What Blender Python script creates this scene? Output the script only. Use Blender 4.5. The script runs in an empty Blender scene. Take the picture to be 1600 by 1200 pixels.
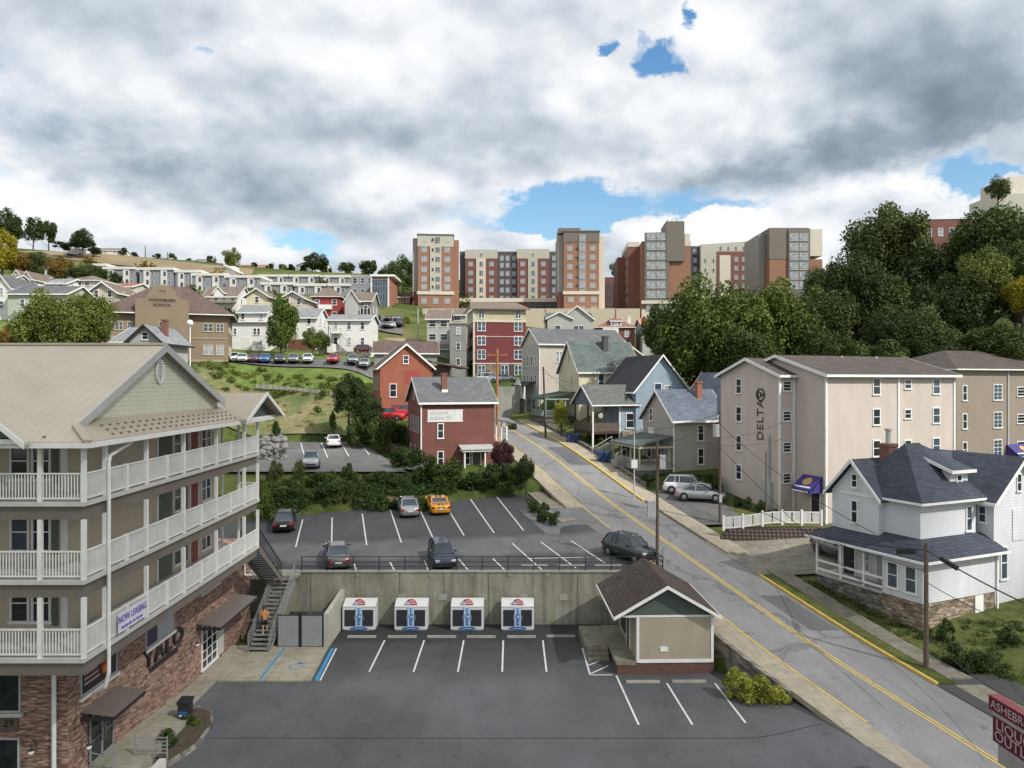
import bpy, math, random
import numpy as np
from mathutils import Vector, Matrix
rnd = random.Random(7)
SC = bpy.context.scene
COL = SC.collection
F = 1150.0; CZ = 16.5; HY = 596.0
def P(px, py, Y):
    return ((px - 800) * Y / F, Y, CZ - (py - HY) * Y / F)
def PX(px, Y): return (px - 800) * Y / F
def PZ(py, Y): return CZ - (py - HY) * Y / F
R = math.radians

# ---------------------------------------------------------------- objects
def link(o): COL.objects.link(o); return o
def tag(o, label=None, cat=None, group=None, kind=None):
    if label: o['label'] = label
    if cat: o['category'] = cat
    if group: o['group'] = group
    if kind: o['kind'] = kind
    return o
def empty(name, loc, rz=0, label=None, cat=None, group=None):
    o = bpy.data.objects.new(name, None); link(o)
    o.location = loc; o.rotation_euler = (0, 0, rz); o.empty_display_size = .5
    return tag(o, label, cat, group)
def obj(name, me, parent=None, loc=(0, 0, 0), rot=(0, 0, 0), scale=(1, 1, 1)):
    o = bpy.data.objects.new(name, me); link(o)
    o.location = loc; o.rotation_euler = rot; o.scale = scale
    if parent: o.parent = parent
    return o
def copy_tree(o, parent=None):
    c = o.copy(); COL.objects.link(c); c.parent = parent
    for ch in list(KIDS.get(o.name, [])) or [x for x in o.children]:
        copy_tree(ch, c)
    return c
KIDS = {}
class MB:
    def __init__(s): s.v = []; s.f = []; s.m = []; s.k = 0
    def add(s, vs, fs):
        n = len(s.v); s.v += [tuple(map(float, p)) for p in vs]
        for f in fs: s.f.append(tuple(n + i for i in f)); s.m.append(s.k)
        return s
    def box(s, x0, y0, z0, x1, y1, z1):
        if x0 > x1: x0, x1 = x1, x0
        if y0 > y1: y0, y1 = y1, y0
        if z0 > z1: z0, z1 = z1, z0
        return s.add([(x0,y0,z0),(x1,y0,z0),(x1,y1,z0),(x0,y1,z0),(x0,y0,z1),(x1,y0,z1),(x1,y1,z1),(x0,y1,z1)],
              [(0,3,2,1),(4,5,6,7),(0,1,5,4),(1,2,6,5),(2,3,7,6),(3,0,4,7)])
    def bar(s, p, q, w, h=None):
        h = h or w; p = Vector(p); q = Vector(q); d = (q - p)
        if d.length < 1e-6: return s
        d.normalize()
        up = Vector((0, 0, 1)) if abs(d.z) < .95 else Vector((0, 1, 0))
        a = d.cross(up).normalized() * (w / 2); b = a.cross(d).normalized() * (h / 2)
        vs = [p - a - b, p + a - b, p + a + b, p - a + b, q - a - b, q + a - b, q + a + b, q - a + b]
        return s.add(vs, [(0,3,2,1),(4,5,6,7),(0,1,5,4),(1,2,6,5),(2,3,7,6),(3,0,4,7)])
    def tube(s, p, q, r, r2=None, n=8, cap=True):
        r2 = r if r2 is None else r2; p = Vector(p); q = Vector(q); d = (q - p).normalized()
        up = Vector((0, 0, 1)) if abs(d.z) < .95 else Vector((0, 1, 0))
        a = d.cross(up).normalized(); b = a.cross(d).normalized()
        vs = []
        for c, rr in ((p, r), (q, r2)):
            for i in range(n):
                t = 2 * math.pi * i / n; vs.append(c + a * (math.cos(t) * rr) + b * (math.sin(t) * rr))
        fs = [(i, (i + 1) % n, n + (i + 1) % n, n + i) for i in range(n)]
        if cap: fs += [tuple(range(n))[::-1], tuple(range(n, 2 * n))]
        return s.add(vs, fs)
    def path(s, pts, r, n=6):
        for a, b in zip(pts, pts[1:]): s.tube(a, b, r, n=n)
        return s
    def slab(s, pts, t):
        n = len(pts); vs = [tuple(p) for p in pts] + [(p[0], p[1], p[2] - t) for p in pts]
        fs = [tuple(range(n)), tuple(range(2 * n - 1, n - 1, -1))] + [(i, n + i, n + (i + 1) % n, (i + 1) % n) for i in range(n)]
        return s.add(vs, fs)
    def ext(s, pts, d):
        n = len(pts); vs = [tuple(p) for p in pts] + [(p[0]+d[0], p[1]+d[1], p[2]+d[2]) for p in pts]
        fs = [tuple(range(n)), tuple(range(2 * n - 1, n - 1, -1))] + [(i, n + i, n + (i + 1) % n, (i + 1) % n) for i in range(n)]
        return s.add(vs, fs)
    def poly(s, pts): return s.add(pts, [tuple(range(len(pts)))])
    def ball(s, c, rx, ry=None, rz=None, n=10, m=6):
        ry = ry or rx; rz = rz or rx; vs = [(c[0], c[1], c[2] + rz)]
        for j in range(1, m):
            t = math.pi * j / m
            for i in range(n):
                a = 2 * math.pi * i / n
                vs.append((c[0] + rx * math.sin(t) * math.cos(a), c[1] + ry * math.sin(t) * math.sin(a), c[2] + rz * math.cos(t)))
        vs.append((c[0], c[1], c[2] - rz)); fs = []
        for i in range(n): fs.append((0, 1 + i, 1 + (i + 1) % n))
        for j in range(m - 2):
            for i in range(n):
                a = 1 + j * n + i; b = 1 + j * n + (i + 1) % n; fs.append((a, a + n, b + n, b))
        L = len(vs) - 1
        for i in range(n): fs.append((L, 1 + (m - 2) * n + (i + 1) % n, 1 + (m - 2) * n + i))
        return s.add(vs, fs)
    def mesh(s, name, mats, off=(0, 0, 0), smooth=False):
        me = bpy.data.meshes.new(name)
        vs = s.v if off == (0, 0, 0) else [(a - off[0], b - off[1], c - off[2]) for a, b, c in s.v]
        me.from_pydata(vs, [], s.f)
        if not isinstance(mats, (list, tuple)): mats = [mats]
        for m in mats: me.materials.append(m)
        if len(mats) > 1: me.polygons.foreach_set('material_index', s.m)
        me.validate(); me.update()
        fixn(me)
        if smooth: me.polygons.foreach_set('use_smooth', [True] * len(me.polygons))
        return me
    def build(s, name, mats, parent=None, world=False, smooth=False, **kw):
        off = (0, 0, 0)
        if world and parent: off = tuple(parent.location)
        return obj(name, s.mesh(name, mats, off, smooth), parent, **kw)
import bmesh
def fixn(me):
    if len(me.polygons) > 20000: return
    bm = bmesh.new(); bm.from_mesh(me); bmesh.ops.recalc_face_normals(bm, faces=bm.faces); bm.to_mesh(me); bm.free()
def thing(name, mb, mats, label, cat, group=None, loc=(0, 0, 0), smooth=False, world=True):
    """single-mesh thing; verts given in world coordinates, origin moved to loc"""
    me = mb.mesh(name, mats, tuple(loc) if world else (0, 0, 0), smooth)
    return tag(obj(name, me, None, loc), label, cat, group)

# ---------------------------------------------------------------- materials
MT = {}
def newmat(name):
    m = bpy.data.materials.new(name); m.use_nodes = True; nt = m.node_tree
    b = nt.nodes['Principled BSDF']; return m, nt, b
def N(nt, t, **kw):
    n = nt.nodes.new(t)
    for k, v in kw.items():
        if k in n.inputs: n.inputs[k].default_value = v
        else: setattr(n, k, v)
    return n
def ramp(nt, fac, stops):
    n = nt.nodes.new('ShaderNodeValToRGB'); e = n.color_ramp.elements
    while len(e) < len(stops): e.new(.5)
    for i, (p, c) in enumerate(stops):
        e[i].position = p; e[i].color = tuple(c) + (1,) if not isinstance(c, float) else (c, c, c, 1)
    nt.links.new(fac, n.inputs[0]); return n.outputs[0]
def mixc(nt, fac, a, b, mode='MIX'):
    n = nt.nodes.new('ShaderNodeMix'); n.data_type = 'RGBA'; n.blend_type = mode
    for i, v in ((0, fac), (6, a), (7, b)):
        if hasattr(v, 'links') or hasattr(v, 'is_linked'): nt.links.new(v, n.inputs[i])
        elif i == 0: n.inputs[0].default_value = v
        else: n.inputs[i].default_value = tuple(v) + (1,) if len(v) == 3 else v
    return n.outputs[2]
def mth(nt, op, a, b=None, c=None, clamp=False):
    n = nt.nodes.new('ShaderNodeMath'); n.operation = op; n.use_clamp = clamp
    for i, v in enumerate((a, b, c)):
        if v is None: continue
        if hasattr(v, 'is_linked'): nt.links.new(v, n.inputs[i])
        else: n.inputs[i].default_value = v
    return n.outputs[0]
def ocoord(nt, geo=False):
    if geo: return nt.nodes.new('ShaderNodeNewGeometry').outputs['Position']
    return nt.nodes.new('ShaderNodeTexCoord').outputs['Object']
def noise(nt, vec, scale, detail=4, rough=.55, out=0, dist=0):
    n = N(nt, 'ShaderNodeTexNoise'); n.inputs['Scale'].default_value = scale; n.inputs['Detail'].default_value = detail
    n.inputs['Roughness'].default_value = rough; n.inputs['Distortion'].default_value = dist
    nt.links.new(vec, n.inputs['Vector']); return n.outputs[out]
def bump(nt, b, h, dist=.02, st=1.0):
    n = N(nt, 'ShaderNodeBump'); n.inputs['Strength'].default_value = st; n.inputs['Distance'].default_value = dist
    nt.links.new(h, n.inputs['Height']); nt.links.new(n.outputs[0], b.inputs['Normal'])
def plain(name, col, rough=.6, var=.12, sc=1.5, met=0, spec=.4, geo=False, bmp=0):
    if name in MT: return MT[name]
    m, nt, b = newmat(name); v = ocoord(nt, geo)
    n1 = noise(nt, v, sc, 5, .65)
    r = ramp(nt, n1, [(.25, (1 - var * 1.6,) * 3), (.75, (1 + var * .6,) * 3)])
    c = mixc(nt, 1.0, col, r, 'MULTIPLY')
    nt.links.new(c, b.inputs['Base Color'])
    b.inputs['Roughness'].default_value = rough; b.inputs['Metallic'].default_value = met
    b.inputs['Specular IOR Level'].default_value = spec
    if bmp: bump(nt, b, noise(nt, v, sc * 12, 3), bmp)
    MT[name] = m; return m
def siding(name, col, pitch=.2, line=.35, rough=.55, var=.08, vert=False):
    m, nt, b = newmat(name); v = ocoord(nt)
    sp = N(nt, 'ShaderNodeSeparateXYZ'); nt.links.new(v, sp.inputs[0])
    ax = mth(nt, 'ADD', sp.outputs[0], sp.outputs[1]) if vert else sp.outputs[2]
    fr = mth(nt, 'FRACT', mth(nt, 'DIVIDE', ax, pitch))
    l = ramp(nt, fr, [(0.0, (1 - line,) * 3), (.16, (1, 1, 1)), (1.0, (1.0,) * 3)])
    st = N(nt, 'ShaderNodeCombineXYZ'); nt.links.new(sp.outputs[0], st.inputs[0]); nt.links.new(sp.outputs[1], st.inputs[1])
    nt.links.new(mth(nt, 'MULTIPLY', sp.outputs[2], .25), st.inputs[2])
    n1 = ramp(nt, noise(nt, st.outputs[0], .9, 6, .65), [(.25, (1 - var * 1.8,) * 3), (.7, (1 + var * .5,) * 3)])
    c = mixc(nt, 1.0, mixc(nt, 1.0, col, l, 'MULTIPLY'), n1, 'MULTIPLY')
    nt.links.new(c, b.inputs['Base Color']); b.inputs['Roughness'].default_value = rough
    b.inputs['Specular IOR Level'].default_value = .3
    bump(nt, b, fr, .015); MT[name] = m; return m
def brick(name, c1, c2, mortar, bw=.22, bh=.075, rough=.8, big=.25):
    m, nt, b = newmat(name); v = ocoord(nt)
    sp = N(nt, 'ShaderNodeSeparateXYZ'); nt.links.new(v, sp.inputs[0])
    cb = N(nt, 'ShaderNodeCombineXYZ'); nt.links.new(mth(nt, 'ADD', sp.outputs[0], sp.outputs[1]), cb.inputs[0]); nt.links.new(sp.outputs[2], cb.inputs[1])
    t = N(nt, 'ShaderNodeTexBrick'); nt.links.new(cb.outputs[0], t.inputs['Vector'])
    t.inputs['Scale'].default_value = 1; t.inputs['Brick Width'].default_value = bw; t.inputs['Row Height'].default_value = bh
    t.inputs['Mortar Size'].default_value = bh * .11; t.inputs['Color1'].default_value = (*c1, 1); t.inputs['Color2'].default_value = (*c2, 1)
    t.inputs['Mortar'].default_value = (*mortar, 1); t.inputs['Bias'].default_value = -.1
    n1 = ramp(nt, noise(nt, v, .5, 6, .7), [(.25, (1 - big,) * 3), (.75, (1 + big * .5,) * 3)])
    nt.links.new(mixc(nt, 1.0, t.outputs[0], n1, 'MULTIPLY'), b.inputs['Base Color'])
    b.inputs['Roughness'].default_value = rough; bump(nt, b, t.outputs[1], -.01)
    MT[name] = m; return m
def stone(name, cols, sc=(2.2, 6), rough=.85, bd=.05):
    m, nt, b = newmat(name); v = ocoord(nt)
    sp = N(nt, 'ShaderNodeSeparateXYZ'); nt.links.new(v, sp.inputs[0])
    cb = N(nt, 'ShaderNodeCombineXYZ')
    nt.links.new(mth(nt, 'MULTIPLY', mth(nt, 'ADD', sp.outputs[0], sp.outputs[1]), sc[0]), cb.inputs[0])
    nt.links.new(mth(nt, 'MULTIPLY', sp.outputs[2], sc[1]), cb.inputs[1])
    t = N(nt, 'ShaderNodeTexVoronoi'); t.distance = 'CHEBYCHEV'; t.inputs['Scale'].default_value = 1; nt.links.new(cb.outputs[0], t.inputs['Vector'])
    g = N(nt, 'ShaderNodeSeparateColor'); nt.links.new(t.outputs['Color'], g.inputs[0])
    k = len(cols); c = ramp(nt, g.outputs[0], [(i / (k - 1), cc) for i, cc in enumerate(cols)])
    e = ramp(nt, t.outputs['Distance'], [(.3, (1.05,) * 3), (.62, (.45,) * 3)])
    n1 = ramp(nt, noise(nt, v, .5, 6, .7), [(.25, (.75,) * 3), (.75, (1.12,) * 3)])
    nt.links.new(mixc(nt, 1.0, mixc(nt, 1.0, c, e, 'MULTIPLY'), n1, 'MULTIPLY'), b.inputs['Base Color'])
    b.inputs['Roughness'].default_value = rough; bump(nt, b, t.outputs['Distance'], -bd)
    MT[name] = m; return m
def shingle(name, col, var=.3, row=.22):
    m, nt, b = newmat(name); v = ocoord(nt)
    sp = N(nt, 'ShaderNodeSeparateXYZ'); nt.links.new(v, sp.inputs[0])
    cb = N(nt, 'ShaderNodeCombineXYZ'); nt.links.new(mth(nt, 'ADD', sp.outputs[0], sp.outputs[1]), cb.inputs[0]); nt.links.new(mth(nt, 'MULTIPLY', sp.outputs[2], 1.6), cb.inputs[1])
    t = N(nt, 'ShaderNodeTexBrick'); nt.links.new(cb.outputs[0], t.inputs['Vector']); t.inputs['Scale'].default_value = 1
    t.inputs['Brick Width'].default_value = .45; t.inputs['Row Height'].default_value = row; t.inputs['Mortar Size'].default_value = .012
    t.inputs['Color1'].default_value = (.8, .8, .8, 1); t.inputs['Color2'].default_value = (1.15, 1.15, 1.15, 1); t.inputs['Mortar'].default_value = (.55, .55, .55, 1)
    n1 = ramp(nt, noise(nt, v, .35, 6, .7), [(.25, (1 - var,) * 3), (.75, (1 + var * .6,) * 3)])
    n2 = ramp(nt, noise(nt, v, 5, 4, .8), [(.3, (.85,) * 3), (.7, (1.15,) * 3)])
    c = mixc(nt, 1.0, mixc(nt, 1.0, mixc(nt, 1.0, col, t.outputs[0], 'MULTIPLY'), n1, 'MULTIPLY'), n2, 'MULTIPLY')
    nt.links.new(c, b.inputs['Base Color']); b.inputs['Roughness'].default_value = .85; b.inputs['Specular IOR Level'].default_value = .25
    bump(nt, b, t.outputs[1], -.01); MT[name] = m; return m
def ribbed(name, col, axis=0, pitch=.4, rough=.45):
    m, nt, b = newmat(name); v = ocoord(nt)
    sp = N(nt, 'ShaderNodeSeparateXYZ'); nt.links.new(v, sp.inputs[0])
    fr = mth(nt, 'FRACT', mth(nt, 'DIVIDE', sp.outputs[axis], pitch))
    l = ramp(nt, fr, [(0, (.74,) * 3), (.1, (1.04,) * 3), (.18, (1, 1, 1)), (1, (1, 1, 1))])
    n1 = ramp(nt, noise(nt, v, .5, 7, .7), [(.3, (.88,) * 3), (.7, (1.05,) * 3)])
    nt.links.new(mixc(nt, 1.0, mixc(nt, 1.0, col, l, 'MULTIPLY'), n1, 'MULTIPLY'), b.inputs['Base Color'])
    b.inputs['Roughness'].default_value = rough; bump(nt, b, l, .02); MT[name] = m; return m
def asphalt(name, col, crack=.5, stain=.3, tint=(1, 1, 1), crs=.12, zones=None):
    m, nt, b = newmat(name); v = ocoord(nt, True)
    n1 = ramp(nt, noise(nt, v, .09, 7, .62), [(.3, (1 - stain,) * 3), (.7, (1 + stain,) * 3)])
    n2 = ramp(nt, noise(nt, v, 9, 4, .8), [(.3, (.85,) * 3), (.7, (1.15,) * 3)])
    mp = N(nt, 'ShaderNodeMapping'); mp.inputs['Scale'].default_value = (1.0, .28, 1); mp.inputs['Rotation'].default_value = (0, 0, .3); nt.links.new(v, mp.inputs[0])
    n3 = ramp(nt, noise(nt, mp.outputs[0], .7, 5, .6), [(.3, (.87,) * 3), (.7, (1.1,) * 3)])
    vo = N(nt, 'ShaderNodeTexVoronoi'); vo.feature = 'DISTANCE_TO_EDGE'; vo.inputs['Scale'].default_value = crs
    wv = N(nt, 'ShaderNodeVectorMath'); wv.operation = 'ADD'; nt.links.new(v, wv.inputs[0])
    nn = N(nt, 'ShaderNodeVectorMath'); nn.operation = 'SCALE'; nn.inputs['Scale'].default_value = 2.2; nt.links.new(noise(nt, v, .6, 5, .6, 1), nn.inputs[0]); nt.links.new(nn.outputs[0], wv.inputs[1])
    nt.links.new(wv.outputs[0], vo.inputs['Vector'])
    cr = ramp(nt, vo.outputs[0], [(0, (1 - crack,) * 3), (.012, (1, 1, 1)), (1, (1, 1, 1))])
    st = ramp(nt, noise(nt, v, 1.0, 4, .6), [(.0, (.5,) * 3), (.28, (.68,) * 3), (.37, (1, 1, 1)), (1, (1, 1, 1))])
    c = col
    for x in (n1, n2, n3, cr, st): c = mixc(nt, 1.0, c, x, 'MULTIPLY')
    if zones:
        # fresh sealer in the bays against the worn driving lanes: bands across Y with ragged edges
        sp = N(nt, 'ShaderNodeSeparateXYZ'); nt.links.new(v, sp.inputs[0])
        yy = mth(nt, 'ADD', mth(nt, 'ADD', sp.outputs[1], mth(nt, 'MULTIPLY', sp.outputs[0], zones[0])), mth(nt, 'MULTIPLY', mth(nt, 'SUBTRACT', noise(nt, v, .35, 6, .65), .5), 3.0))
        lo, hi = zones[1], zones[2]; q = mth(nt, 'DIVIDE', mth(nt, 'SUBTRACT', yy, lo), hi - lo, clamp=True)
        c = mixc(nt, 1.0, c, ramp(nt, q, [(p, (k,) * 3) for p, k in zones[3]]), 'MULTIPLY')
    nt.links.new(c, b.inputs['Base Color']); b.inputs['Roughness'].default_value = .8; b.inputs['Specular IOR Level'].default_value = .3
    bump(nt, b, noise(nt, v, 30, 3), .006); MT[name] = m; return m
def concrete(name, col, streak=.35, joints=0, geo=True, sc=1.0):
    m, nt, b = newmat(name); v = ocoord(nt, geo)
    mp = N(nt, 'ShaderNodeMapping'); mp.inputs['Scale'].default_value = (1.2, 1.2, .12); nt.links.new(v, mp.inputs[0])
    s1 = ramp(nt, noise(nt, mp.outputs[0], 1.6 * sc, 7, .7), [(.3, (1 - streak,) * 3), (.62, (1.06,) * 3)])
    s2 = ramp(nt, noise(nt, v, .45 * sc, 6, .7), [(.3, (1 - streak * .8,) * 3), (.7, (1.1,) * 3)])
    gr = ramp(nt, noise(nt, v, .8 * sc, 4, .6), [(.4, (1, 1, 1)), (.75, (.86, .93, .78))])
    c = col
    for x in (s1, s2, gr): c = mixc(nt, 1.0, c, x, 'MULTIPLY')
    if joints:
        sp = N(nt, 'ShaderNodeSeparateXYZ'); nt.links.new(v, sp.inputs[0])
        for ax in (0, 1):
            fr = mth(nt, 'FRACT', mth(nt, 'DIVIDE', sp.outputs[ax], joints))
            c = mixc(nt, 1.0, c, ramp(nt, fr, [(0, (.6,) * 3), (.03, (1, 1, 1)), (1, (1, 1, 1))]), 'MULTIPLY')
    nt.links.new(c, b.inputs['Base Color']); b.inputs['Roughness'].default_value = .85; b.inputs['Specular IOR Level'].default_value = .25
    bump(nt, b, noise(nt, v, 14, 4), .006); MT[name] = m; return m
def paintm(name, col, wear=.5):
    m, nt, b = newmat(name); v = ocoord(nt, True)
    w = ramp(nt, noise(nt, v, 2.5, 6, .75), [(.3, (1 - wear,) * 3), (.5, (1, 1, 1))])
    nt.links.new(mixc(nt, 1.0, col, w, 'MULTIPLY'), b.inputs['Base Color']); b.inputs['Roughness'].default_value = .7
    MT[name] = m; return m
def glass(name, col=(.02, .025, .03), rough=.08, spec=.6):
    m, nt, b = newmat(name); v = ocoord(nt)
    n1 = ramp(nt, noise(nt, v, .9, 3, .5), [(.3, (.5,) * 3), (.7, (1.5,) * 3)])
    nt.links.new(mixc(nt, 1.0, col, n1, 'MULTIPLY'), b.inputs['Base Color']); b.inputs['Roughness'].default_value = rough
    b.inputs['Specular IOR Level'].default_value = spec; MT[name] = m; return m
def carpaint(name, col, met=.5):
    m, nt, b = newmat(name); b.inputs['Base Color'].default_value = (*col, 1); b.inputs['Metallic'].default_value = met
    b.inputs['Roughness'].default_value = .32; b.inputs['Coat Weight'].default_value = .8; b.inputs['Coat Roughness'].default_value = .06
    v = ocoord(nt); n1 = ramp(nt, noise(nt, v, 3, 4, .6), [(.3, (.9,) * 3), (.7, (1.04,) * 3)])
    nt.links.new(mixc(nt, 1.0, col, n1, 'MULTIPLY'), b.inputs['Base Color']); MT[name] = m; return m

white = plain('white_trim', (.78, .78, .75), .5, .1)
grayw = plain('gray_trim', (.42, .43, .42), .55, .1)
dark = plain('dark_metal', (.025, .025, .027), .5, .1)
steel = plain('galvanised_steel', (.33, .34, .34), .45, .15, met=.3)
wood_pole = plain('weathered_pole', (.13, .1, .075), .85, .3, 3)
pole_orange = plain('brown_pole', (.36, .17, .07), .8, .2, 3)
glassd = glass('window_glass'); glassb = glass('window_glass_blue', (.05, .08, .11)); glassl = glass('window_blind', (.3, .33, .35), .25)
GL = [glassd, glassd, glassd, glassb, glassl]
cglass = glass('car_glass', (.03, .045, .055), .05, .8)
tyre_m = plain('tyre_rubber', (.015, .015, .016), .8, .1)
rim_m = plain('wheel_rim', (.35, .36, .37), .35, .05, met=.7)
lamp_red = plain('tail_lamp', (.4, .01, .01), .25, .1); lamp_clear = plain('head_lamp', (.6, .62, .65), .15, .1)
whitep = paintm('white_paint', (.62, .62, .6), .35); yellowp = paintm('yellow_paint', (.6, .42, .09), .35); bluep = paintm('blue_paint', (.03, .26, .52), .35)

# ---------------------------------------------------------------- windows / doors
WC = {}
def win_mesh(w, h, kind, fm, gm):
    key = (round(w, 2), round(h, 2), kind, fm.name, gm.name)
    if key in WC: return WC[key]
    a = MB(); t = .09 if w > .5 else .06; d0, d1 = -.07, .02
    a.box(-w/2, d0, 0, -w/2+t, d1, h); a.box(w/2-t, d0, 0, w/2, d1, h)
    a.box(-w/2+t, d0, h-t, w/2-t, d1, h); a.box(-w/2-.05, d0-.05, -.06, w/2+.05, d1, t*.8)
    m = .055
    if kind in ('dh', 'pair', 'grid'): a.box(-w/2+t, d0+.01, h/2-m/2, w/2-t, d1, h/2+m/2)
    if kind == 'pair': a.box(-.06, d0, t*.8, .06, d1, h-t)
    if kind == 'grid':
        a.box(-m/2, d0+.015, t*.8, m/2, d1, h-t)
        a.box(-w/2+t, d0+.02, h*.25-.015, w/2-t, d1, h*.25+.015)
        a.box(-w/2+t, d0+.02, h*.75-.015, w/2-t, d1, h*.75+.015)
    if kind == 'slat': 
        for k in range(1, 3): a.box(-w/2+t, d0+.01, h*k/3-m/2, w/2-t, d1, h*k/3+m/2)
    if kind == 'garage':
        for k in range(1, 5): a.box(-w/2+t, d0+.01, h*k/5-.03, w/2-t, d1, h*k/5+.03)
        for k in range(1, 3): a.box(-w/2+w*k/3-.03, d0+.015, 0, -w/2+w*k/3+.03, d1, h)
    g = MB(); g.poly([(-w/2+.02, -.02, .02), (w/2-.02, -.02, .02), (w/2-.02, -.02, h-.02), (-w/2+.02, -.02, h-.02)])
    WC[key] = (a.mesh('window', fm), g.mesh('pane', gm)); return WC[key]
def face_tf(face, s, z, W, D):
    if face == 'F': return (s, 0, z), 0
    if face == 'B': return (s, D, z), math.pi
    if face == 'L': return (0, s, z), -math.pi / 2
    return (W, s, z), math.pi / 2
def win(root, face, s, z, w, h, W=0, D=0, kind='dh', fm=None, gm=None, name='window', off=0):
    fm = fm or white; gm = gm or rnd.choice(GL)
    a, g = win_mesh(w, h, kind, fm, gm)
    loc, rz = face_tf(face, s, z, W, D)
    if off: loc = (loc[0] - (off if face == 'L' else -off if face == 'R' else 0), loc[1] - (off if face == 'F' else 0), loc[2])
    o = obj(name, a, root, loc, (0, 0, rz)); obj('pane', g, o); return o
def door(root, face, s, z, w=.95, h=2.1, W=0, D=0, col=None, fm=None, off=0):
    fm = fm or white; col = col or dark
    key = ('door', w, h, fm.name, col.name)
    if key not in WC:
        a = MB(); a.box(-w/2-.1, -.07, 0, -w/2, .02, h+.1); a.box(w/2, -.07, 0, w/2+.1, .02, h+.1); a.box(-w/2, -.07, h, w/2, .02, h+.1)
        p = MB(); p.box(-w/2, -.04, .02, w/2, .01, h); p.box(-w*.3, -.055, h*.12, w*.3, -.04, h*.42); p.box(-w*.3, -.055, h*.55, w*.3, -.04, h*.9)
        k = MB(); k.ball((w*.38, -.08, h*.48), .045)
        WC[key] = (a.mesh('door', fm), p.mesh('door_panel', col), k.mesh('knob', steel))
    a, p, k = WC[key]; loc, rz = face_tf(face, s, z, W, D)
    if off: loc = (loc[0] - (off if face == 'L' else -off if face == 'R' else 0), loc[1] - (off if face == 'F' else 0), loc[2])
    o = obj('door', a, root, loc, (0, 0, rz)); obj('door_panel', p, o); obj('knob', k, o); return o

# ---------------------------------------------------------------- houses: local frame u right, v away, z up
def gable_parts(root, u0, v0, u1, v1, z0, H, rise, along, wallm, roofm, oh=.35, t=.16, fascia=None, z1=None, wname='wall', rname='roof', zf=None, gablem=None, skip_wall=False):
    """body box u0..u1 x v0..v1 from z0 to H with a gable roof, ridge along 'u' or 'v' """
    fascia = fascia or white; w = MB(); r = MB(); fa = MB()
    if along == 'v':
        um = (u0 + u1) / 2; pr = [(u0, v0, z0), (u1, v0, z0), (u1, v0, H), (um, v0, H + rise), (u0, v0, H)]
        if not skip_wall: w.ext(pr, (0, v1 - v0, 0))
        hw = (u1 - u0) / 2; sl = rise / hw; e = .02
        a, b = v0 - oh, v1 + oh
        for sg in (-1, 1):
            ue = um + sg * (hw + oh); ze = H - sl * oh
            r.slab([(um, a, H + rise + t), (ue, a, ze + t), (ue, b, ze + t), (um, b, H + rise + t)], t - e)
            for vv in (a - .03, b):
                fa.ext([(um, vv, H + rise + t + .03), (ue, vv, ze + t + .03), (ue, vv, ze - .1), (um, vv, H + rise - .1)], (0, .03, 0))
            fa.box(ue if sg > 0 else ue - .12, a, ze - .08, ue + .12 if sg > 0 else ue, b, ze + t - .02)
    else:
        vm = (v0 + v1) / 2; pr = [(u0, v0, z0), (u0, v1, z0), (u0, v1, H), (u0, vm, H + rise), (u0, v0, H)]
        if not skip_wall: w.ext(pr, (u1 - u0, 0, 0))
        hw = (v1 - v0) / 2; sl = rise / hw; e = .02; a, b = u0 - oh, u1 + oh
        for sg in (-1, 1):
            ve = vm + sg * (hw + oh); ze = H - sl * oh
            r.slab([(a, vm, H + rise + t), (a, ve, ze + t), (b, ve, ze + t), (b, vm, H + rise + t)], t - e)
            for uu in (a - .03, b):
                fa.ext([(uu, vm, H + rise + t + .03), (uu, ve, ze + t + .03), (uu, ve, ze - .1), (uu, vm, H + rise - .1)], (.03, 0, 0))
            fa.box(a, ve if sg > 0 else ve - .12, ze - .08, b, ve + .12 if sg > 0 else ve, ze + t - .02)
    wo = None
    if not skip_wall: wo = w.build(wname, wallm, root)
    ro = r.build(rname, roofm, root); fa.build('fascia', fascia, root)
    return wo, ro
def hip_parts(root, u0, v0, u1, v1, z0, H, rise, wallm, roofm, oh=.4, ridge=None, fascia=None, skip_wall=False):
    fascia = fascia or white; w = MB(); r = MB(); fa = MB()
    if not skip_wall: w.box(u0, v0, z0, u1, v1, H); w.build('wall', wallm, root)
    a0, b0, a1, b1 = u0 - oh, v0 - oh, u1 + oh, v1 + oh
    du, dv = a1 - a0, b1 - b0
    if ridge is None: ridge = max(0.2, abs(du - dv)) / 2
    um, vm = (a0 + a1) / 2, (b0 + b1) / 2
    if du >= dv: p, q = (um - ridge, vm, H + rise), (um + ridge, vm, H + rise)
    else: p, q = (um, vm - ridge, H + rise), (um, vm + ridge, H + rise)
    c = [(a0, b0, H), (a1, b0, H), (a1, b1, H), (a0, b1, H)]; base = [(x, y, H - .14) for x, y, _ in c]
    vs = c + [p, q] + base
    if du >= dv: fs = [(0, 1, 5, 4), (1, 2, 5), (2, 3, 4, 5), (3, 0, 4)]
    else: fs = [(0, 1, 4), (1, 2, 5, 4), (2, 3, 5), (3, 0, 4, 5)]
    fs += [(0, 6, 7, 1), (1, 7, 8, 2), (2, 8, 9, 3), (3, 9, 6, 0), (9, 8, 7, 6)]
    r.add(vs, fs); ro = r.build('roof', roofm, root)
    g = .1
    fa.box(a0 - g, b0 - g, H - .16, a1 + g, b0 - .005, H - .02); fa.box(a0 - g, b1 + .005, H - .16, a1 + g, b1 + g, H - .02)
    fa.box(a0 - g, b0 - .003, H - .16, a0 - .005, b1 + .003, H - .02); fa.box(a1 + .005, b0 - .003, H - .16, a1 + g, b1 + .003, H - .02)
    fa.build('gutter', fascia, root); return ro
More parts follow.
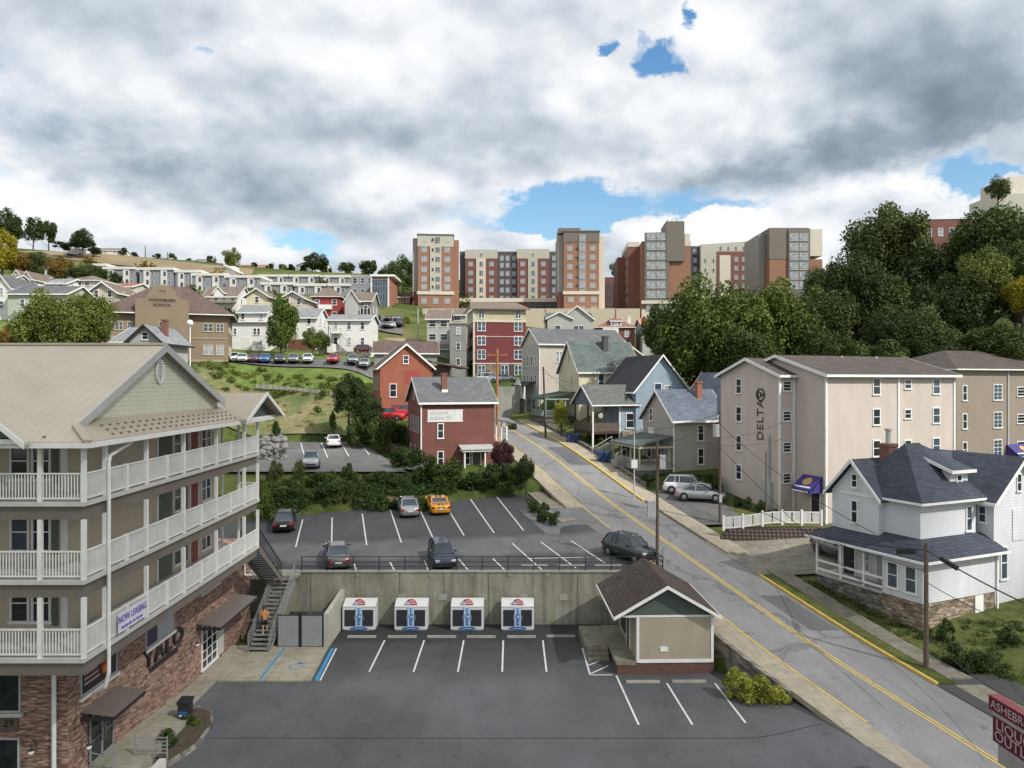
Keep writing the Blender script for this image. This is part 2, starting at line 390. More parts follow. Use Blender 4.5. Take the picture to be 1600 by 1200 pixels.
def corner_trim(root, u0, v0, u1, v1, z0, H, m=None, t=.1):
    for u in sorted({u0, u1}):
        for v in (v0, v1): MB().box(u - t * .6, v - t * .6, z0, u + t * .6, v + t * .6, H).build('corner_trim', m or white, root)
def chimney(root, u, v, z0, z1, m, w=.6, par=None):
    a = MB(); a.box(u - w/2, v - w/2, z0, u + w/2, v + w/2, z1); a.box(u - w/2 - .06, v - w/2 - .06, z1 - .15, u + w/2 + .06, v + w/2 + .06, z1 + .05)
    o = a.build('chimney', m, par or root); return o
def porch(root, u0, v0, u1, v1, z0, zt, roofm, posts, deckm=None, rail=True, wm=None, slope=.5, dirn='F', foot=None):
    """lean-to porch roof, deck, posts and rails; roof falls towards dirn"""
    wm = wm or white; r = MB(); o = .25; t = .12
    hi = zt + slope
    if dirn == 'F': pts = [(u0-o, v0-o, zt), (u1+o, v0-o, zt), (u1+o, v1, hi), (u0-o, v1, hi)]
    elif dirn == 'L': pts = [(u0-o, v0-o, zt), (u1, v0-o, hi), (u1, v1+o, hi), (u0-o, v1+o, zt)]
    else: pts = [(u0, v0-o, hi), (u1+o, v0-o, zt), (u1+o, v1+o, zt), (u0, v1+o, hi)]
    r.slab(pts, t); r.build('porch_roof', roofm, root)
    fb = MB(); e = .17
    fb.box(u0-.1, v0-.1, zt-.35, u1+.02, v0+.05, zt-.14); fb.box(u0-.1, v0+.055, zt-.35, u0+.05, v1, zt-.14); fb.box(u1-.13, v0+.055, zt-.35, u1+.02, v1, zt-.14)
    fb.build('beam', wm, root)
    d = MB(); d.box(u0, v0, z0-.2, u1, v1, z0); d.build('deck', deckm or grayw, root)
    if foot is not None:
        q = MB(); q.box(u0+.1, v0+.1, foot, u1-.05, v1-.05, z0-.21); q.build('porch_base', MT.get('stone_gray') or grayw, root)
    for (u, v) in posts:
        q = MB(); q.box(u-.07, v-.07, z0, u+.07, v+.07, zt-.3); q.build('post', wm, root)
    if rail:
        q = MB()
        def run(a, b):
            L = math.dist(a, b); q.bar((*a, z0+.95), (*b, z0+.95), .07, .06); q.bar((*a, z0+.15), (*b, z0+.15), .05, .05); n = int(L / .16)
            for i in range(1, n): 
                k = i / n; x, y = a[0]+(b[0]-a[0])*k, a[1]+(b[1]-a[1])*k; q.box(x-.018, y-.018, z0+.15, x+.018, y+.018, z0+.95)
        if dirn != 'L' or True: run((u0+.05, v0+.05), (u1-.05, v0+.05))
        run((u0+.05, v0+.05), (u0+.05, v1-.05))
        q.build('railing', wm, root)
def textobj(txt, size, mat, parent, loc, rot, ext=.02, align='CENTER', name='lettering', sx=1.0, spacing=1.0, bold=0):
    cu = bpy.data.curves.new('t', 'FONT'); cu.body = txt; cu.size = size; cu.extrude = ext; cu.align_x = align; cu.align_y = 'CENTER'; cu.space_character = spacing; cu.offset = bold
    cu.resolution_u = 3
    o = bpy.data.objects.new('t', cu); COL.objects.link(o)
    dg = bpy.context.evaluated_depsgraph_get(); dg.update(); me = bpy.data.meshes.new_from_object(o.evaluated_get(dg))
    bpy.data.objects.remove(o); me.name = name; me.materials.clear(); me.materials.append(mat)
    return obj(name, me, parent, loc, rot, (sx, 1, 1))
# ================================================================ camera, light, sky
cam = bpy.data.cameras.new('Camera'); co = bpy.data.objects.new('Camera', cam); link(co)
co.location = (0, 0, CZ); co.rotation_euler = (R(90), 0, 0)
cam.sensor_width = 36; cam.lens = 36 * F / 1600; cam.shift_y = -4 / 1600; cam.clip_start = .1; cam.clip_end = 6000
SC.camera = co
SUN_EL, SUN_AZ = 42, 128      # azimuth measured clockwise from +Y (north of the picture)
sd = Vector((math.sin(R(SUN_AZ)) * math.cos(R(SUN_EL)), math.cos(R(SUN_AZ)) * math.cos(R(SUN_EL)), math.sin(R(SUN_EL))))
sun = bpy.data.lights.new('Sun', 'SUN'); sun.energy = 4.3; sun.angle = R(.6); sun.color = (1, .965, .91)
so = link(bpy.data.objects.new('Sun', sun)); so.rotation_euler = sd.to_track_quat('Z', 'Y').to_euler()
wd = bpy.data.worlds.new('World'); wd.cycles.sampling_method = 'MANUAL'; wd.cycles.sample_map_resolution = 256; SC.world = wd; wd.use_nodes = True; nt = wd.node_tree; nt.nodes.clear()
wo = nt.nodes.new('ShaderNodeOutputWorld')
sky = nt.nodes.new('ShaderNodeTexSky'); sky.sky_type = 'NISHITA'; sky.sun_disc = False
sky.sun_elevation = R(SUN_EL); sky.sun_rotation = R(SUN_AZ); sky.air_density = 1.3; sky.ozone_density = 2.0
bg1 = nt.nodes.new('ShaderNodeBackground'); bg1.inputs[1].default_value = .15
hs = nt.nodes.new('ShaderNodeHueSaturation'); hs.inputs['Saturation'].default_value = 1.3; nt.links.new(sky.outputs[0], hs.inputs['Color'])
nt.links.new(hs.outputs[0], bg1.inputs[0])
bg2 = nt.nodes.new('ShaderNodeBackground'); bg2.inputs[1].default_value = 1.0
mx = nt.nodes.new('ShaderNodeMixShader'); nt.links.new(bg1.outputs[0], mx.inputs[1]); nt.links.new(bg2.outputs[0], mx.inputs[2]); nt.links.new(mx.outputs[0], wo.inputs[0])
gd = nt.nodes.new('ShaderNodeTexCoord').outputs['Generated']
sp = N(nt, 'ShaderNodeSeparateXYZ'); nt.links.new(gd, sp.inputs[0])
X_, Y_, Z_ = sp.outputs
az = mth(nt, 'MULTIPLY', mth(nt, 'ARCTAN2', X_, Y_), 57.2958)
el = mth(nt, 'MULTIPLY', mth(nt, 'ARCSINE', Z_), 57.2958)
# bank plane coordinates: clouds lie flat, so they foreshorten towards the horizon
zz = mth(nt, 'ADD', mth(nt, 'ABSOLUTE', Z_), .5)
cb = N(nt, 'ShaderNodeCombineXYZ'); nt.links.new(mth(nt, 'DIVIDE', X_, zz), cb.inputs[0]); nt.links.new(mth(nt, 'DIVIDE', Y_, zz), cb.inputs[1])
cb.inputs[2].default_value = 3.7
Q = cb.outputs[0]
def shifted(vec, off):
    n = N(nt, 'ShaderNodeVectorMath'); n.operation = 'ADD'; nt.links.new(vec, n.inputs[0]); n.inputs[1].default_value = off; return n.outputs[0]
def scaled(vec, k, off=(0, 0, 0)):
    n = N(nt, 'ShaderNodeVectorMath'); n.operation = 'MULTIPLY_ADD'; nt.links.new(vec, n.inputs[0]); n.inputs[1].default_value = (k, k, 1); n.inputs[2].default_value = off; return n.outputs[0]
wq = noise(nt, Q, 6, 4, .6, 1)
def warped(vec, amt=.14):
    s_ = N(nt, 'ShaderNodeVectorMath'); s_.operation = 'SCALE'; s_.inputs['Scale'].default_value = amt; nt.links.new(wq, s_.inputs[0])
    n = N(nt, 'ShaderNodeVectorMath'); n.operation = 'ADD'; nt.links.new(vec, n.inputs[0]); nt.links.new(s_.outputs[0], n.inputs[1]); return n.outputs[0]
def dens(vec, det=8):
    f = noise(nt, vec, 2.4, det, .55)
    v1 = N(nt, 'ShaderNodeTexVoronoi'); v1.feature = 'SMOOTH_F1'; v1.inputs['Scale'].default_value = 5.0; v1.inputs['Smoothness'].default_value = .5; v1.inputs['Detail'].default_value = 1.0; v1.inputs['Roughness'].default_value = .55; v1.normalize = True
    nt.links.new(warped(vec), v1.inputs['Vector'])
    return mth(nt, 'ADD', mth(nt, 'MULTIPLY', f, .85), mth(nt, 'MULTIPLY', mth(nt, 'SUBTRACT', .55, v1.outputs['Distance']), .42))
nA = dens(Q); nA2 = dens(scaled(Q, .965, (.02, -.01, 0)), 4)
nB = noise(nt, shifted(Q, (5, 2, 0)), 1.6, 3, .5)
# warp for hand placed gaps and banks
wn = noise(nt, Q, 5.5, 6, .65, 1)
ws = N(nt, 'ShaderNodeSeparateXYZ'); nt.links.new(wn, ws.inputs[0])
azw = mth(nt, 'ADD', az, mth(nt, 'MULTIPLY', mth(nt, 'SUBTRACT', ws.outputs[0], .5), 11))
elw = mth(nt, 'ADD', el, mth(nt, 'MULTIPLY', mth(nt, 'SUBTRACT', ws.outputs[1], .5), 7))
def blob(px, py, rx, ry, rot=0, A=None, E=None):
    a0 = math.degrees(math.atan((px - 800) / F)); e0 = math.degrees(math.atan((HY - py) / F * math.cos(R(a0))))
    ra, re = rx / 20.0, ry / 20.0
    dx = mth(nt, 'SUBTRACT', A or azw, a0); dy = mth(nt, 'SUBTRACT', E or elw, e0)
    c, s = math.cos(R(rot)), math.sin(R(rot))
    u = mth(nt, 'DIVIDE', mth(nt, 'ADD', mth(nt, 'MULTIPLY', dx, c), mth(nt, 'MULTIPLY', dy, s)), ra)
    v = mth(nt, 'DIVIDE', mth(nt, 'SUBTRACT', mth(nt, 'MULTIPLY', dy, c), mth(nt, 'MULTIPLY', dx, s)), re)
    d = mth(nt, 'ADD', mth(nt, 'MULTIPLY', u, u), mth(nt, 'MULTIPLY', v, v))
    return mth(nt, 'EXPONENT', mth(nt, 'MULTIPLY', d, -1.0))
def total(lst):
    acc = None
    for b_, k in lst:
        t = mth(nt, 'MULTIPLY', b_, k); acc = t if acc is None else mth(nt, 'ADD', acc, t)
    return acc
gaps = total([(blob(940, 330, 190, 36), 1.3), (blob(840, 350, 80, 34), .9), (blob(1130, 338, 75, 24), 1.0), (blob(1032, 84, 46, 24, 8), 1.15), (blob(1090, 22, 17, 18), 1.0), (blob(942, 92, 14, 13), .9), (blob(985, 60, 16, 12), .5),
              (blob(1505, 300, 30, 50, 50), 1.35), (blob(1550, 280, 34, 9, 10), .7), (blob(305, 72, 22, 10), .5), (blob(372, 56, 14, 8), .45), (blob(485, 385, 70, 18), .95), (blob(20, 275, 60, 10), .2)])
puffs = total([(blob(995, 385, 46, 42, 0), 2.0), (blob(1030, 368, 30, 24), 1.2), (blob(1120, 385, 56, 40), 2.0), (blob(815, 392, 85, 24), 1.6), (blob(1500, 362, 40, 14), .7), (blob(1570, 312, 46, 24, 20), .7), (blob(1150, 322, 55, 14), .55)])
cov = mth(nt, 'ADD', mth(nt, 'SUBTRACT', .62, gaps), mth(nt, 'ADD', puffs, mth(nt, 'MULTIPLY', mth(nt, 'SUBTRACT', nA, .5), 1.6)))
covr = ramp(nt, cov, [(.0, 0.0), (.16, .35), (.34, .92), (.5, 1.0)])
nt.links.new(covr, mx.inputs[0])
# brightness of the cloud: sunlit tops against grey bases, plus the banks seen in the photograph
lit = mth(nt, 'MULTIPLY', mth(nt, 'SUBTRACT', nA, nA2), 2.5)
banks = total([(blob(80, 235, 260, 38, -4), -.34), (blob(560, 205, 250, 50, -4), -.32), (blob(420, 285, 300, 40), -.14), (blob(500, 60, 150, 60), -.08), (blob(1440, 80, 200, 105, -8), -.42), (blob(1340, 235, 320, 40, 14), -.34), (blob(1050, 290, 200, 26, 8), -.28), (blob(780, 150, 150, 90, 20), -.16),
               (blob(1010, 170, 90, 90, 30), .05), (blob(1150, 60, 70, 70, 40), .22), (blob(120, 130, 200, 60), .10), (blob(930, 120, 90, 60), .14), (blob(100, 320, 160, 30), .18), (blob(700, 320, 200, 30), .10), (blob(1380, 290, 140, 24, 16), .2), (blob(1420, 160, 180, 30, 10), .1),
               (blob(1000, 360, 70, 34), .34), (blob(1120, 362, 70, 35), .34), (blob(815, 378, 80, 20), .22), (blob(1200, 170, 140, 22, 16), .10), (blob(640, 365, 120, 30), .05), (blob(330, 345, 260, 24, -4), -.2), (blob(120, 395, 200, 16), -.1), (blob(1240, 335, 120, 16), -.14), (blob(700, 265, 160, 24), .1)])
br = mth(nt, 'ADD', mth(nt, 'ADD', .73, banks), mth(nt, 'ADD', lit, mth(nt, 'MULTIPLY', mth(nt, 'SUBTRACT', nB, .5), .5)))
fine = noise(nt, Q, 12, 5, .6)
br = mth(nt, 'ADD', br, mth(nt, 'MULTIPLY', mth(nt, 'SUBTRACT', fine, .5), .12))
edge = mth(nt, 'MULTIPLY', mth(nt, 'SUBTRACT', 1.0, mth(nt, 'SMOOTH_MIN', cov, 1.0, .1)), .12)
br = mth(nt, 'ADD', br, edge)
cc = ramp(nt, br, [(.0, (.19, .24, .30)), (.3, (.30, .365, .44)), (.6, (.56, .615, .68)), (.82, (.80, .82, .85)), (1, (.92, .925, .93))])
nt.links.new(cc, bg2.inputs[0])
SC.view_settings.view_transform = 'Standard'; SC.view_settings.look = 'None'; SC.view_settings.exposure = .18; SC.view_settings.gamma = 1
SC.cycles.max_bounces = 5; SC.cycles.diffuse_bounces = 2; SC.cycles.glossy_bounces = 2; SC.cycles.transparent_max_bounces = 12

# a real cloud, high up behind the camera, whose shadow dims the near lots
CL = MB(); r_ = random.Random(5)
base = Vector((0, -52, 0)) + sd * (330 / sd.z)
for i in range(15):
    x = (i % 5 - 2) * 62 + r_.uniform(-12, 12); y = (i // 5 - 1) * 72 + r_.uniform(-12, 12); e = 1 - (x / 200) ** 2 - (y / 150) ** 2
    CL.ball((base.x + x, base.y + y, base.z + r_.uniform(0, 22)), 46 * e + 12, 50 * e + 10, 15 * e + 6, 18, 8)
m, nt, b = newmat('cloud_vapour'); b.inputs['Base Color'].default_value = (.9, .9, .9, 1); b.inputs['Roughness'].default_value = 1
tr = nt.nodes.new('ShaderNodeBsdfTransparent'); ms = nt.nodes.new('ShaderNodeMixShader'); ms.inputs[0].default_value = .3
nt.links.new(tr.outputs[0], ms.inputs[1]); nt.links.new(b.outputs[0], ms.inputs[2]); nt.links.new(ms.outputs[0], nt.nodes['Material Output'].inputs[0])
cl = tag(CL.build('cloud', m, smooth=True), kind='structure')

# ================================================================ ground
RZ = [(10, -1.6), (20, -1.2), (32.5, -.43), (36.8, -.04), (40.1, .25), (44.3, .67), (49.4, 1.42), (55.7, 2.36), (65.8, 3.8), (73.8, 5.01), (81.8, 6.61), (92.2, 8.4), (109.5, 10.4), (125, 11.6), (140, 13)]
_ys = np.arange(0, 170, .75); _f = np.arange(-12, 182, .25); _z = np.interp(_f, [a for a, _ in RZ], [b for _, b in RZ]); _k = np.exp(-(np.arange(-24, 25) * .25 / 2.6) ** 2 / 2); _z = np.convolve(np.pad(_z, 24, 'edge'), _k / _k.sum(), 'valid')
_zt = np.interp(_ys, _f, _z)
def zroad(Y): return float(np.interp(Y, _ys, _zt))
def rs(a, b): return sorted({a, b} | {float(y) for y in _ys if a < y < b})
def xroad(Y): return 31.5 - .305 * Y if Y < 108 else 31.5 - .305 * 108 - .36 * (Y - 108)
def ss(x, a, b):
    t = min(1, max(0, (x - a) / (b - a))); return t * t * (3 - 2 * t)
def zlow(X, Y): return -1 + .75 * ss(X, 11.5, 16) * (1 - ss(Y, 39.5, 41.5))
def zup(X, Y): return 2.6 + .10 * (Y - 53.2)
def zmid(X, Y): return 7 + .07 * (Y - 77.5)
def backup(X): return 66.5 + (X + 25) * .36
CP = []
def cp(px, py, Y): CP.append(P(px, py, Y))
for Y in (60, 75, 90, 105, 120): 
    for dx in (-9, 9): CP.append((xroad(Y) + dx, Y, zroad(Y) + (.3 if dx < 0 else .55)))
CP += [(-60, 20, -1), (-30, 20, -1), (0, 15, -1), (60, 15, -.8), (-60, 50, 2), (-40, 60, 3.4), (-25, 55, 2.8), (-5, 60, 3.2), (-25, 70, 4.6), (-5, 77.5, 5.3), (-25, 75, 6.2), (-15, 75, 6.0),
       (-35, 78, 7), (-14, 79, 6.9), (-6, 82, 6.3), (-2, 88, 6.6), (-35, 98, 8.5), (-20, 98, 8.5), (-13, 92, 7.6), (-60, 80, 7), (-60, 100, 9.5)]
for px in (380, 470, 560): cp(px, 612, 109); cp(px, 570, 121); cp(px, 565, 128)
CP += [(-16, 103, 10.8), (-12, 110, 12), (-60, 118, 19.5), (-95, 118, 21), (-45, 118, 19.5), (-10, 125, 14), (-4, 135, 15)]
cp(400, 548, 138); cp(545, 550, 138); cp(60, 545, 95); cp(10, 500, 130); cp(605, 525, 170); cp(605, 497, 200); cp(500, 490, 176); cp(350, 470, 200); cp(100, 470, 180)
cp(720, 590, 148); cp(880, 600, 118); cp(890, 560, 165); cp(1000, 555, 160); cp(950, 640, 105)
cp(300, 455, 262); cp(500, 450, 268); cp(100, 440, 250); cp(650, 480, 225); cp(900, 520, 215); cp(1080, 520, 225)
cp(60, 392, 330); cp(180, 398, 345); cp(320, 408, 370); cp(450, 425, 400); cp(600, 430, 420); cp(0, 385, 330); cp(60, 440, 280); cp(180, 425, 300)
CP += [(26, 46, 1.4), (35, 50, 1.7), (48, 50, 2.0), (60, 60, 3), (24, 53, 2.3), (34, 60, 3.6), (28, 68, 4.5), (20, 74, 5.3), (40, 76, 5.5), (60, 80, 6), (34, 96, 10.5), (45, 100, 12), (70, 105, 15), (20, 92, 8.6), (18, 80, 6.7), (24, 82, 6.9), (28, 90, 8.8), (17, 104, 11.2),
       (15, 125, 14), (40, 130, 19), (70, 130, 23), (60, 165, 29), (80, 165, 33), (112, 182, 47), (125, 130, 32), (110, 80, 12), (110, 40, 2), (28, 32, .2), (40, 35, .9), (0, 180, 28), (60, 230, 36), (90, 230, 44), (150, 240, 62), (-62, 110, 19), (-45, 110, 19.2), (-50, 103, 17.2), (-45, 127, 19.8), (-62, 127, 20),
       (-300, 100, 40), (-200, 60, 12), (-260, 250, 64), (-150, 170, 40), (250, 200, 58), (250, 60, 12), (200, 400, 66), (0, 420, 72), (-100, 500, 74), (150, 600, 70), (-500, 500, 80), (-600, 100, 60), (600, 100, 40), (600, 500, 90), (0, 900, 40), (-700, 900, 40), (700, 900, 40),
       (-80, 0, -1.5), (80, -20, -1.5), (-600, -100, -2), (600, -100, -2), (0, -150, -2)]
cpa = np.array(CP); n_ = len(cpa)
d_ = np.sqrt(((cpa[:, None, :2] - cpa[None, :, :2]) ** 2).sum(-1))
A_ = np.zeros((n_ + 3, n_ + 3)); A_[:n_, :n_] = d_ - np.eye(n_) * 1.0; A_[:n_, n_] = 1; A_[:n_, n_+1:] = cpa[:, :2]; A_[n_, :n_] = 1; A_[n_+1:, :n_] = cpa[:, :2].T
w_ = np.linalg.solve(A_, np.concatenate([cpa[:, 2], [0, 0, 0]]))
def Traw(X, Y):
    X = np.atleast_1d(np.asarray(X, float)); Y = np.atleast_1d(np.asarray(Y, float))
    d = np.sqrt((X[:, None] - cpa[None, :, 0]) ** 2 + (Y[:, None] - cpa[None, :, 1]) ** 2)
    return d @ w_[:n_] + w_[n_] + X * w_[n_+1] + Y * w_[n_+2]
def in_mid(X, Y): return 77.3 < Y < 98.6 and X < -13.5 + (Y - 84) * -.45 and X > -60
def T1(X, Y, z):
    xr = xroad(Y)
    # road corridor
    if Y < 126:
        d = X - xr; lo, hi = -5.6, (6.0 if Y < 55 else 6.0)
        dd = max(lo - d, d - hi, 0); wgt = 1 - ss(dd, 0, 5.0 if d > 0 else 3.5)
        z = z * (1 - wgt) + (zroad(Y) - .14) * wgt
        if 54.3 < Y < 62 and 3 < d < 16: z = min(z, zroad(Y) - .1 + .08 * max(0, d - 6))
    if Y < 53.22 and X < xr - 4.7 and X > -60: z = zlow(X, Y) - .15
    elif 53.22 <= Y < backup(X) + .2 and X < xr - 4.6 and X > -45: z = zup(X, Y) - .15
    if in_mid(X, Y): z = zmid(X, Y) - .12
    return z
def T(X, Y): return T1(X, Y, float(Traw(X, Y)[0]))
def axis(dense0, dense1, step, lo, hi, g=1.09, extra=()):
    a = list(np.arange(dense0, dense1, step)); s = step; x = a[-1]
    while x < hi: s *= g; x += s; a.append(x)
    s = step; x = a[0]
    while x > lo: s *= g; x -= s; a.insert(0, x)
    return np.array(sorted(set(a) | set(extra)))
gx = axis(-48, 46, .9, -900, 900); gy = axis(26, 128, .9, -160, 1500, 1.07, (53.1, 53.3))
GX, GY = np.meshgrid(gx, gy); zr = np.concatenate([Traw(GX.ravel()[i:i+20000], GY.ravel()[i:i+20000]) for i in range(0, GX.size, 20000)])
zz_ = np.array([T1(x, y, z) for x, y, z in zip(GX.ravel(), GY.ravel(), zr)])
nx, ny = len(gx), len(gy)
vs = np.stack([GX.ravel(), GY.ravel(), zz_], 1)
ii = np.arange(nx * ny).reshape(ny, nx); fs = np.stack([ii[:-1, :-1], ii[:-1, 1:], ii[1:, 1:], ii[1:, :-1]], -1).reshape(-1, 4)
me = bpy.data.meshes.new('ground'); me.from_pydata(vs.tolist(), [], fs.tolist()); me.polygons.foreach_set('use_smooth', [True] * len(me.polygons))
def grassmat(name='grass_ground'):
    m, nt, b = newmat(name); v = ocoord(nt, True)
    n1 = noise(nt, v, .05, 9, .68); n2 = noise(nt, v, .9, 6, .7); n3 = noise(nt, v, 12, 3, .7)
    c = ramp(nt, n1, [(.33, (.035, .058, .018)), (.46, (.07, .10, .026)), (.55, (.12, .135, .045)), (.64, (.17, .15, .065)), (.75, (.2, .155, .085))])
    c = mixc(nt, 1.0, c, ramp(nt, n2, [(.3, (.55, .6, .5)), (.6, (1.1,) * 3), (.8, (1.35, 1.2, 1.0))]), 'MULTIPLY')
    c = mixc(nt, 1.0, c, ramp(nt, n3, [(.3, (.7,) * 3), (.7, (1.3,) * 3)]), 'MULTIPLY')
    nt.links.new(c, b.inputs['Base Color']); b.inputs['Roughness'].default_value = .95; b.inputs['Specular IOR Level'].default_value = .1
    bump(nt, b, n3, .12); MT[name] = m; return m
me.materials.append(grassmat()); ground = tag(obj('ground', me), kind='structure')

def strip(name, ys, xl, xr, n, zf, mat, kind='structure', dz=0, th=0):
    """sheet of ground between two edges; xl and xr are functions of Y"""
    v = []; f = []
    for y in ys:
        a, b = xl(y), xr(y)
        for i in range(n + 1):
            x = a + (b - a) * i / n; v.append((x, y, zf(x, y) + dz))
    for j in range(len(ys) - 1):
        for i in range(n):
            k = j * (n + 1) + i; f.append((k, k + 1, k + n + 2, k + n + 1))
    if th:
        o = len(v)
        for j in range(len(ys)):
            for i in (0, n): x, y, z = v[j * (n + 1) + i]; v.append((x, y, z - th))
        for j in range(len(ys) - 1):
            a0, a1 = j * (n + 1), (j + 1) * (n + 1); b0, b1 = o + 2 * j, o + 2 * (j + 1)
            f.append((a0, a1, b1, b0)); f.append((a0 + n, b0 + 1, b1 + 1, a1 + n))
        f.append((0, *[i for i in range(1, n + 1)], o + 1, o)); e = (len(ys) - 1) * (n + 1); f.append((*[e + i for i in range(n, -1, -1)], o + 2 * len(ys) - 2, o + 2 * len(ys) - 1))
    me = bpy.data.meshes.new(name); me.from_pydata(v, [], f); me.materials.append(mat)
    return tag(obj(name, me), kind=kind)
def fr(a, b, s): n = max(1, round((b - a) / s)); return [a + (b - a) * i / n for i in range(n + 1)]
seal = asphalt('sealed_asphalt', (.092, .095, .1), .12, .3, crs=.035, zones=(.0, 34, 54, [(0, 1.0), (.42, 1.05), (.56, .78), (.74, .66), (.78, .45), (.9, .38)])); roadm = asphalt('road_asphalt', (.21, .21, .207), .35, .2, crs=.06)
oldas = asphalt('old_asphalt', (.12, .118, .116), .5, .2, crs=.12)
sidew = concrete('sidewalk_concrete', (.36, .315, .25), .2, 1.6); conc = concrete('wall_concrete', (.33, .315, .26), .42); kerbm = concrete('kerb_concrete', (.32, .31, .28), .2)
Zr = lambda x, y: zroad(y)
rys = rs(10, 126)
strip('road', rys, lambda y: xroad(y) - 3.4, lambda y: xroad(y) + 3.3, 4, Zr, roadm)
def pinch(y): return -4.9 + .75 * math.exp(-((y - 54) / 3.0) ** 2)
strip('sidewalk', rs(20, 118), lambda y: xroad(y) + pinch(y), lambda y: xroad(y) - 3.38, 2, Zr, sidew, dz=.05, th=.3)
strip('sidewalk', rs(40, 55), lambda y: xroad(y) + 4.35, lambda y: xroad(y) + 5.7, 2, Zr, concrete('dark_sidewalk', (.22, .2, .165), .35, 1.5), dz=.16, th=.3)
strip('verge', rs(39.5, 54.3), lambda y: xroad(y) + 3.45, lambda y: xroad(y) + 4.34, 2, Zr, MT['grass_ground'], dz=.13, th=.2)
strip('sidewalk', rs(58.5, 112), lambda y: xroad(y) + 3.5, lambda y: xroad(y) + 5.3, 2, Zr, sidew, dz=.13, th=.3)
strip('kerb', rs(39.5, 54.3), lambda y: xroad(y) + 3.28, lambda y: xroad(y) + 3.44, 1, Zr, yellowp, dz=.15, th=.3)
strip('kerb', rs(72, 110), lambda y: xroad(y) + 3.28, lambda y: xroad(y) + 3.5, 1, Zr, yellowp, dz=.15, th=.3)
strip('driveway', rs(54.4, 61.3), lambda y: xroad(y) + 3.25, lambda y: 38 - (y - 54) * .3, 10, lambda x, y: zroad(y) + .02 + .08 * max(0, x - xroad(y) - 6), concrete('drive_concrete', (.25, .23, .19), .3, 2.5))
strip('parking_pad', rs(65, 75), lambda y: xroad(y) + 5.32, lambda y: 21.5 + (y - 65) * -.2, 5, lambda x, y: zroad(y) + .12 + .04 * max(0, x - xroad(y) - 5), oldas)
strip('side_street', rs(30, 40.5), lambda y: xroad(y) + 3.3, lambda y: 50, 10, lambda x, y: zroad(y) + .0 + .01 * (x - xroad(y)), asphalt('side_asphalt', (.065, .064, .064), .4, .2))
strip('sidewalk', rs(30, 39.4), lambda y: xroad(y) + 4.2, lambda y: xroad(y) + 5.7, 2, lambda x, y: zroad(y) + .012 + .01 * (x - xroad(y)), MT['dark_sidewalk'], dz=.0)
strip('road_marking', rs(20, 112), lambda y: xroad(y) - .17, lambda y: xroad(y) - .06, 1, Zr, yellowp, dz=.012)
strip('road_marking', rs(20, 112), lambda y: xroad(y) + .06, lambda y: xroad(y) + .17, 1, Zr, yellowp, dz=.012)
strip('road_marking', rs(35.8, 62), lambda y: xroad(y) - 3.36, lambda y: xroad(y) - 3.24, 1, Zr, yellowp, dz=.058)
strip('road_marking', rs(64.5, 112), lambda y: xroad(y) - 3.36, lambda y: xroad(y) - 3.24, 1, Zr, yellowp, dz=.058)
lowx = lambda y: xroad(y) - 4.85
strip('lower_parking_lot', fr(20, 53.2, .8), lambda y: -17.3 if y < 33 or y > 40 else -17.3, lambda y: lowx(y), 40, zlow, seal)
strip('upper_parking_lot', fr(53.25, 78, .8), lambda y: max(-44, -25 + (y - 66.5) / .36) if y > 66.5 else -44, lambda y: xroad(y) + pinch(y) - .02, 16, zup, asphalt('sealed_asphalt_upper', (.09, .092, .095), .12, .25, crs=.04, zones=(-.12, 53, 76, [(0, .62), (.16, .66), (.22, 1.35), (.36, 1.35), (.42, .72), (1, .6)])))
strip('lot_apron', rs(62.5, 70), lambda y: xroad(y) - 9.5, lambda y: xroad(y) - 3.42, 8, lambda x, y: (zroad(y) + .07) * ss(x - xroad(y), -9.5, -4.2) + (zup(x, y) + .02) * (1 - ss(x - xroad(y), -9.5, -4.2)), asphalt('apron_asphalt', (.15, .15, .15), .3, .25))
strip('terrace_parking_lot', fr(77.5, 98.4, 1), lambda y: -60, lambda y: -14 - (y - 84) * .45, 12, zmid, asphalt('terrace_asphalt', (.13, .128, .125), .4, .2))
strip('upper_road', fr(118.5, 127, 1.2), lambda y: -75, lambda y: -17, 30, lambda x, y: T(x, y) + .3, oldas)

def onto(px, py, zf, Y=60.0):
    for _ in range(60):
        X = PX(px, Y); Y = .5 * Y + .5 * (CZ - zf(X, Y)) * F / (py - HY)
    return PX(px, Y), Y
def stripes(name, segs, zf, w=.11, mat=None, dz=.02):
    """painted lines lying on a surface; all lines of one lot are one marking"""
    a = MB()
    for (x0, y0, x1, y1) in segs:
        L = math.hypot(x1 - x0, y1 - y0); n = max(1, int(L / .8)); nx_, ny_ = -(y1 - y0) / L * w / 2, (x1 - x0) / L * w / 2
        for i in range(n):
            p, q = i / n, (i + 1) / n
            ax, ay, bx, by = x0 + (x1-x0)*p, y0 + (y1-y0)*p, x0 + (x1-x0)*q, y0 + (y1-y0)*q
            pts = [(ax - nx_, ay - ny_), (bx - nx_, by - ny_), (bx + nx_, by + ny_), (ax + nx_, ay + ny_)]
            a.poly([(u, v, zf(u, v) + dz) for u, v in pts])
    return tag(a.build(name, mat or whitep), kind='structure')
def pxseg(l, zf): 
    o = []
    for (a, b, c, d) in l: o.append((*onto(a, b, zf), *onto(c, d, zf)))
    return o
seg = [(-8.6 + 2.67 * k, 44.3, -8.6 + 2.67 * k, 49.7) for k in range(5)]
seg += pxseg([(963, 1056, 998, 1133), (1042, 1068, 1082, 1133), (1117, 1068, 1165, 1130), (910, 1013, 922, 1055), (922, 1055, 957, 1055), (917, 1027, 938, 1020), (919, 1040, 943, 1031), (923, 1053, 950, 1041)], zlow)
stripes('parking_lines', seg, zlow)
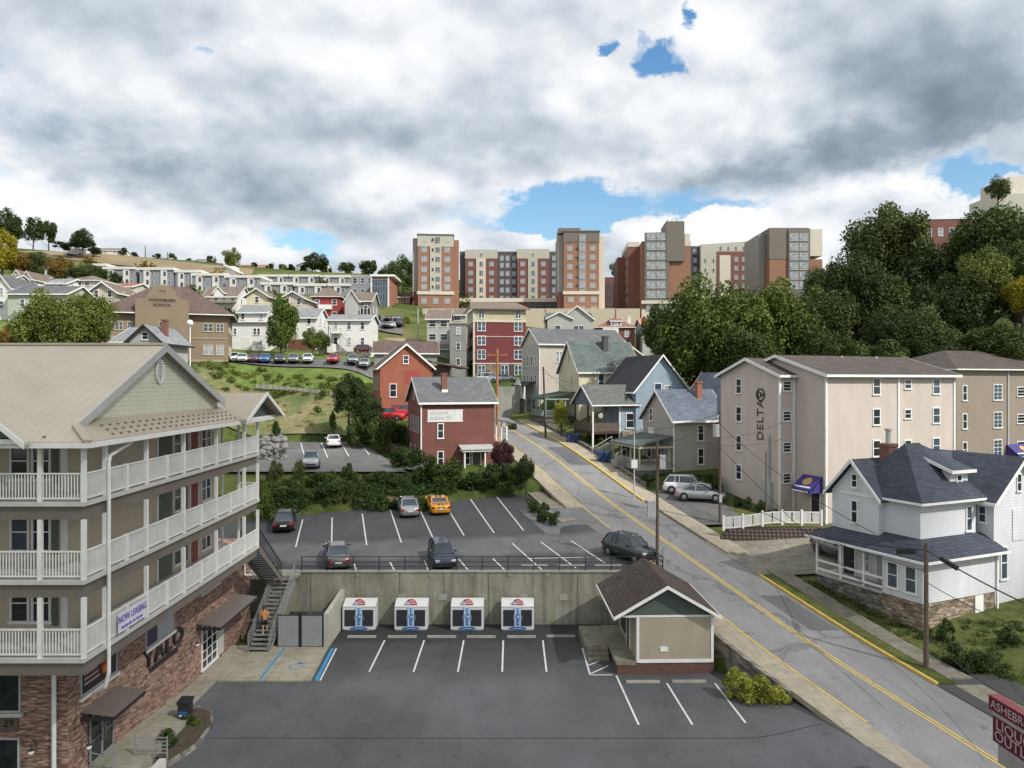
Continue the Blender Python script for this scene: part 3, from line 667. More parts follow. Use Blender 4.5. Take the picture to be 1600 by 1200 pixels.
up = [(473,812,462,855),(519,809,518,855),(566,803,573,852),(610,797,627,848),(654,792,677,842),(698,792,725,837),(735,780,772,833),(775,775,818,829)]
up += [(553,881,559,899),(609,878,620,899),(663,876,672,899),(717,874,738,899),(770,873,797,899),(800,849,856,899),(845,847,900,888),(892,845,945,880),(828,873,945,870)]
stripes('parking_lines', pxseg(up, zup), zup)
stripes('parking_lines', pxseg([(440,692,440,717),(470,692,476,715),(502,692,512,715),(533,692,545,713),(380,704,535,704),(562,691,577,711)], zmid), zmid, .12)

strip('dry_field', fr(316, 346, 4), lambda y: -200 - (346 - y) * .6, lambda y: -112 - (y - 316) * .3, 24, lambda x, y: T(x, y) + .25, plain('dry_field', (.25, .195, .11), .95, .25, .05, geo=True), kind='structure')
def lawn(c, name): return plain(name, c, .95, .3, .5, geo=True, spec=.1)
strip('green_slope', fr(109.5, 120, 1), lambda y: -48, lambda y: -18, 20, lambda x, y: T(x, y) + .06, lawn((.13, .18, .045), 'bright_grass'))
strip('lane_verge', fr(127.5, 137, 1), lambda y: -55, lambda y: -18, 20, lambda x, y: T(x, y) + .06, MT['bright_grass'])
strip('school_lawn', fr(95, 130, 3), lambda y: -110, lambda y: -68, 12, lambda x, y: T(x, y) + .06, MT['bright_grass'])

m_, nt_, b_ = newmat('dry_slope_grass'); v_ = ocoord(nt_, True)
c_ = ramp(nt_, noise(nt_, v_, .22, 8, .7), [(.32, (.05, .08, .022)), (.48, (.11, .13, .04)), (.6, (.2, .165, .085)), (.75, (.27, .21, .13))]); c_ = mixc(nt_, 1.0, c_, ramp(nt_, noise(nt_, v_, 3, 4, .8), [(.3, (.7,) * 3), (.7, (1.25,) * 3)]), 'MULTIPLY')
nt_.links.new(c_, b_.inputs['Base Color']); b_.inputs['Roughness'].default_value = .95
strip('dry_slope', fr(98.6, 109.3, .9), lambda y: -48, lambda y: -19 + (y - 98) * .2, 24, lambda x, y: T(x, y) + .05, m_)

stripes('asphalt_seam', [(-16, 36.1, 15.2, 36.1)], zlow, .05, plain('seam_dark', (.03, .03, .032), .9, .1), .008)
strip('asphalt_patch', rs(46, 51), lambda y: xroad(y) + 1.2, lambda y: xroad(y) + 3.0, 2, Zr, asphalt('patch_asphalt', (.12, .12, .122), .2, .2), dz=.004)
strip('asphalt_patch', rs(84, 92), lambda y: xroad(y) + .9, lambda y: xroad(y) + 3.1, 2, Zr, MT['patch_asphalt'], dz=.004)

strip('terrace_drive', fr(79.2, 84.5, .8), lambda y: -14.2 - (y - 84) * .45, lambda y: -9.5, 6, lambda x, y: zmid(x, y) + .02 * ss(x, -12, -10) * -8, MT['terrace_asphalt'])
# ================================================================ balcony apartment building, left foreground
veneer = stone('brick_veneer', [(.36, .20, .15), (.24, .135, .10), (.42, .28, .21), (.30, .16, .12), (.48, .35, .27), (.20, .11, .085)], (3.0, 13), bd=.03)
beige = siding('beige_siding', (.58, .505, .385), .17, .12); taupe = plain('taupe_beam', (.17, .15, .125), .6, .12)
sage = siding('sage_siding', (.60, .61, .50), .2, .22); green_dk = siding('dark_green_siding', (.085, .105, .09), .2, .25)
sagedk = plain('shutter_green', (.11, .125, .105), .6, .1); reddoor = plain('red_door', (.24, .04, .035), .5, .1)
mroof = ribbed('metal_roof', (.45, .405, .315), 0, .42); mroofy = ribbed('metal_roof_cross', (.45, .405, .315), 1, .42); mbrown = ribbed('metal_roof_pent', (.39, .335, .255), 1, .42)
deckw = plain('deck_edge', (.55, .54, .50), .6, .12)
AB = empty('apartment_building', (-18.5, 30.6, -1), 0, 'long four storey apartment building with white balcony railings, tan metal roof and brick ground floor', 'building')
def ab(mb, name, mat, par=None, **k):
    p = par or AB; off = tuple(AB.location)
    return obj(name, mb.mesh(name, mat, off), p, **k)
a = MB(); a.box(-44, 30.6, -2.5, -18.5, 52, 5.4); ab(a, 'brick_wall', veneer)
a = MB(); a.box(-43.9, 30.6, 5.42, -18.5, 46, 14.25); ab(a, 'upper_wall', beige)
for zd in (6.05, 9.0, 11.95):
    a = MB(); a.box(-44, 27.7, zd - .16, -16.1, 47, zd); ab(a, 'balcony_deck', deckw)
    a = MB(); a.box(-44, 27.85, zd - .68, -16.25, 46.85, zd - .165); ab(a, 'beam', taupe)
Yp = [27.85, 29.3, 30.9, 32.6, 34.5, 36.3, 38.3, 40.3, 42.3, 44.5, 46.85]; Xs = -16.2
def pickets(a, p, q, z0, z1, s=.115, t=.035):
    L = math.dist(p, q); n = int(L / s)
    for i in range(1, n):
        k = i / n; x, y = p[0] + (q[0]-p[0])*k, p[1] + (q[1]-p[1])*k; a.box(x - t/2, y - t/2, z0, x + t/2, y + t/2, z1)
for li, zd in enumerate((6.05, 9.0, 11.95)):
    zt = zd + 2.27
    for i, y in enumerate(Yp):
        full = i in (0, 1, 3, 5, 7, 9, 10)
        a = MB(); a.box(Xs - .075, y - .075, zd, Xs + .075, y + .075, zt if full else zd + 1.1); ab(a, 'post', white)
    for x in (-17.85, -19.6, -21.4, -23.2): a = MB(); a.box(x - .075, 27.775, zd, x + .075, 27.925, zt); ab(a, 'post', white)
    for x in (-17.4, -18.45): a = MB(); a.box(x - .06, 46.79, zd, x + .06, 46.91, zt); ab(a, 'post', white)
    pts = [(-17.85, 27.85), (-19.6, 27.85), (-21.4, 27.85), (-23.2, 27.85)]
    segs = [((Xs, Yp[i]), (Xs, Yp[i+1])) for i in range(len(Yp) - 1)] + [((Xs, 27.85), pts[0])] + [(pts[i], pts[i+1]) for i in range(3)] + [((Xs, 46.85), (-17.4, 46.85))]
    if li == 0: segs[-1:] = []
    for p, q in segs:
        a = MB(); a.bar((*p, zd + 1.06), (*q, zd + 1.06), .09, .05); a.bar((*p, zd + .12), (*q, zd + .12), .06, .05); pickets(a, p, q, zd + .14, zd + 1.04)
        ab(a, 'railing', white)
# windows, doors of the upper floors
def abwin(face, s, z, w, h, kind='dh', gm=None, fm=None, zoff=0): 
    rt = AB
    if face == 'F': loc, rz = (s + 18.5, 0, z + 1), 0
    else: loc, rz = (0, s - 30.6, z + 1), math.pi / 2
    A, G = win_mesh(w, h, kind, fm or white, gm or rnd.choice([glassd, glassd, glassb]))
    o = obj('window', A, rt, loc, (0, 0, rz)); obj('pane', G, o)
def abbox(name, face, s0, s1, z0, z1, mat, pr=.05, base=0):
    a = MB()
    if face == 'F': a.box(s0, 30.6 - pr, z0, s1, 30.6 + base, z1)
    else: a.box(-18.5 - base, s0, z0, -18.5 + pr, s1, z1)
    return ab(a, name, mat)
for zd in (6.05, 9.0, 11.95):
    for s in (-20.45, -19.55, -22.2, -23.1): abwin('F', s, zd + .45, .82, 1.6)
    abbox('shutter', 'F', -19.1, -18.85, zd + .3, zd + 2.1, sagedk); abbox('corner_trim', 'F', -18.72, -18.47, zd, zd + 2.27, white, .06)
    abbox('wall_panel', 'R', 38.4, 40.0, zd + .02, zd + 2.25, sagedk, .03); abbox('panel_trim', 'R', 38.2, 38.38, zd, zd + 2.27, white, .08)
    abwin('R', 40.6, zd + .35, .9, 1.55); abbox('shutter', 'R', 41.15, 41.9, zd + .3, zd + 2.2, sagedk)
    o = obj('door', (lambda k: k[0])(WC.setdefault(('rd',), (None,)) if False else (None,)) or MB().box(-.55, -.08, 0, .55, .02, 2.15).mesh('door', white), AB, (0, 42.7 - 30.6, zd + 1), (0, 0, math.pi / 2))
    obj('door_panel', MB().box(-.45, -.1, .02, .45, -.07, 2.06).mesh('door_panel', reddoor), o)
    abwin('R', 44.4, zd + .35, 1.4, 1.5, 'pair'); abbox('corner_trim', 'R', 45.82, 46.02, zd, zd + 2.27, white, .06)
# roof
zE = 14.25; Rz = 18.3; Ry = 36.0; sl = (Rz - zE) / (Ry - 27.4)
a = MB()
xr_ = -16.9
zk = zE + sl * (xr_ + 15.8) * -1
yv = 27.4 + 1.1
a.slab([(-46, Ry, Rz), (-46, 27.4, zE), (-15.8, 27.4, zE), (xr_, yv, zk), (xr_, Ry, Rz)], .12)
ro = ab(a, 'roof', mroof)
a = MB(); a.slab([(-46, Ry, Rz), (xr_, Ry, Rz), (xr_, 43.3, Rz - .4 * 7.3), (-46, 43.3, Rz - .4 * 7.3)], .12); ab(a, 'roof_slope', mroof)
a = MB(); a.slab([(-15.8, 27.4, zE), (-15.8, 48.6, zE), (-17.5, 48.6, zE + sl * 1.7), (-17.5, 29.1, zE + sl * 1.7)], .1)
g = a; g.k = 1
for i in range(3):
    for k in range(30):
        y = 29.6 + k * .62 + i * .2; x = -16.05 - i * .34
        if y < 48.4 and y > 28.2 + i * .3: zq = zE + sl * (-15.8 - x); g.box(x - .05, y - .04, zq - .01, x + .05, y + .04, zq + .06)
for k in range(22):
    x = -17.6 - k * .5; y = 27.7 + (k % 2) * .35; zq = zE + sl * (y - 27.4)
    if x > -17.9: g.box(x - .04, y - .05, zq - .01, x + .04, y + .05, zq + .06)
pent = ab(a, 'pent_roof', [mbrown, taupe])
a = MB(); a.bar((-46, Ry, Rz + .03), (xr_, Ry, Rz + .03), .3, .1); ab(a, 'ridge_cap', mroofy)
a = MB(); a.bar((xr_ + .02, yv, zk + .03), (-15.8, 27.4, zE + .03), .3, .1); ab(a, 'hip_cap', mbrown)
# gable wall over the pent roof
def zg(y): return Rz - .12 - (sl * (Ry - y) if y < Ry else .4 * (y - Ry))
a = MB(); a.ext([(-17.3, 28.9, zg(28.9)), (-17.3, Ry, zg(Ry)), (-17.3, 43.2, zg(43.2)), (-17.3, 43.2, 14.3), (-17.3, 28.9, 14.3)], (-.3, 0, 0)); ab(a, 'gable_wall', sage)
a = MB()
for (y0, y1) in ((28.6, Ry), (Ry, 43.35)):
    a.ext([(xr_ - .02, y0, zg(y0) + .15), (xr_ - .02, y1, zg(y1) + .15), (xr_ - .02, y1, zg(y1) - .22), (xr_ - .02, y0, zg(y0) - .22)], (.06, 0, 0))
    a.ext([(-17.28, y0 + .3, zg(y0+.3) - .3), (-17.28, y1, zg(y1) - .3), (-17.28, y1, zg(y1) - .42), (-17.28, y0 + .3, zg(y0+.3) - .42)], (.05, 0, 0))
ab(a, 'rake_board', grayw)
a = MB(); n = 20; c = (-17.22, 36.0, 17.0)
ring = [(c[0], c[1] + .36 * math.cos(t * 2 * math.pi / n), c[2] + .55 * math.sin(t * 2 * math.pi / n)) for t in range(n)]
for p, q in zip(ring, ring[1:] + ring[:1]): a.bar(p, q, .09, .08)
for k in range(-3, 4): a.box(-17.27, 35.74, 17 + k * .13, -17.2, 36.26, 17.05 + k * .13)
ab(a, 'oval_vent', white)
# ceiling, fascia and gutters
a = MB(); a.box(-46, 27.55, 14.0, -15.95, 48.5, 14.14); ab(a, 'soffit', deckw)
a = MB(); a.box(-46, 27.28, 14.02, -15.7, 27.42, 14.2); a.box(-15.82, 27.43, 14.02, -15.68, 48.6, 14.2); ab(a, 'gutter', white)
# small cross gable over the end porch
a = MB(); zr2 = 15.8
a.slab([(-15.3, 45.9, zr2), (-15.3, 42.5, 14.3), (-21, 42.5, 14.3), (-21, 45.9, zr2)], .1); a.slab([(-15.3, 45.9, zr2), (-21, 45.9, zr2), (-21, 49.3, 14.3), (-15.3, 49.3, 14.3)], .1); ab(a, 'porch_roof', mbrown)
a = MB(); a.ext([(-15.9, 43.1, 14.3), (-15.9, 45.9, 15.62), (-15.9, 48.7, 14.3)], (-.1, 0, 0)); ab(a, 'porch_gable', green_dk)
a = MB()
for (y0, z0, y1, z1) in ((42.4, 14.25, 45.9, 15.8), (45.9, 15.8, 49.4, 14.25)): a.ext([(-15.28, y0, z0 + .04), (-15.28, y1, z1 + .04), (-15.28, y1, z1 - .2), (-15.28, y0, z0 - .2)], (.05, 0, 0))
a.box(-15.95, 42.7, 14.1, -15.75, 49.1, 14.29); ab(a, 'porch_trim', white)
# front cross gable
a = MB(); fx, fz = -21.9, 17.5
yi = 27.4 + (fz - zE) / sl
a.slab([(fx, 26.9, fz), (-17.85, 26.9, zE), (-17.85, 27.5, zE + .03), (fx, yi, fz)], .12); a.slab([(fx, 26.9, fz), (fx, yi, fz), (-26, 27.5, zE), (-26, 26.9, zE)], .12); ab(a, 'front_gable_roof', mroofy)
a = MB(); a.ext([(fx, 27.3, fz - .15), (-18.3, 27.3, 14.4), (-25.6, 27.3, 14.4)], (0, .1, 0)); ab(a, 'front_gable', green_dk)
a = MB()
for s in (-1, 1):
    xe = -17.8 if s > 0 else -26
    a.ext([(fx, 26.86, fz + .05), (xe, 26.86, zE + .02), (xe, 26.86, zE - .22), (fx, 26.86, fz - .2)], (0, -.05, 0))
a.box(-25.5, 27.15, 14.18, -18.2, 27.28, 14.36); ab(a, 'front_gable_trim', white)
# downspouts
a = MB(); x = -16.05
a.path([(x, 31.2, 14.05), (x, 30.9, 13.9), (x, 29.4, 13.55), (x, 29.3, 13.3), (x, 29.3, 4.9), (x - .2, 29.4, 4.3), (x - .9, 29.8, 3.9)], .075, 8); ab(a, 'downspout', white)
a = MB(); a.path([(-18.95, 30.45, 5.4), (-18.95, 30.45, -1)], .09, 8); ab(a, 'downspout', white)
a = MB(); a.path([(-18.38, 50.6, 5.0), (-18.38, 50.6, 3.2), (-18.2, 51.3, 3.0)], .07, 8); ab(a, 'downspout', white)
# ground floor openings
def gbox(name, face, s0, s1, z0, z1, mat, pr): return abbox(name, face, s0, s1, z0, z1, mat, pr)
poster = plain('poster_black', (.018, .014, .016), .35, .1)
def abframe(face, s0, s1, z0, z1, fill, sill=True, nm='window'):
    a = MB(); t = .08
    def bx(p, q, r_, s_, pr): 
        if face == 'F': a.box(p, 30.6 - pr, r_, q, 30.62, s_)
        else: a.box(-18.52, p, r_, -18.5 + pr, q, s_)
    bx(s0, s0 + t, z0, z1, .06); bx(s1 - t, s1, z0, z1, .06); bx(s0 + t, s1 - t, z1 - t, z1, .06); bx(s0 + t, s1 - t, z0, z0 + t, .055)
    o = ab(a, nm, grayw)
    b = MB()
    if face == 'F': b.box(s0 + t, 30.57, z0 + t, s1 - t, 30.61, z1 - t)
    else: b.box(-18.51, s0 + t, z0 + t, -18.47, s1 - t, z1 - t)
    g = ab(b, 'pane', fill); g.parent = o
    if sill: abbox('sill', face, s0 - .1, s1 + .1, z0 - .16, z0 - .01, deckw, .14)
    return o
w1 = abframe('R', 31.5, 34.4, 2.95, 4.6, poster)
lt = plain('poster_text', (.42, .28, .28), .5, .05); rd = plain('poster_red', (.38, .03, .02), .5, .3, 4); ye = plain('poster_yellow', (.6, .25, .03), .5, .3, 6)
a = MB()
for k in range(3): a.box(-18.455, 31.75, 3.35 + k * .22, -18.45, 32.95 - k * .12, 3.45 + k * .22)
ab(a, 'poster_text', lt)
a = MB(); a.ball((-18.46, 33.35, 3.65), .02, .3, .42); o = ab(a, 'poster_picture', rd); a = MB(); a.ball((-18.45, 33.35, 3.5), .02, .16, .2); ab(a, 'poster_picture', ye)
w2 = abframe('R', 37.1, 40.2, 2.95, 4.5, plain('frosted_film', (.42, .43, .45), .4, .12))
a = MB(); a.box(-18.46, 37.2, 3.05, -18.45, 38.3, 4.4); ab(a, 'poster_picture', plain('poster_purple', (.07, .045, .12), .4, .8, 5))
abframe('R', 43.6, 46.4, 3.9, 5.0, glassd)
abframe('F', -22.5, -20.4, 2.75, 4.7, glassd); abframe('F', -22.5, -20.45, .2, 1.7, glassd, False)
def canopy(y0, y1, z):
    a = MB(); a.slab([(-18.45, y0, z + .22), (-17.05, y0, z + .04), (-17.05, y1, z + .04), (-18.45, y1, z + .22)], .06); ab(a, 'canopy', ribbed('canopy_metal', (.17, .145, .125), 1, .16) if 'canopy_metal' not in MT else MT['canopy_metal'])
    a = MB(); a.box(-17.1, y0 - .02, z - .17, -17.03, y1 + .02, z - .025); a.box(-18.46, y0 - .03, z - .17, -17.11, y0 + .03, z - .02); a.box(-18.46, y1 - .03, z - .17, -17.11, y1 + .03, z - .02); ab(a, 'canopy_edge', dark)
canopy(31.5, 34.2, 2.15); canopy(43.1, 49.2, 2.1)
# entrance doors
a = MB(); t = .07
a.box(-18.45, 32.1, -.33, -18.38, 32.1 + t, 1.85); a.box(-18.45, 34.0 - t, -.33, -18.38, 34.0, 1.85); a.box(-18.45, 32.1 + t, 1.85 - t, -18.38, 34.0 - t, 1.85); a.box(-18.45, 33.0, -.33, -18.38, 33.1, 1.77); a.box(-18.45, 32.17, -.33, -18.38, 33.93, -.2)
dr = ab(a, 'entrance_door', steel); a = MB(); a.box(-18.5, 32.15, -.3, -18.43, 33.95, 1.8); ab(a, 'pane', glassd, dr).parent = dr
a = MB(); a.path([(-18.33, 32.95, .5), (-18.28, 32.95, .55), (-18.28, 32.95, .95), (-18.33, 32.95, 1.0)], .02); a.path([(-18.33, 33.15, .5), (-18.28, 33.15, .55), (-18.28, 33.15, .95), (-18.33, 33.15, 1.0)], .02); a.bar((-18.35, 32.2, .75), (-18.35, 33.9, .78), .03); ab(a, 'handle', steel).parent = dr
# glazed overhead door beside it a pale door
A, G = win_mesh(2.3, 2.7, 'garage', white, glassd); o = obj('garage_door', A, AB, (0, 44.95 - 30.6, .25), (0, 0, math.pi / 2)); obj('pane', G, o)
abbox('door', 'R', 46.25, 47.1, -.75, 1.9, plain('pale_door', (.5, .49, .45), .5, .1), .06)
# building lettering
blk = plain('black_letter', (.03, .03, .032), .4, .2)
o = textobj('YALO', 1.25, blk, AB, (-18.42 + 18.5, 39.1 - 30.6, 2.42 + 1), (R(90), 0, R(90)), .05, name='sign_lettering', sx=1.25, spacing=1.15, bold=.02)
o = textobj('AT THE MARKET', .26, blk, AB, (-18.44 + 18.5, 39.6 - 30.6, 1.68 + 1), (R(90), 0, R(90)), .02, name='sign_lettering', sx=1.3); bpy.data.objects.remove(o)
a = MB(); [a.box(-18.5, 37.5 + k * .27, 1.62, -18.44, 37.62 + k * .27 + .05, 1.8) for k in range(12)]; a.box(-18.5, 37.4, 1.84, -18.45, 41.0, 1.87); ab(a, 'sign_underline', blk)
textobj('29', .45, blk, AB, (-20.9 + 18.5, -.03, 2.3 + 1), (R(90), 0, 0), .02, name='house_number')
a = MB(); a.box(-21.3, 30.55, 2.0, -20.5, 30.59, 2.6); ab(a, 'number_plate', plain('plate_brown', (.12, .09, .07), .6, .1))
def sconce(loc, d):
    a = MB(); x, y, z = loc
    pts = [(x + d[0]*.06, y + d[1]*.06, z - .25), (x + d[0]*.1, y + d[1]*.1, z + .2), (x + d[0]*.25, y + d[1]*.25, z + .35), (x + d[0]*.4, y + d[1]*.4, z + .22), (x + d[0]*.4, y + d[1]*.4, z + .02)]
    a.path(pts, .018); a.tube((x + d[0]*.4, y + d[1]*.4, z + .08), (x + d[0]*.4, y + d[1]*.4, z - .02), .03, .12); o = ab(a, 'wall_lamp', dark)
    b = MB(); b.ball((x + d[0]*.4, y + d[1]*.4, z - .1), .11); ab(b, 'bulb', white).parent = o
sconce((-19.7, 30.55, 1.4), (0, -1)); sconce((-18.45, 31.4, 1.0), (1, 0)); sconce((-18.45, 42.2, 1.5), (1, 0))
# leasing banner tied to the lowest railing
bn = empty('banner', (-16.08, 30.3, 6.2), 0, 'white leasing banner with purple lettering tied to the lowest balcony railing', 'banner')
bn.rotation_euler = (0, 0, 0)
a = MB()
v = []; 
for i in range(9):
    y = 30.0 + i * .29; 
    for j in range(4): v.append((.02 + .015 * math.sin(i * 1.7 + j), y - 30.3, j * .27))
a.add(v, [(i*4+j, (i+1)*4+j, (i+1)*4+j+1, i*4+j+1) for i in range(8) for j in range(3)]); a.build('cloth', plain('banner_cloth', (.66, .65, .72), .7, .06), bn)
pu = plain('purple_ink', (.2, .12, .5), .6, .1)
textobj('NOW LEASING', .42, pu, bn, (.05, .85, .52), (R(90), 0, R(90)), .004, name='banner_lettering', sx=.8)
a = MB(); [a.box(.03, -.05 + k * .3, .12, .045, .16 + k * .3, .22) for k in range(6)]; a.build('banner_lettering', pu, bn)
# dark stair from the lowest balcony to the upper lot
st = empty('steel_stair', (-17.4, 46.9, 6.05), 0, 'dark enclosed stair dropping from the lowest balcony to the upper parking lot', 'stairs')
a = MB(); L = 4.6; H = 3.35
a.ext([(0, 0, 0), (0, L, -H), (0, L, -H - .35), (0, 0, -.5)], (.06, 0, 0)); a.ext([(1.35, 0, 0), (1.35, L, -H), (1.35, L, -H - .35), (1.35, 0, -.5)], (-.06, 0, 0)); a.build('stringer', taupe, st)
a = MB()
for k in range(17): a.box(.07, k * L / 17, -.02 - k * H / 17 - .05, 1.28, (k + 1.1) * L / 17, -.02 - k * H / 17)
a.build('treads', dark, st)
a = MB()
for x in (0.03, 1.32):
    a.bar((x, 0, 1.0), (x, L, 1.0 - H), .05); a.bar((x, 0, .15), (x, L, .15 - H), .03)
    n = 26
    for k in range(n + 1): a.bar((x, k * L / n, -.02 - k * H / n), (x, k * L / n, 1.0 - k * H / n), .02)
a.build('railing', dark, st)
# ================================================================ lower lot: wall, stair, gates, ice merchandisers, kiosk
a = MB(); a.box(-20, 53.0, -1.6, 10.9, 53.35, 2.74); 
w = thing('retaining_wall', a, conc, 'long stained concrete retaining wall between the lower and upper parking lots', 'wall', loc=(-5, 53, -1))
cp_ = MB(); cp_.box(-20, 52.93, 2.75, 10.95, 53.42, 2.84); cp_.build('coping', kerbm, w, world=True)
a = MB()
for k in range(8): a.box(-14.5 + k * 3.2, 52.985, -1.5, -14.47 + k * 3.2, 53.0, 2.7)
a.build('joint', plain('joint_dark', (.1, .095, .08), .9, .2), w, world=True)
a = MB()
for k in range(6): a.box(-8.2 + k * 2.9, 52.96, .75, -7.6 + k * 2.9, 52.995, 1.2)
a.build('drain_plate', plain('plate_gray', (.36, .35, .31), .7, .2), w, world=True)
# rail on the wall
fn = empty('metal_railing', (-15.2, 53.2, 2.84), 0, 'black metal railing along the top of the concrete retaining wall', 'railing')
pts = [(-15.2, 53.2, 2.84), (10.9, 53.2, 2.84), (8.6, 59.5, 3.45)]
a = MB(); b = MB()
for p, q in zip(pts, pts[1:]):
    for h in (.28, .62, 1.0): a.bar((p[0], p[1], p[2] + h), (q[0], q[1], q[2] + h), .045)
    n = max(2, int(math.dist(p, q) / 1.75))
    for k in range(n + 1):
        x, y, z = [p[i] + (q[i] - p[i]) * k / n for i in range(3)]; MB().box(x - .03, y - .03, z, x + .03, y + .03, z + 1.03).build('post', dark, fn, world=True)
a.build('rails', dark, fn, world=True)
# side wall of the bin yard
a = MB(); a.ext([(-12.35, 48.3, -1.4), (-12.35, 52.97, -1.4), (-12.35, 52.97, 1.55), (-12.35, 48.3, 1.25)], (.3, 0, 0)); thing('side_wall', a, concrete('pale_concrete', (.44, .42, .37), .25), 'short pale concrete wall closing the bin yard beside the first ice freezer', 'wall', loc=(-12.2, 50, -1))
a = MB(); a.box(-17.6, 52.4, -1.4, -16.5, 52.98, 2.6); a.box(-19.9, 51.9, 2.55, -15.2, 52.98, 2.78); thing('stair_landing', a, conc, 'concrete landing at the head of the outdoor steel stair', 'landing', loc=(-17, 52.5, 2.6))
# gates
gm = plain('gate_gray', (.3, .315, .325), .5, .08)
for i, (x0, x1, lab) in enumerate(((-15.4, -13.95, 'grey corrugated bin yard gate next to the steel stair'), (-13.85, -12.4, 'grey corrugated bin yard gate next to the pale concrete side wall'))):
    g = empty('yard_gate', (x0, 48.3, -.92), 0, lab, 'gate', 'pair of grey bin yard gates')
    a = MB(); n = 24
    for k in range(n): xx = (x1 - x0 - .12) * k / n + .06; a.box(xx, -.02 - (.02 if k % 2 else 0), .06, xx + (x1 - x0 - .12) / n, .02, 2.05)
    a.build('panel', gm, g)
    a = MB(); a.box(0, -.04, 0, .06, .04, 2.15); a.box(x1 - x0 - .06, -.04, 0, x1 - x0, .04, 2.15); a.box(.06, -.035, 2.06, x1 - x0 - .06, .035, 2.12); a.build('frame', dark, g)
    a = MB(); a.box(x1 - x0 - .02 if i == 0 else -.03, -.06, 0, x1 - x0 + .05 if i == 0 else -.01, .1, 2.3); a.build('gate_post', dark, g)
a = MB(); a.box(-15.2, 49.2, -.9, -13.9, 50.6, .5); a.box(-13.7, 49.2, -.9, -12.6, 50.6, .45); 
for x0, x1, lab in ((-15.2, -14.0, 'dark waste container behind the gate nearest the stair'), (-13.7, -12.6, 'dark waste container behind the gate nearest the concrete wall')):
    d = empty('waste_container', (x0, 49.3, -.92), 0, lab, 'bin', 'waste containers in the yard'); a = MB(); a.box(0, 0, .1, x1 - x0, 1.3, 1.25); a.build('body', plain('bin_green', (.03, .045, .04), .6, .1), d); b = MB(); b.slab([(-.04, -.04, 1.35), (x1 - x0 + .04, -.04, 1.35), (x1 - x0 + .04, 1.35, 1.6), (-.04, 1.35, 1.6)], .08); b.build('lid', dark, d)
# pad and blue marks
strip('concrete_pad', fr(42.9, 48.6, .8), lambda y: -18.48, lambda y: -11.75 - (y - 42.9) * .055, 12, lambda x, y: -.92, concrete('pad_concrete', (.36, .33, .265), .22, 2.4), th=.2)
strip('walkway', fr(32.0, 42.9, .8), lambda y: -18.48, lambda y: -17.25 + (.9 if y < 38 else .9 - min(.9, (y - 38) * .9)), 3, lambda x, y: -.36 - .55 * ss(y, 34, 42.8), concrete('walk_concrete', (.33, .31, .255), .25, 1.8), th=.7)
stripes('blue_marking', [(-14.75, 43.0, -14.85, 48.1)], lambda x, y: -.92, .14, bluep, .006)
stripes('blue_marking', [(-11.45, 43.0, -11.75, 48.2)], zlow, .2, bluep, .02); stripes('parking_lines', [(-11.22, 43.0, -11.5, 48.2)], zlow, .1, whitep, .021)
a = MB(); n = 18; sym = []
for k in range(n): t0, t1 = 2*math.pi*k/n, 2*math.pi*(k+1)/n; sym.append((-13.15 + .42*math.cos(t0), 45.0 + .5*math.sin(t0), -13.15 + .42*math.cos(t1), 45.0 + .5*math.sin(t1)))
sym = sym[3:-2] + [(-13.15, 45.2, -13.15, 46.0), (-13.15, 45.5, -12.7, 45.4), (-12.95, 45.1, -12.6, 44.8)]
stripes('blue_marking', sym, lambda x, y: -.92, .1, paintm('faded_blue', (.1, .27, .42), .6), .008)
# steel stair with person
sv = empty('outdoor_stair', (-17.0, 47.35, -.92), 0, 'grey galvanised outdoor stair climbing beside the brick wall to the upper lot', 'stairs')
L, H, W_ = 4.6, 3.5, 1.35; xs = lambda k: .3 * k
a = MB(); n = 17
for k in range(n): x = xs(k / n); a.box(x + .05, k * L / n, (k + 1) * H / n - .05, x + W_ - .05, (k + 1) * L / n + .02, (k + 1) * H / n)
a.build('treads', steel, sv)
a = MB()
for s in (0, W_): a.ext([(s, 0, 0), (s + .3, L, H), (s + .3, L, H - .3), (s, .35, -.02)], (.05, 0, 0))
a.build('stringers', steel, sv)
a = MB(); b = MB()
for s in (.02, W_ + .02):
    for h in (1.0, .75, .5, .25): a.bar((s, 0, h + .1), (s + .3, L, H + h), .035)
    for k in range(6): q = k / 5; a.bar((s + .3 * q, L * q, H * q), (s + .3 * q, L * q, H * q + 1.08), .05)
a.build('handrails', steel, sv)
# person: skinned skeleton walking down
def skinmesh(name, verts, edges, mat, parent, sub=2):
    me = bpy.data.meshes.new(name); me.from_pydata([v[:3] for v in verts], edges, []); o = obj(name, me)
    md = o.modifiers.new('s', 'SKIN'); o.modifiers.new('u', 'SUBSURF').levels = sub; me.materials.append(mat)
    for i, v in enumerate(verts):
        r = v[3]; me.skin_vertices[0].data[i].radius = (r, r) if not isinstance(r, tuple) else r
    me.skin_vertices[0].data[0].use_root = True
    dg = bpy.context.evaluated_depsgraph_get(); dg.update(); m2 = bpy.data.meshes.new_from_object(o.evaluated_get(dg)); bpy.data.objects.remove(o)
    m2.name = name; m2.polygons.foreach_set('use_smooth', [True] * len(m2.polygons)); return obj(name, m2, parent)
skin = plain('skin', (.42, .25, .17), .6, .05); shirt = plain('orange_shirt', (.55, .22, .06), .9, .12, 6); shorts = plain('black_shorts', (.02, .02, .022), .9, .1); shoe = plain('white_shoe', (.6, .6, .58), .6, .1); hairm = plain('brown_hair', (.05, .03, .02), .8, .2, 20)
k0 = 4; py_ = k0 * L / n; pz_ = (k0 + 1) * H / n
pr_ = empty('person', (-16.3, 47.35 + py_, -.92 + pz_ - .2), math.pi, 'person in orange shirt and dark shorts walking on the grey outdoor stair', 'person')
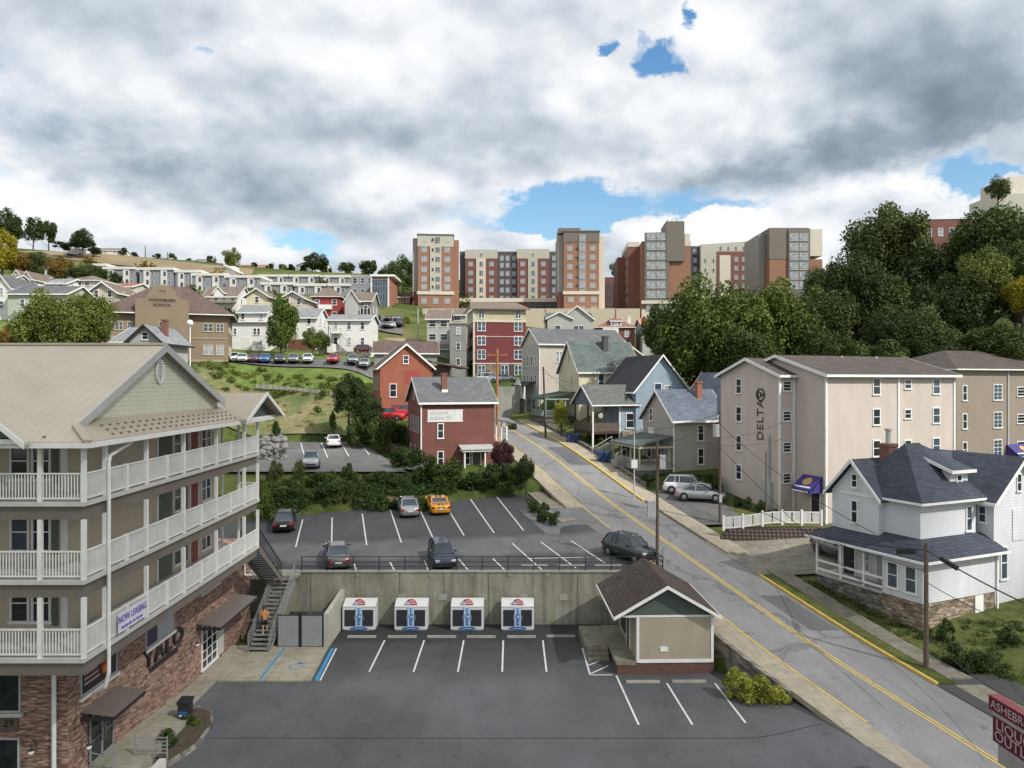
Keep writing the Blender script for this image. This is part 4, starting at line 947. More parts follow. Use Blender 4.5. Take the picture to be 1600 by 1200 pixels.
# local: +y is backwards of the walk (person faces -world y), x across
V = [(0, 0, .93, .15), (0, 0, 1.12, .15), (0, -.02, 1.34, .17), (0, -.02, 1.47, .07), (0, -.04, 1.58, .075), (0, -.04, 1.68, .1), (0, -.02, 1.76, .07),
     (.19, -.02, 1.40, .065), (.25, .05, 1.14, .05), (.25, -.12, .92, .04), (.25, -.16, .84, .04), (-.19, -.02, 1.40, .065), (-.27, .02, 1.14, .05), (-.27, -.16, .95, .04), (-.27, -.2, .87, .04),
     (.1, 0, .86, .1), (.11, -.1, .48, .065), (.11, .02, .08, .045), (.11, -.12, .03, .045), (-.1, 0, .86, .1), (-.1, -.16, .46, .065), (-.1, -.2, .02, .045), (-.1, -.33, -.02, .045)]
E = [(0,1),(1,2),(2,3),(3,4),(4,5),(5,6),(2,7),(7,8),(8,9),(9,10),(2,11),(11,12),(12,13),(13,14),(0,15),(15,16),(16,17),(17,18),(0,19),(19,20),(20,21),(21,22)]
skinmesh('body', V, E, skin, pr_)
skinmesh('shirt', [(0, 0, .95, .175), (0, 0, 1.14, .175), (0, -.02, 1.36, .185), (0, -.02, 1.45, .09), (.2, -.02, 1.40, .085), (.25, .04, 1.18, .07), (-.2, -.02, 1.40, .085), (-.27, .01, 1.18, .07)], [(0,1),(1,2),(2,3),(2,4),(4,5),(2,6),(6,7)], shirt, pr_)
skinmesh('shorts', [(0, 0, .93, .16), (.1, 0, .84, .125), (.11, -.08, .55, .1), (-.1, 0, .84, .125), (-.1, -.13, .54, .1)], [(0,1),(1,2),(0,3),(3,4)], shorts, pr_)
a = MB(); a.ball((0, -.01, 1.74), .115, .13, .12); a.build('hair', hairm, pr_, smooth=True)
for (x, y, z) in ((.11, -.08, .03), (-.1, -.29, -.03)): a = MB(); a.ball((x, y, z), .055, .14, .05); a.build('shoe', shoe, pr_, smooth=True)
a = MB()
for s in (-1, 1):
    for j in range(5): 
        hx, hy, hz = s * .26, -.18, .84; a.tube((hx, hy - .02 + j * .018, hz - .03), (hx - s * .02, hy - .03 + j * .02, hz - .11 - (.01 if j in (1, 2, 3) else 0)), .01, .008, 5)
a.ball((0, -.16, 1.66), .02, .03, .02); a.ball((.1, -.04, 1.67), .015, .03, .03); a.ball((-.1, -.04, 1.67), .015, .03, .03)
a.build('hands_and_face', skin, pr_, smooth=True)
# ice merchandisers
icew = plain('ice_white', (.66, .67, .66), .4, .05); iced = plain('ice_door', (.035, .038, .045), .3, .15); iceb = plain('ice_blue', (.42, .56, .72), .4, .08); blu = plain('logo_blue', (.03, .14, .42), .4, .05); redp = plain('logo_red', (.55, .04, .05), .4, .08)
IB = empty('ice_freezer', (-10.75, 51.7, -1), 0)
def icebox():
    r = IB; a = MB(); a.box(-1.15, 0, .08, 1.15, 1.05, 1.62); a.slab([(-1.15, 0, 1.7), (1.15, 0, 1.7), (1.15, 1.05, 2.0), (-1.15, 1.05, 2.0)], .1); a.ext([(-1.15, 0, 1.6), (-1.15, 0, 1.65), (-1.15, 1.05, 1.95), (-1.15, 1.05, 1.6)], (2.3, 0, 0)); a.box(-1.05, .05, 0, 1.05, 1, .08); a.build('cabinet', icew, r)
    for s in (-1, 1):
        a = MB(); a.box(s * .24, -.05, .34, s * 1.0, -.01, 1.46); d = a.build('freezer_door', iced, r)
        b = MB(); b.box(s * .3 - .02, -.1, .75, s * .3 + .02, -.055, 1.1); b.build('handle', steel, d)
    a = MB(); a.box(-.23, -.06, .3, .23, -.01, 1.62); a.build('sign_panel', iceb, r)
    for k, c in enumerate('ICE'): textobj(c, .5, blu, r, (0, -.07, 1.38 - k * .4), (R(90), 0, 0), .01, name='ice_lettering', sx=.85, bold=.02)
    a = MB(); n = 24; e = [(.62 * math.cos(2*math.pi*i/n), -.02, .17 + .1 * math.sin(2*math.pi*i/n)) for i in range(n)]; a.ext(e, (0, -.02, 0)); a.build('logo', blu, r)
    a = MB(); a.box(-.3, -.05, .15, .3, -.043, .19); a.build('logo_stripe', iceb, r)
    a = MB(); n = 10; arc = [(.42 * math.cos(math.pi*i/n), .1, 1.78 + .4 * math.sin(math.pi*i/n)) for i in range(n + 1)]; a.ext(arc, (0, .06, 0)); to = a.build('top_sign', redp, r)
    a = MB(); 
    for k in range(2): a.box(-.1, .075, 1.86 + k * .15, .36 - k * .1, .095, 1.92 + k * .15)
    a.build('top_sign_stripes', icew, r); a = MB(); a.box(-.36, .07, 1.79, -.1, .094, 2.0); a.build('top_sign_field', iceb, r)
icebox()
labs = ['white ice freezer with striped top sign standing nearest the pale side wall', 'white ice freezer with striped top sign, second from the side wall', 'white ice freezer with striped top sign, third from the side wall', 'white ice freezer with arched top sign standing nearest the tan shed']
for i, x in enumerate((-10.75, -7.1, -3.15, .4)):
    o = IB if i == 0 else copy_tree(IB); o.location.x = x; tag(o, labs[i], 'ice freezer', 'ice freezers along the retaining wall')
# wheel stops
ws_ = MB(); ws_.ext([(-.98, -.09, 0), (-.98, .09, 0), (-.98, .06, .13), (-.98, -.06, .13)], (1.96, 0, 0)); wm = ws_.mesh('wheel_stop', kerbm)
L1 = ['first wheel stop from the pale side wall', 'second wheel stop from the pale side wall', 'third wheel stop from the pale side wall', 'fourth wheel stop from the pale side wall', 'fifth wheel stop from the side wall, before the last freezer', 'wheel stop nearest the hatched bay of the lower lot', 'wheel stop in front of the shed, left one', 'wheel stop in front of the shed, right one']
for i, (x, y) in enumerate([(-10.26, 50.3), (-7.5, 50.3), (-4.8, 50.3), (-2.1, 50.3), (.65, 50.3), (3.35, 50.4), (7.6, 42.75), (10.3, 42.8)]):
    tag(obj('wheel_stop', wm, None, (x, y, zlow(x, y) + .005)), 'white concrete ' + L1[i], 'wheel stop', 'wheel stops in the lower lot')
for i, (px, l) in enumerate(((835, 'left'), (893, 'middle'), (950, 'right'))):
    x, y = onto(px, 885, zup); tag(obj('wheel_stop', wm, None, (x, y, zup(x, y) + .005)), 'pale wheel stop on the upper lot behind the railing, %s of three' % l, 'wheel stop', 'wheel stops in the upper lot')
# kiosk shed
sh = empty('shed', (7.46, 44.0, -1), R(1.5), 'small tan clapboard shed with dark gabled roof at the edge of the lower lot', 'shed')
shw = siding('shed_siding', (.42, .37, .27), .16, .4)
W_, D_ = 4.6, 6.3; dz = .7
a = MB(); a.box(0, 0, dz, W_, D_, 3.45); a.build('wall', shw, sh)
a = MB(); a.ext([(-.9, 0, 3.5), (W_ + .1, 0, 3.5), (2.0, 0, 5.15)], (0, .12, 0)); a.build('gable', plain('gable_green', (.085, .105, .09), .7, .1), sh)
a = MB(); ap = (1.75, 5.38); lE, rE = (-1.45, 3.55), (W_ + .35, 3.55)
shr = shingle('shed_roof', (.075, .058, .05), .3)
for (x, z) in (lE, rE): a.slab([(ap[0], -.5, ap[1]), (ap[0], D_ + .4, ap[1]), (x, D_ + .4, z), (x, -.5, z)], .12)
a.build('roof', shr, sh)
a = MB()
for (x, z) in (lE, rE): a.ext([(ap[0], -.56, ap[1] + .03), (x, -.56, z + .03), (x, -.56, z - .17), (ap[0], -.56, ap[1] - .17)], (0, .05, 0)); a.box(x - .05, -.5, z - .15, x + .05, D_ + .4, z - .01)
a.box(-.9, -.03, 3.4, W_ + .12, -.001, 3.52); a.box(0, -.04, dz, .14, -.001, 3.39); a.box(W_ - .14, -.04, dz, W_ + .02, -.001, 3.39); a.box(.141, -.04, dz - .02, W_ - .141, -.001, dz + .17); a.box(-.04, 0, dz, -.001, .13, 3.4); a.build('trim', white, sh)
a = MB(); a.box(-1.15, .02, -.02, W_ + .05, D_, dz - .03); a.build('brick_base', brick('shed_brick', (.17, .075, .055), (.11, .05, .04), (.1, .08, .07)), sh)
a = MB(); a.box(-1.25, 0, .55, -.02, D_ + .3, dz + .06); a.box(-2.7, 2.9, .02, -1.25, D_ + .5, dz - .05); a.build('platform', concrete('platform_concrete', (.24, .22, .175), .35), sh)
a = MB(); [a.box(-2.65, 2.0 + k * .32, 0.01, -1.3, 2.31 + k * .32, .2 + k * .2) for k in range(3)]; a.build('steps', MT['platform_concrete'], sh)
a = MB(); a.box(1.4, -.05, 1.35, 1.85, -.003, 1.62); a.build('outlet_box', white, sh)
door(sh, 'L', 2.6, dz, .9, 2.05, 0, 0, plain('brown_door', (.07, .05, .045), .6, .1))
a = MB(); a.box(-.05, 3.6, dz + .5, 0, 5.2, 2.9); a.build('window', dark, sh)
# stone wall under the sidewalk beside the shed
sw = strip('stone_wall', rs(38.8, 52.9), lambda y: xroad(y) - 5.12, lambda y: xroad(y) - 4.86, 1, lambda x, y: zroad(y) + .03, stone('rubble_stone', [(.2, .19, .16), (.3, .28, .23), (.14, .13, .11), (.36, .33, .27)], (2.5, 4)), th=2.6, kind=None)
tag(sw, 'rubble stone retaining wall below the sidewalk beside the tan shed', 'wall')
# planter island by the entrance
pe = [(-17.1, 33.6), (-15.6, 33.4), (-15.0, 35.0), (-15.1, 37.2), (-15.7, 38.6), (-16.7, 39.2), (-17.15, 38.4)]
a = MB(); a.ext([(x, y, -1.2) for x, y in pe], (0, 0, .42)); pl = thing('planter', a, MT['rubble_stone'], 'kidney shaped stone edged planting bed by the brick building entrance', 'planter', loc=(-16, 36, -1))
a = MB(); a.add([(x * .9 - 16 * .1, y * .93 + 36 * .07, -.74) for x, y in pe], [tuple(range(7))]); a.build('mulch', plain('mulch', (.09, .07, .05), .95, .4, 4), pl, world=True)
a = MB(); a.tube((-16.5, 38.6, -.75), (-16.5, 38.6, .2), .27, .3, 12); mb_ = empty('litter_bin', (-16.6, 37.4, -.78), 0, 'black litter bin with blue label at the head of the planting bed', 'bin')
a = MB(); a.box(-.28, -.26, 0, .28, .26, .95); a.slab([(-.32, -.3, 1.1), (.32, -.3, 1.1), (.32, .3, 1.18), (-.32, .3, 1.18)], .14); a.build('body', dark, mb_); a = MB(); a.box(-.22, -.275, .3, .22, -.262, .62); a.build('label', plain('bin_blue', (.02, .12, .35), .4, .1), mb_); a = MB(); a.box(-.2, -.28, .36, .2, -.276, .44); a.build('label_text', white, mb_)
hr = empty('handrail', (-17.0, 33.2, -.4), 0, 'low grey steel handrail with four bars beside the entrance steps', 'handrail')
a = MB(); [a.bar((.0, 0, .15 + k * .17), (1.45, 0, .15 + k * .17), .035) for k in range(5)]; a.build('bars', steel, hr); [MB().box(x - .025, -.025, -.3, x + .025, .025, .9).build('post', steel, hr) for x in (0, 1.45)]
hr = empty('handrail', (-17.2, 31.6, -.4), 0, 'short grey steel handrail in front of the glass entrance door', 'handrail')
a = MB(); a.bar((-.9, .1, .9), (.9, .1, .5), .04); a.bar((-.9, .1, .5), (.9, .1, .1), .03); a.box(-.03, .07, -.3, .03, .13, .95); a.build('rails', steel, hr)
a = MB(); [a.box(-17.2 + k * .34, 30.4, -1.2, -16.86 + k * .34, 33.1, -.5 - k * .16) for k in range(4)]; thing('entrance_steps', a, MT['walk_concrete'], 'pale concrete steps running down from the glass entrance to the lower lot', 'steps', loc=(-16.5, 32, -1))
a = MB(); a.box(-15.85, 30.4, -1.2, -15.55, 33.1, -.45); thing('low_wall', a, deckw, 'low pale concrete kerb wall ending the entrance steps', 'wall', loc=(-15.7, 32, -1))
a = MB(); a.box(-18.48, 30.0, -.8, -17.22, 32.0, -.36); thing('entrance_landing', a, MT['walk_concrete'], 'concrete landing in front of the glass entrance door', 'landing', loc=(-17.9, 31, -.5))
# liquor sign, lower right
sg = empty('roadside_sign', (0, 0, 0), 0, 'dark red roadside sign with pale outlined lettering at the road edge', 'sign')
mar = plain('maroon_sign', (.10, .012, .022), .4, .12); marl = plain('maroon_top', (.22, .05, .06), .5, .1)
ang = -R(86)
sg.location = (18.85, 29.1, 0); sg.rotation_euler = (0, 0, ang)
def sbox(x0, x1, z0, z1, nm, m, th=.4): a = MB(); a.box(x0, 0, z0, x1, th, z1); return a.build(nm, m, sg)
sbox(0, 4.2, 3.58, 4.08, 'upper_panel', mar); a = MB(); a.box(-.02, -.02, 4.09, 4.22, .42, 4.14); a.build('cap', marl, sg)
sbox(.22, 4.0, 2.42, 3.42, 'lower_panel', mar); a = MB(); a.box(.2, -.02, 3.43, 4.02, .42, 3.57); a.build('spacer', plain('sign_box', (.33, .31, .29), .6, .15), sg); sbox(.5, 3.6, 1.7, 2.4, 'cabinet', MT['sign_box']); sbox(1.8, 2.2, -1.5, 1.69, 'pole', grayw, .35)
pk = plain('sign_pink', (.5, .33, .35), .5, .1)
for t, s, x, z in (('ASHEBROOKE', .46, .12, 3.83), ('LIQUOR', .58, .4, 3.14), ('OUTLET', .58, .34, 2.7)): textobj(t, s, pk, sg, (x, -.02, z), (R(90), 0, 0), .01, 'LEFT', 'sign_lettering', 1.05)
# ================================================================ cars
CARC = {}
KINDS = {
 'sedan': dict(L=4.7, W=1.8, top=.96, gl=[(-1.05, 0), (-.3, 1.43), (.85, 1.43), (1.75, 0)], hood=.84, tail=1.02),
 'hatch': dict(L=4.1, W=1.72, top=.95, gl=[(-1.1, 0), (-.45, 1.48), (1.35, 1.46), (1.95, 0)], hood=.86, tail=1.0),
 'suv': dict(L=4.7, W=1.88, top=1.1, gl=[(-1.15, 0), (-.5, 1.72), (1.75, 1.7), (2.2, 0)], hood=1.02, tail=1.12),
 'coupe': dict(L=4.75, W=1.9, top=.94, gl=[(-.75, 0), (.05, 1.36), (.8, 1.34), (1.85, 0)], hood=.86, tail=1.0),
 'wagon': dict(L=4.6, W=1.76, top=.96, gl=[(-1.15, 0), (-.35, 1.5), (1.5, 1.47), (2.15, 0)], hood=.84, tail=1.0)}
def car_meshes(kind, paint):
    key = (kind, paint.name)
    if key in CARC: return CARC[key]
    k = KINDS[kind]; L, W, tp = k['L'] / 2, k['W'] / 2, k['top']; hd, tl = k['hood'], k['tail']
    st = [(-L, .72, .34, hd - .28), (-L + .06, .84, .26, hd - .17), (-L + .3, .93, .2, hd - .09), (-L + .75, .985, .18, hd), (-1.0, 1, .18, tp), (0, 1, .18, tp + .01), (1.1, 1, .18, tp + .03), (L - .5, .985, .19, tl), (L - .16, .93, .24, tl - .03), (L - .02, .84, .3, tl - .16), (L + .02, .74, .38, tl - .38)]
    a = MB(); ns = 0
    for (y, w, zb, zt) in st:
        w *= W; h = [(w * .86, zb), (w, zb + .14), (w * 1.0, zb + (zt - zb) * .55), (w * .965, zt - .09), (w * .87, zt), (w * .45, zt + .025)]
        sec = [(x, y, z) for x, z in h] + [(-x, y, z) for x, z in reversed(h)]; ns = len(sec); a.v += sec
    for i in range(len(st) - 1):
        for j in range(ns): a.f.append((i*ns + j, i*ns + (j+1) % ns, (i+1)*ns + (j+1) % ns, (i+1)*ns + j)); a.m.append(0)
    a.f.append(tuple(range(ns))[::-1]); a.m.append(0); a.f.append(tuple(range((len(st)-1)*ns, len(st)*ns))); a.m.append(0)
    body = a.mesh('body', paint, smooth=True)
    for p in body.polygons: p.use_smooth = True
    g = MB(); gl = k['gl']; wb = W * .9
    def gw(z): return wb - (z - tp) * .42
    secs = []
    for i, (y, z) in enumerate(gl):
        z = z or tp + .02; wt = gw(z) if i in (1, 2) else wb * .93
        secs.append([(-wb if i in (1, 2) else -wb * .93, y + (.0 if i in (0, 3) else 0), tp - .02), (-wt, y, z), (wt, y, z), (wb if i in (1, 2) else wb * .93, y, tp - .02)])
    for s_ in secs: g.v += s_
    for i in range(3):
        for j in range(4): g.f.append((i*4 + j, i*4 + (j+1) % 4, (i+1)*4 + (j+1) % 4, (i+1)*4 + j)); g.m.append(0)
    g.f += [(3, 2, 1, 0), (12, 13, 14, 15)]; g.m += [0, 0]
    glassm = g.mesh('cabin_glass', cglass)
    r = MB(); y1, z1 = gl[1]; y2, z2 = gl[2]; wt = gw(z1)
    r.add([(-wt - .01, y1 - .04, z1 - .02), (wt + .01, y1 - .04, z1 - .02), (wt + .01, y2 + .04, z2 - .02), (-wt - .01, y2 + .04, z2 - .02), (-wt + .1, y1 + .1, z1 + .05), (wt - .1, y1 + .1, z1 + .05), (wt - .1, y2 - .1, z2 + .05), (-wt + .1, y2 - .1, z2 + .05)],
          [(0,3,2,1),(4,5,6,7),(0,1,5,4),(1,2,6,5),(2,3,7,6),(3,0,4,7)])
    for s in (-1, 1):
        e = .012
        r.bar((s * wb * .94, gl[0][0], tp + .0), (s * (wt + e), y1, z1), .06); r.bar((s * wb * .94, gl[3][0], tp), (s * (wt + e), y2, z2), .1, .08)
        ym = (y1 + y2) / 2 + .1; r.bar((s * (wb + e), ym, tp), (s * (gw(z1) + e), ym, z1), .08, .05)
        if kind in ('suv', 'wagon'): r.bar((s * (wb + e), y2 - .6, tp), (s * (gw(z2) + e), y2 - .6, z2), .08, .05)
    roof = r.mesh('roof_panel', paint)
    t = MB(); t.tube((-.11, 0, 0), (.11, 0, 0), .34, n=18); ty = t.mesh('wheel', tyre_m, smooth=False)
    m_ = MB(); m_.tube((.112, 0, 0), (.125, 0, 0), .2, .17, n=12); m_.tube((-.112, 0, 0), (-.125, 0, 0), .2, .17, n=12); rm = m_.mesh('rim', rim_m)
    h = MB(); h.box(-.17, -.05, -.06, .17, .12, .07); hl = h.mesh('headlight', lamp_clear); h = MB(); h.box(-.15, -.1, -.09, .15, .05, .09); tlm = h.mesh('taillight', lamp_red)
    h = MB(); h.box(-.26, -.015, -.07, .26, .015, .07); pl = h.mesh('licence_plate', white)
    h = MB(); h.box(-.1, -.06, -.07, .1, .05, .07); mi = h.mesh('side_mirror', paint)
    h = MB(); h.box(-.5 * W * 1.1, -.03, -.08, .5 * W * 1.1, .06, .08); gr = h.mesh('grille', dark)
    # arches
    ar = MB()
    for yy in (-L + .85, L - .88):
        for s in (-1, 1): ar.tube((s * (W - .06), yy, .36), (s * (W + .006), yy, .36), .41, n=18)
    ar.box(-W + .07, -L + .5, .24, W - .07, L - .5, .3)
    arm = ar.mesh('wheel_arch', dark)
    CARC[key] = (body, glassm, roof, ty, rm, hl, tlm, pl, mi, gr, arm, k); return CARC[key]
def car(kind, paint, loc, rz, label, group=None, pitch=0, cat='car'):
    B, G, RF, TY, RM, HL, TL, PL, MI, GR, AR, k = car_meshes(kind, paint); L, W = k['L'] / 2, k['W'] / 2
    r = empty('parked_car', loc, 0, label, cat, group); r.rotation_euler = (pitch, 0, rz)
    obj('body', B, r); obj('cabin_glass', G, r); obj('roof_panel', RF, r); obj('wheel_arch', AR, r)
    for yy in (-L + .85, L - .88):
        for s in (-1, 1): w = obj('wheel', TY, r, (s * (W - .09), yy, .34)); obj('rim', RM, w)
    for s in (-1, 1):
        obj('headlight', HL, r, (s * W * .68, -L + .07, k['hood'] - .2)); obj('taillight', TL, r, (s * W * .76, L - .03, k['tail'] - .22)); obj('side_mirror', MI, r, (s * (W + .06), -.72 if kind != 'coupe' else -.4, k['top'] + .07))
    obj('licence_plate', PL, r, (0, L + .03, k['tail'] - .32)); obj('grille', GR, r, (0, -L - .0, .45))
    return r
c_black = carpaint('paint_black', (.012, .012, .018)); c_navy = carpaint('paint_navy', (.02, .035, .07)); c_silver = carpaint('paint_silver', (.36, .37, .38), .6); c_white = carpaint('paint_white', (.7, .7, .7), 0)
c_yellow = carpaint('paint_yellow', (.75, .32, .02), .1); c_gray = carpaint('paint_gray', (.13, .125, .13), .6); c_blue = carpaint('paint_blue', (.06, .2, .5), .3); c_red = carpaint('paint_red', (.5, .02, .03), .1); c_dark = carpaint('paint_dark_green', (.02, .03, .03), .4); c_pale = carpaint('paint_pale_blue', (.4, .46, .5), .4)
c_maroon = carpaint('paint_maroon', (.15, .03, .04), .3)
def carat(kind, paint, px, py, zf, rz, label, Y=None, group=None, pitch=0):
    if Y: x, y, z = P(px, py, Y)
    else: x, y = onto(px, py, zf); z = zf(x, y)
    return car(kind, paint, (x, y, z + .02), R(rz), label, group, pitch)
sp_ = math.atan(.10)
carat('sedan', c_gray, 527, 877, zup, 196, 'dark grey sedan seen from behind, by the railing on the upper lot', pitch=-sp_)
carat('hatch', c_navy, 690, 877, zup, 14, 'navy blue hatchback facing the railing on the upper lot', pitch=sp_)
sv2 = carat('suv', c_dark, 984, 872, zup, 34, 'dark green sport utility vehicle with roof rack at the railing corner')
a = MB(); [a.bar((s * .62, -.3, 1.8), (s * .62, 1.6, 1.78), .05) for s in (-1, 1)]; a.build('roof_rack', dark, sv2)
carat('sedan', c_black, 445, 822, zup, 194, 'black sedan seen from behind at the left end of the hedge row', pitch=-sp_)
carat('sedan', c_silver, 637, 800, zup, 194, 'silver sedan parked against the hedge beside the yellow sports car', pitch=-sp_)
yc = carat('coupe', c_yellow, 683, 796, zup, 195, 'yellow sports coupe with black stripes against the hedge', pitch=-sp_)
a = MB(); k = KINDS['coupe']
for s in (-1, 1):
    x0, x1 = s * .07, s * .3
    for (ya, za, yb, zb) in ((-2.2, .72, -1.6, .905), (-1.6, .905, -.8, .985), (.1, 1.425, .75, 1.405), (1.9, 1.035, 2.2, 1.01)): a.add([(x0, ya, za), (x1, ya, za), (x1, yb, zb), (x0, yb, zb)], [(0, 1, 2, 3)])
    a.box(x0, 2.36, .55, x1, 2.405, .86)
a.build('racing_stripe', c_black, yc); a = MB(); a.box(-.85, 1.95, 1.2, .85, 2.2, 1.24); a.box(-.7, 2.0, 1.0, -.66, 2.1, 1.2); a.box(.66, 2.0, 1.0, .7, 2.1, 1.2); a.build('spoiler', c_yellow, yc)
carat('suv', c_silver, 486, 729, zmid, 14, 'silver minivan driving along the middle terrace lot')
carat('sedan', c_white, 521, 697, zmid, 194, 'white car parked on the middle terrace lot below the grass slope')
# right side pad
carat('suv', c_white, 1074, 770, lambda x, y: zroad(y) + .25, 72, 'white sport utility vehicle beside the silver sedan at the grey porch house')
carat('sedan', c_silver, 1094, 781, lambda x, y: zroad(y) + .3, 72, 'silver sedan parked nearest the utility pole by the lettered building')
carat('hatch', c_gray, 1308, 868, lambda x, y: zroad(y) + .6, 20, 'grey car half hidden behind the white porch of the corner house')
# red truck behind the brick house
carat('suv', c_red, 607, 657, None, 80, 'bright red pickup truck beside the orange brick house, nearer the hedge', Y=99)
carat('suv', c_red, 634, 652, None, 80, 'bright red car behind the roof of the brown brick house', Y=100)
# row in front of the white houses
Lr = [('hatch', c_white, 368, 'first'), ('sedan', c_white, 378, 'second'), ('hatch', c_maroon, 397, 'third'), ('hatch', c_blue, 414, 'fourth'), ('sedan', c_gray, 437, 'fifth'), ('hatch', c_silver, 459, 'sixth'), ('hatch', c_white, 481, 'seventh'), ('hatch', c_red, 521, 'eighth'), ('hatch', c_silver, 551, 'ninth'), ('hatch', c_pale, 570, 'tenth')]
nm = {'paint_white': 'white', 'paint_maroon': 'maroon', 'paint_blue': 'bright blue', 'paint_gray': 'dark grey', 'paint_silver': 'silver', 'paint_red': 'red', 'paint_pale_blue': 'pale'}
for i, (k_, p_, px, o_) in enumerate(Lr):
    x, y = PX(px, 121.5), 121.5
    car(k_, p_, (x, y, T(x, y) + .32), R(rnd.uniform(6, 20) + (8 if i < 3 else 0)), '%s car, %s from the left in the row above the green slope' % (nm[p_.name], o_), 'cars parked above the green slope')
car('hatch', c_maroon, P(571, 551, 137), R(80), 'maroon car parked on the wall beside the white stair house')
car('suv', c_white, P(764, 598, 128), R(60), 'white sport utility vehicle in front of the maroon apartment block')
car('sedan', c_silver, P(789, 597, 130), R(75), 'silver car half hidden by the concrete barrier in front of the maroon block')
# ================================================================ street houses
A17 = R(17)
brick_d = brick('brick_dark_red', (.20, .062, .045), (.155, .05, .038), (.17, .10, .085)); brick_o = brick('brick_orange', (.37, .11, .055), (.30, .085, .045), (.3, .16, .11)); brick_c = brick('brick_chimney', (.25, .08, .055), (.16, .06, .045), (.2, .17, .14))
sh_gray = shingle('shingle_gray', (.135, .138, .145), .2); sh_dark = shingle('shingle_dark', (.05, .052, .058), .2); sh_blue = shingle('shingle_blue', (.062, .072, .095), .22); sh_brown = shingle('shingle_brown', (.13, .105, .09), .2); sh_green = shingle('shingle_green', (.12, .145, .135), .4); sh_light = shingle('shingle_light', (.25, .26, .27), .25); sh_taupe = shingle('shingle_taupe', (.19, .155, .125), .2); sh_mauve = shingle('shingle_mauve', (.13, .088, .08), .15)
sh_bl2 = shingle('shingle_slate_blue', (.13, .15, .19), .4)
stg = stone('stone_gray', [(.14, .135, .12), (.22, .2, .17), (.1, .095, .085), (.27, .24, .2)], (2.2, 4.5)); MT['stone_gray'] = stg
stt = stone('stone_tan', [(.26, .19, .13), (.35, .28, .2), (.18, .13, .09), (.42, .35, .27)], (2.4, 6))
wht = siding('white_siding', (.66, .68, .70), .2, .3); whp = plain('white_paint_wall', (.68, .67, .62), .6, .08); yel = siding('yellow_siding', (.64, .59, .42), .18, .2); blus = siding('blue_siding', (.29, .37, .44), .2, .15); blud = siding('blue_gable', (.12, .15, .21), .2, .15)
grs = siding('greige_siding', (.42, .39, .345), .2, .18); dlt = siding('tan_siding', (.57, .50, .44), .2, .1); bge = siding('beige_wall', (.53, .48, .41), .2, .12); gry = siding('gray_siding', (.25, .25, .235), .2, .2); gry2 = siding('pale_gray_siding', (.42, .43, .40), .2, .2)
def root_at(name, px, py, Y, label, ang=A17, cat='house', group=None, z=None):
    x, y, zz = P(px, py, Y); return empty(name, (x, y, zz if z is None else z), ang, label, cat, group)
# --- dark brick house with faded sign
h = root_at('brick_house', 658, 738, 84, 'dark red brick house with grey roof and faded white painted sign', z=6.05)
W, D, H = 8.7, 9.4, 8.1
gable_parts(h, 0, 0, W, D, -1.5, H, 2.7, 'u', brick_d, sh_gray, .35); chimney(h, 3.1, 2.1, 9.0, 11.4, brick_c, .65)
a = MB(); a.box(2.75, 1.62, 9.05, 3.45, 1.8, 9.5); a.build('flashing', white, h)
for z in (.7, 3.9): win(h, 'F', 2.25, z, .75, 1.75, kind='dh', fm=white, gm=glassd)
for s, z in ((1.7, 1.0), (4.2, 1.0), (7.3, 1.0), (1.7, 4.5), (3.4, 4.5), (5.1, 4.5), (7.3, 4.5), (4.7, 8.3)): win(h, 'L', s, z, .75, 1.9 if z < 8 else 1.2, W, D, fm=grayw)
a = MB(); a.box(.75, -.05, 5.85, 4.85, -.005, 7.15); sgn = a.build('painted_sign', paintm('faded_sign_white', (.58, .59, .57), .45), h)
a = MB(); a.box(.7, -.06, 5.8, 4.9, -.052, 5.9); a.box(.7, -.06, 7.1, 4.9, -.052, 7.2); a.build('sign_border', whp, h)
fad = plain('faded_ink', (.42, .43, .43), .7, .25, 8); textobj('ELEGANT', .5, fad, sgn, (2.1, -.065, 6.8), (R(90), 0, 0), .004, name='sign_lettering', sx=1.0); textobj('ARTIFACTS', .55, fad, sgn, (2.2, -.065, 6.2), (R(90), 0, 0), .004, name='sign_lettering', sx=.9)
a = MB(); a.box(-.06, -.12, -1, .06, -.0, H); a.build('downspout', white, h)
porch(h, 4.6, -1.5, 8.0, -.0, .1, 2.75, plain('awning_gray', (.4, .42, .4), .5, .1), [(4.8, -1.35), (7.2, -1.35)], rail=False, slope=.35); door(h, 'F', 6.5, .1, .95, 2.1, col=plain('gray_door', (.1, .09, .085), .6, .1)); win(h, 'F', 5.35, .8, .8, 1.5)
a = MB(); a.box(W, 2.2, 2.6, W + 2.2, 7.0, 2.9); a.box(W + 2.0, 2.2, -1, W + 2.2, 7, 2.6); a.build('side_porch', brick_d, h)
a = MB(); a.slab([(W, 1.8, 5.9), (W + 2.6, 1.8, 5.6), (W + 2.6, 7.4, 5.6), (W, 7.4, 5.9)], .15); a.build('porch_roof', sh_gray, h); a = MB(); [MB().box(W + 2.1, v - .07, 2.9, W + 2.25, v + .07, 5.5).build('porch_post', white, h) for v in (2.3, 4.6, 6.9)]
a = MB(); a.box(-2.4, 3.0, 1.6, -.02, 8.4, 1.8); a.build('side_deck', wood_pole, h); a = MB(); a.bar((-2.35, 3.0, 2.7), (-2.35, 8.4, 2.7), .07); a.bar((-2.35, 3.0, 2.7), (0, 3, 2.7), .07); [a.box(-2.38, 3.0 + k * .2, 1.8, -2.33, 3.05 + k * .2, 2.7) for k in range(27)]; [a.box(-2.38 + k * .2, 3.0, 1.8, -2.33 + k * .2, 3.05, 2.7) for k in range(12)]; a.build('deck_railing', wood_pole, h)
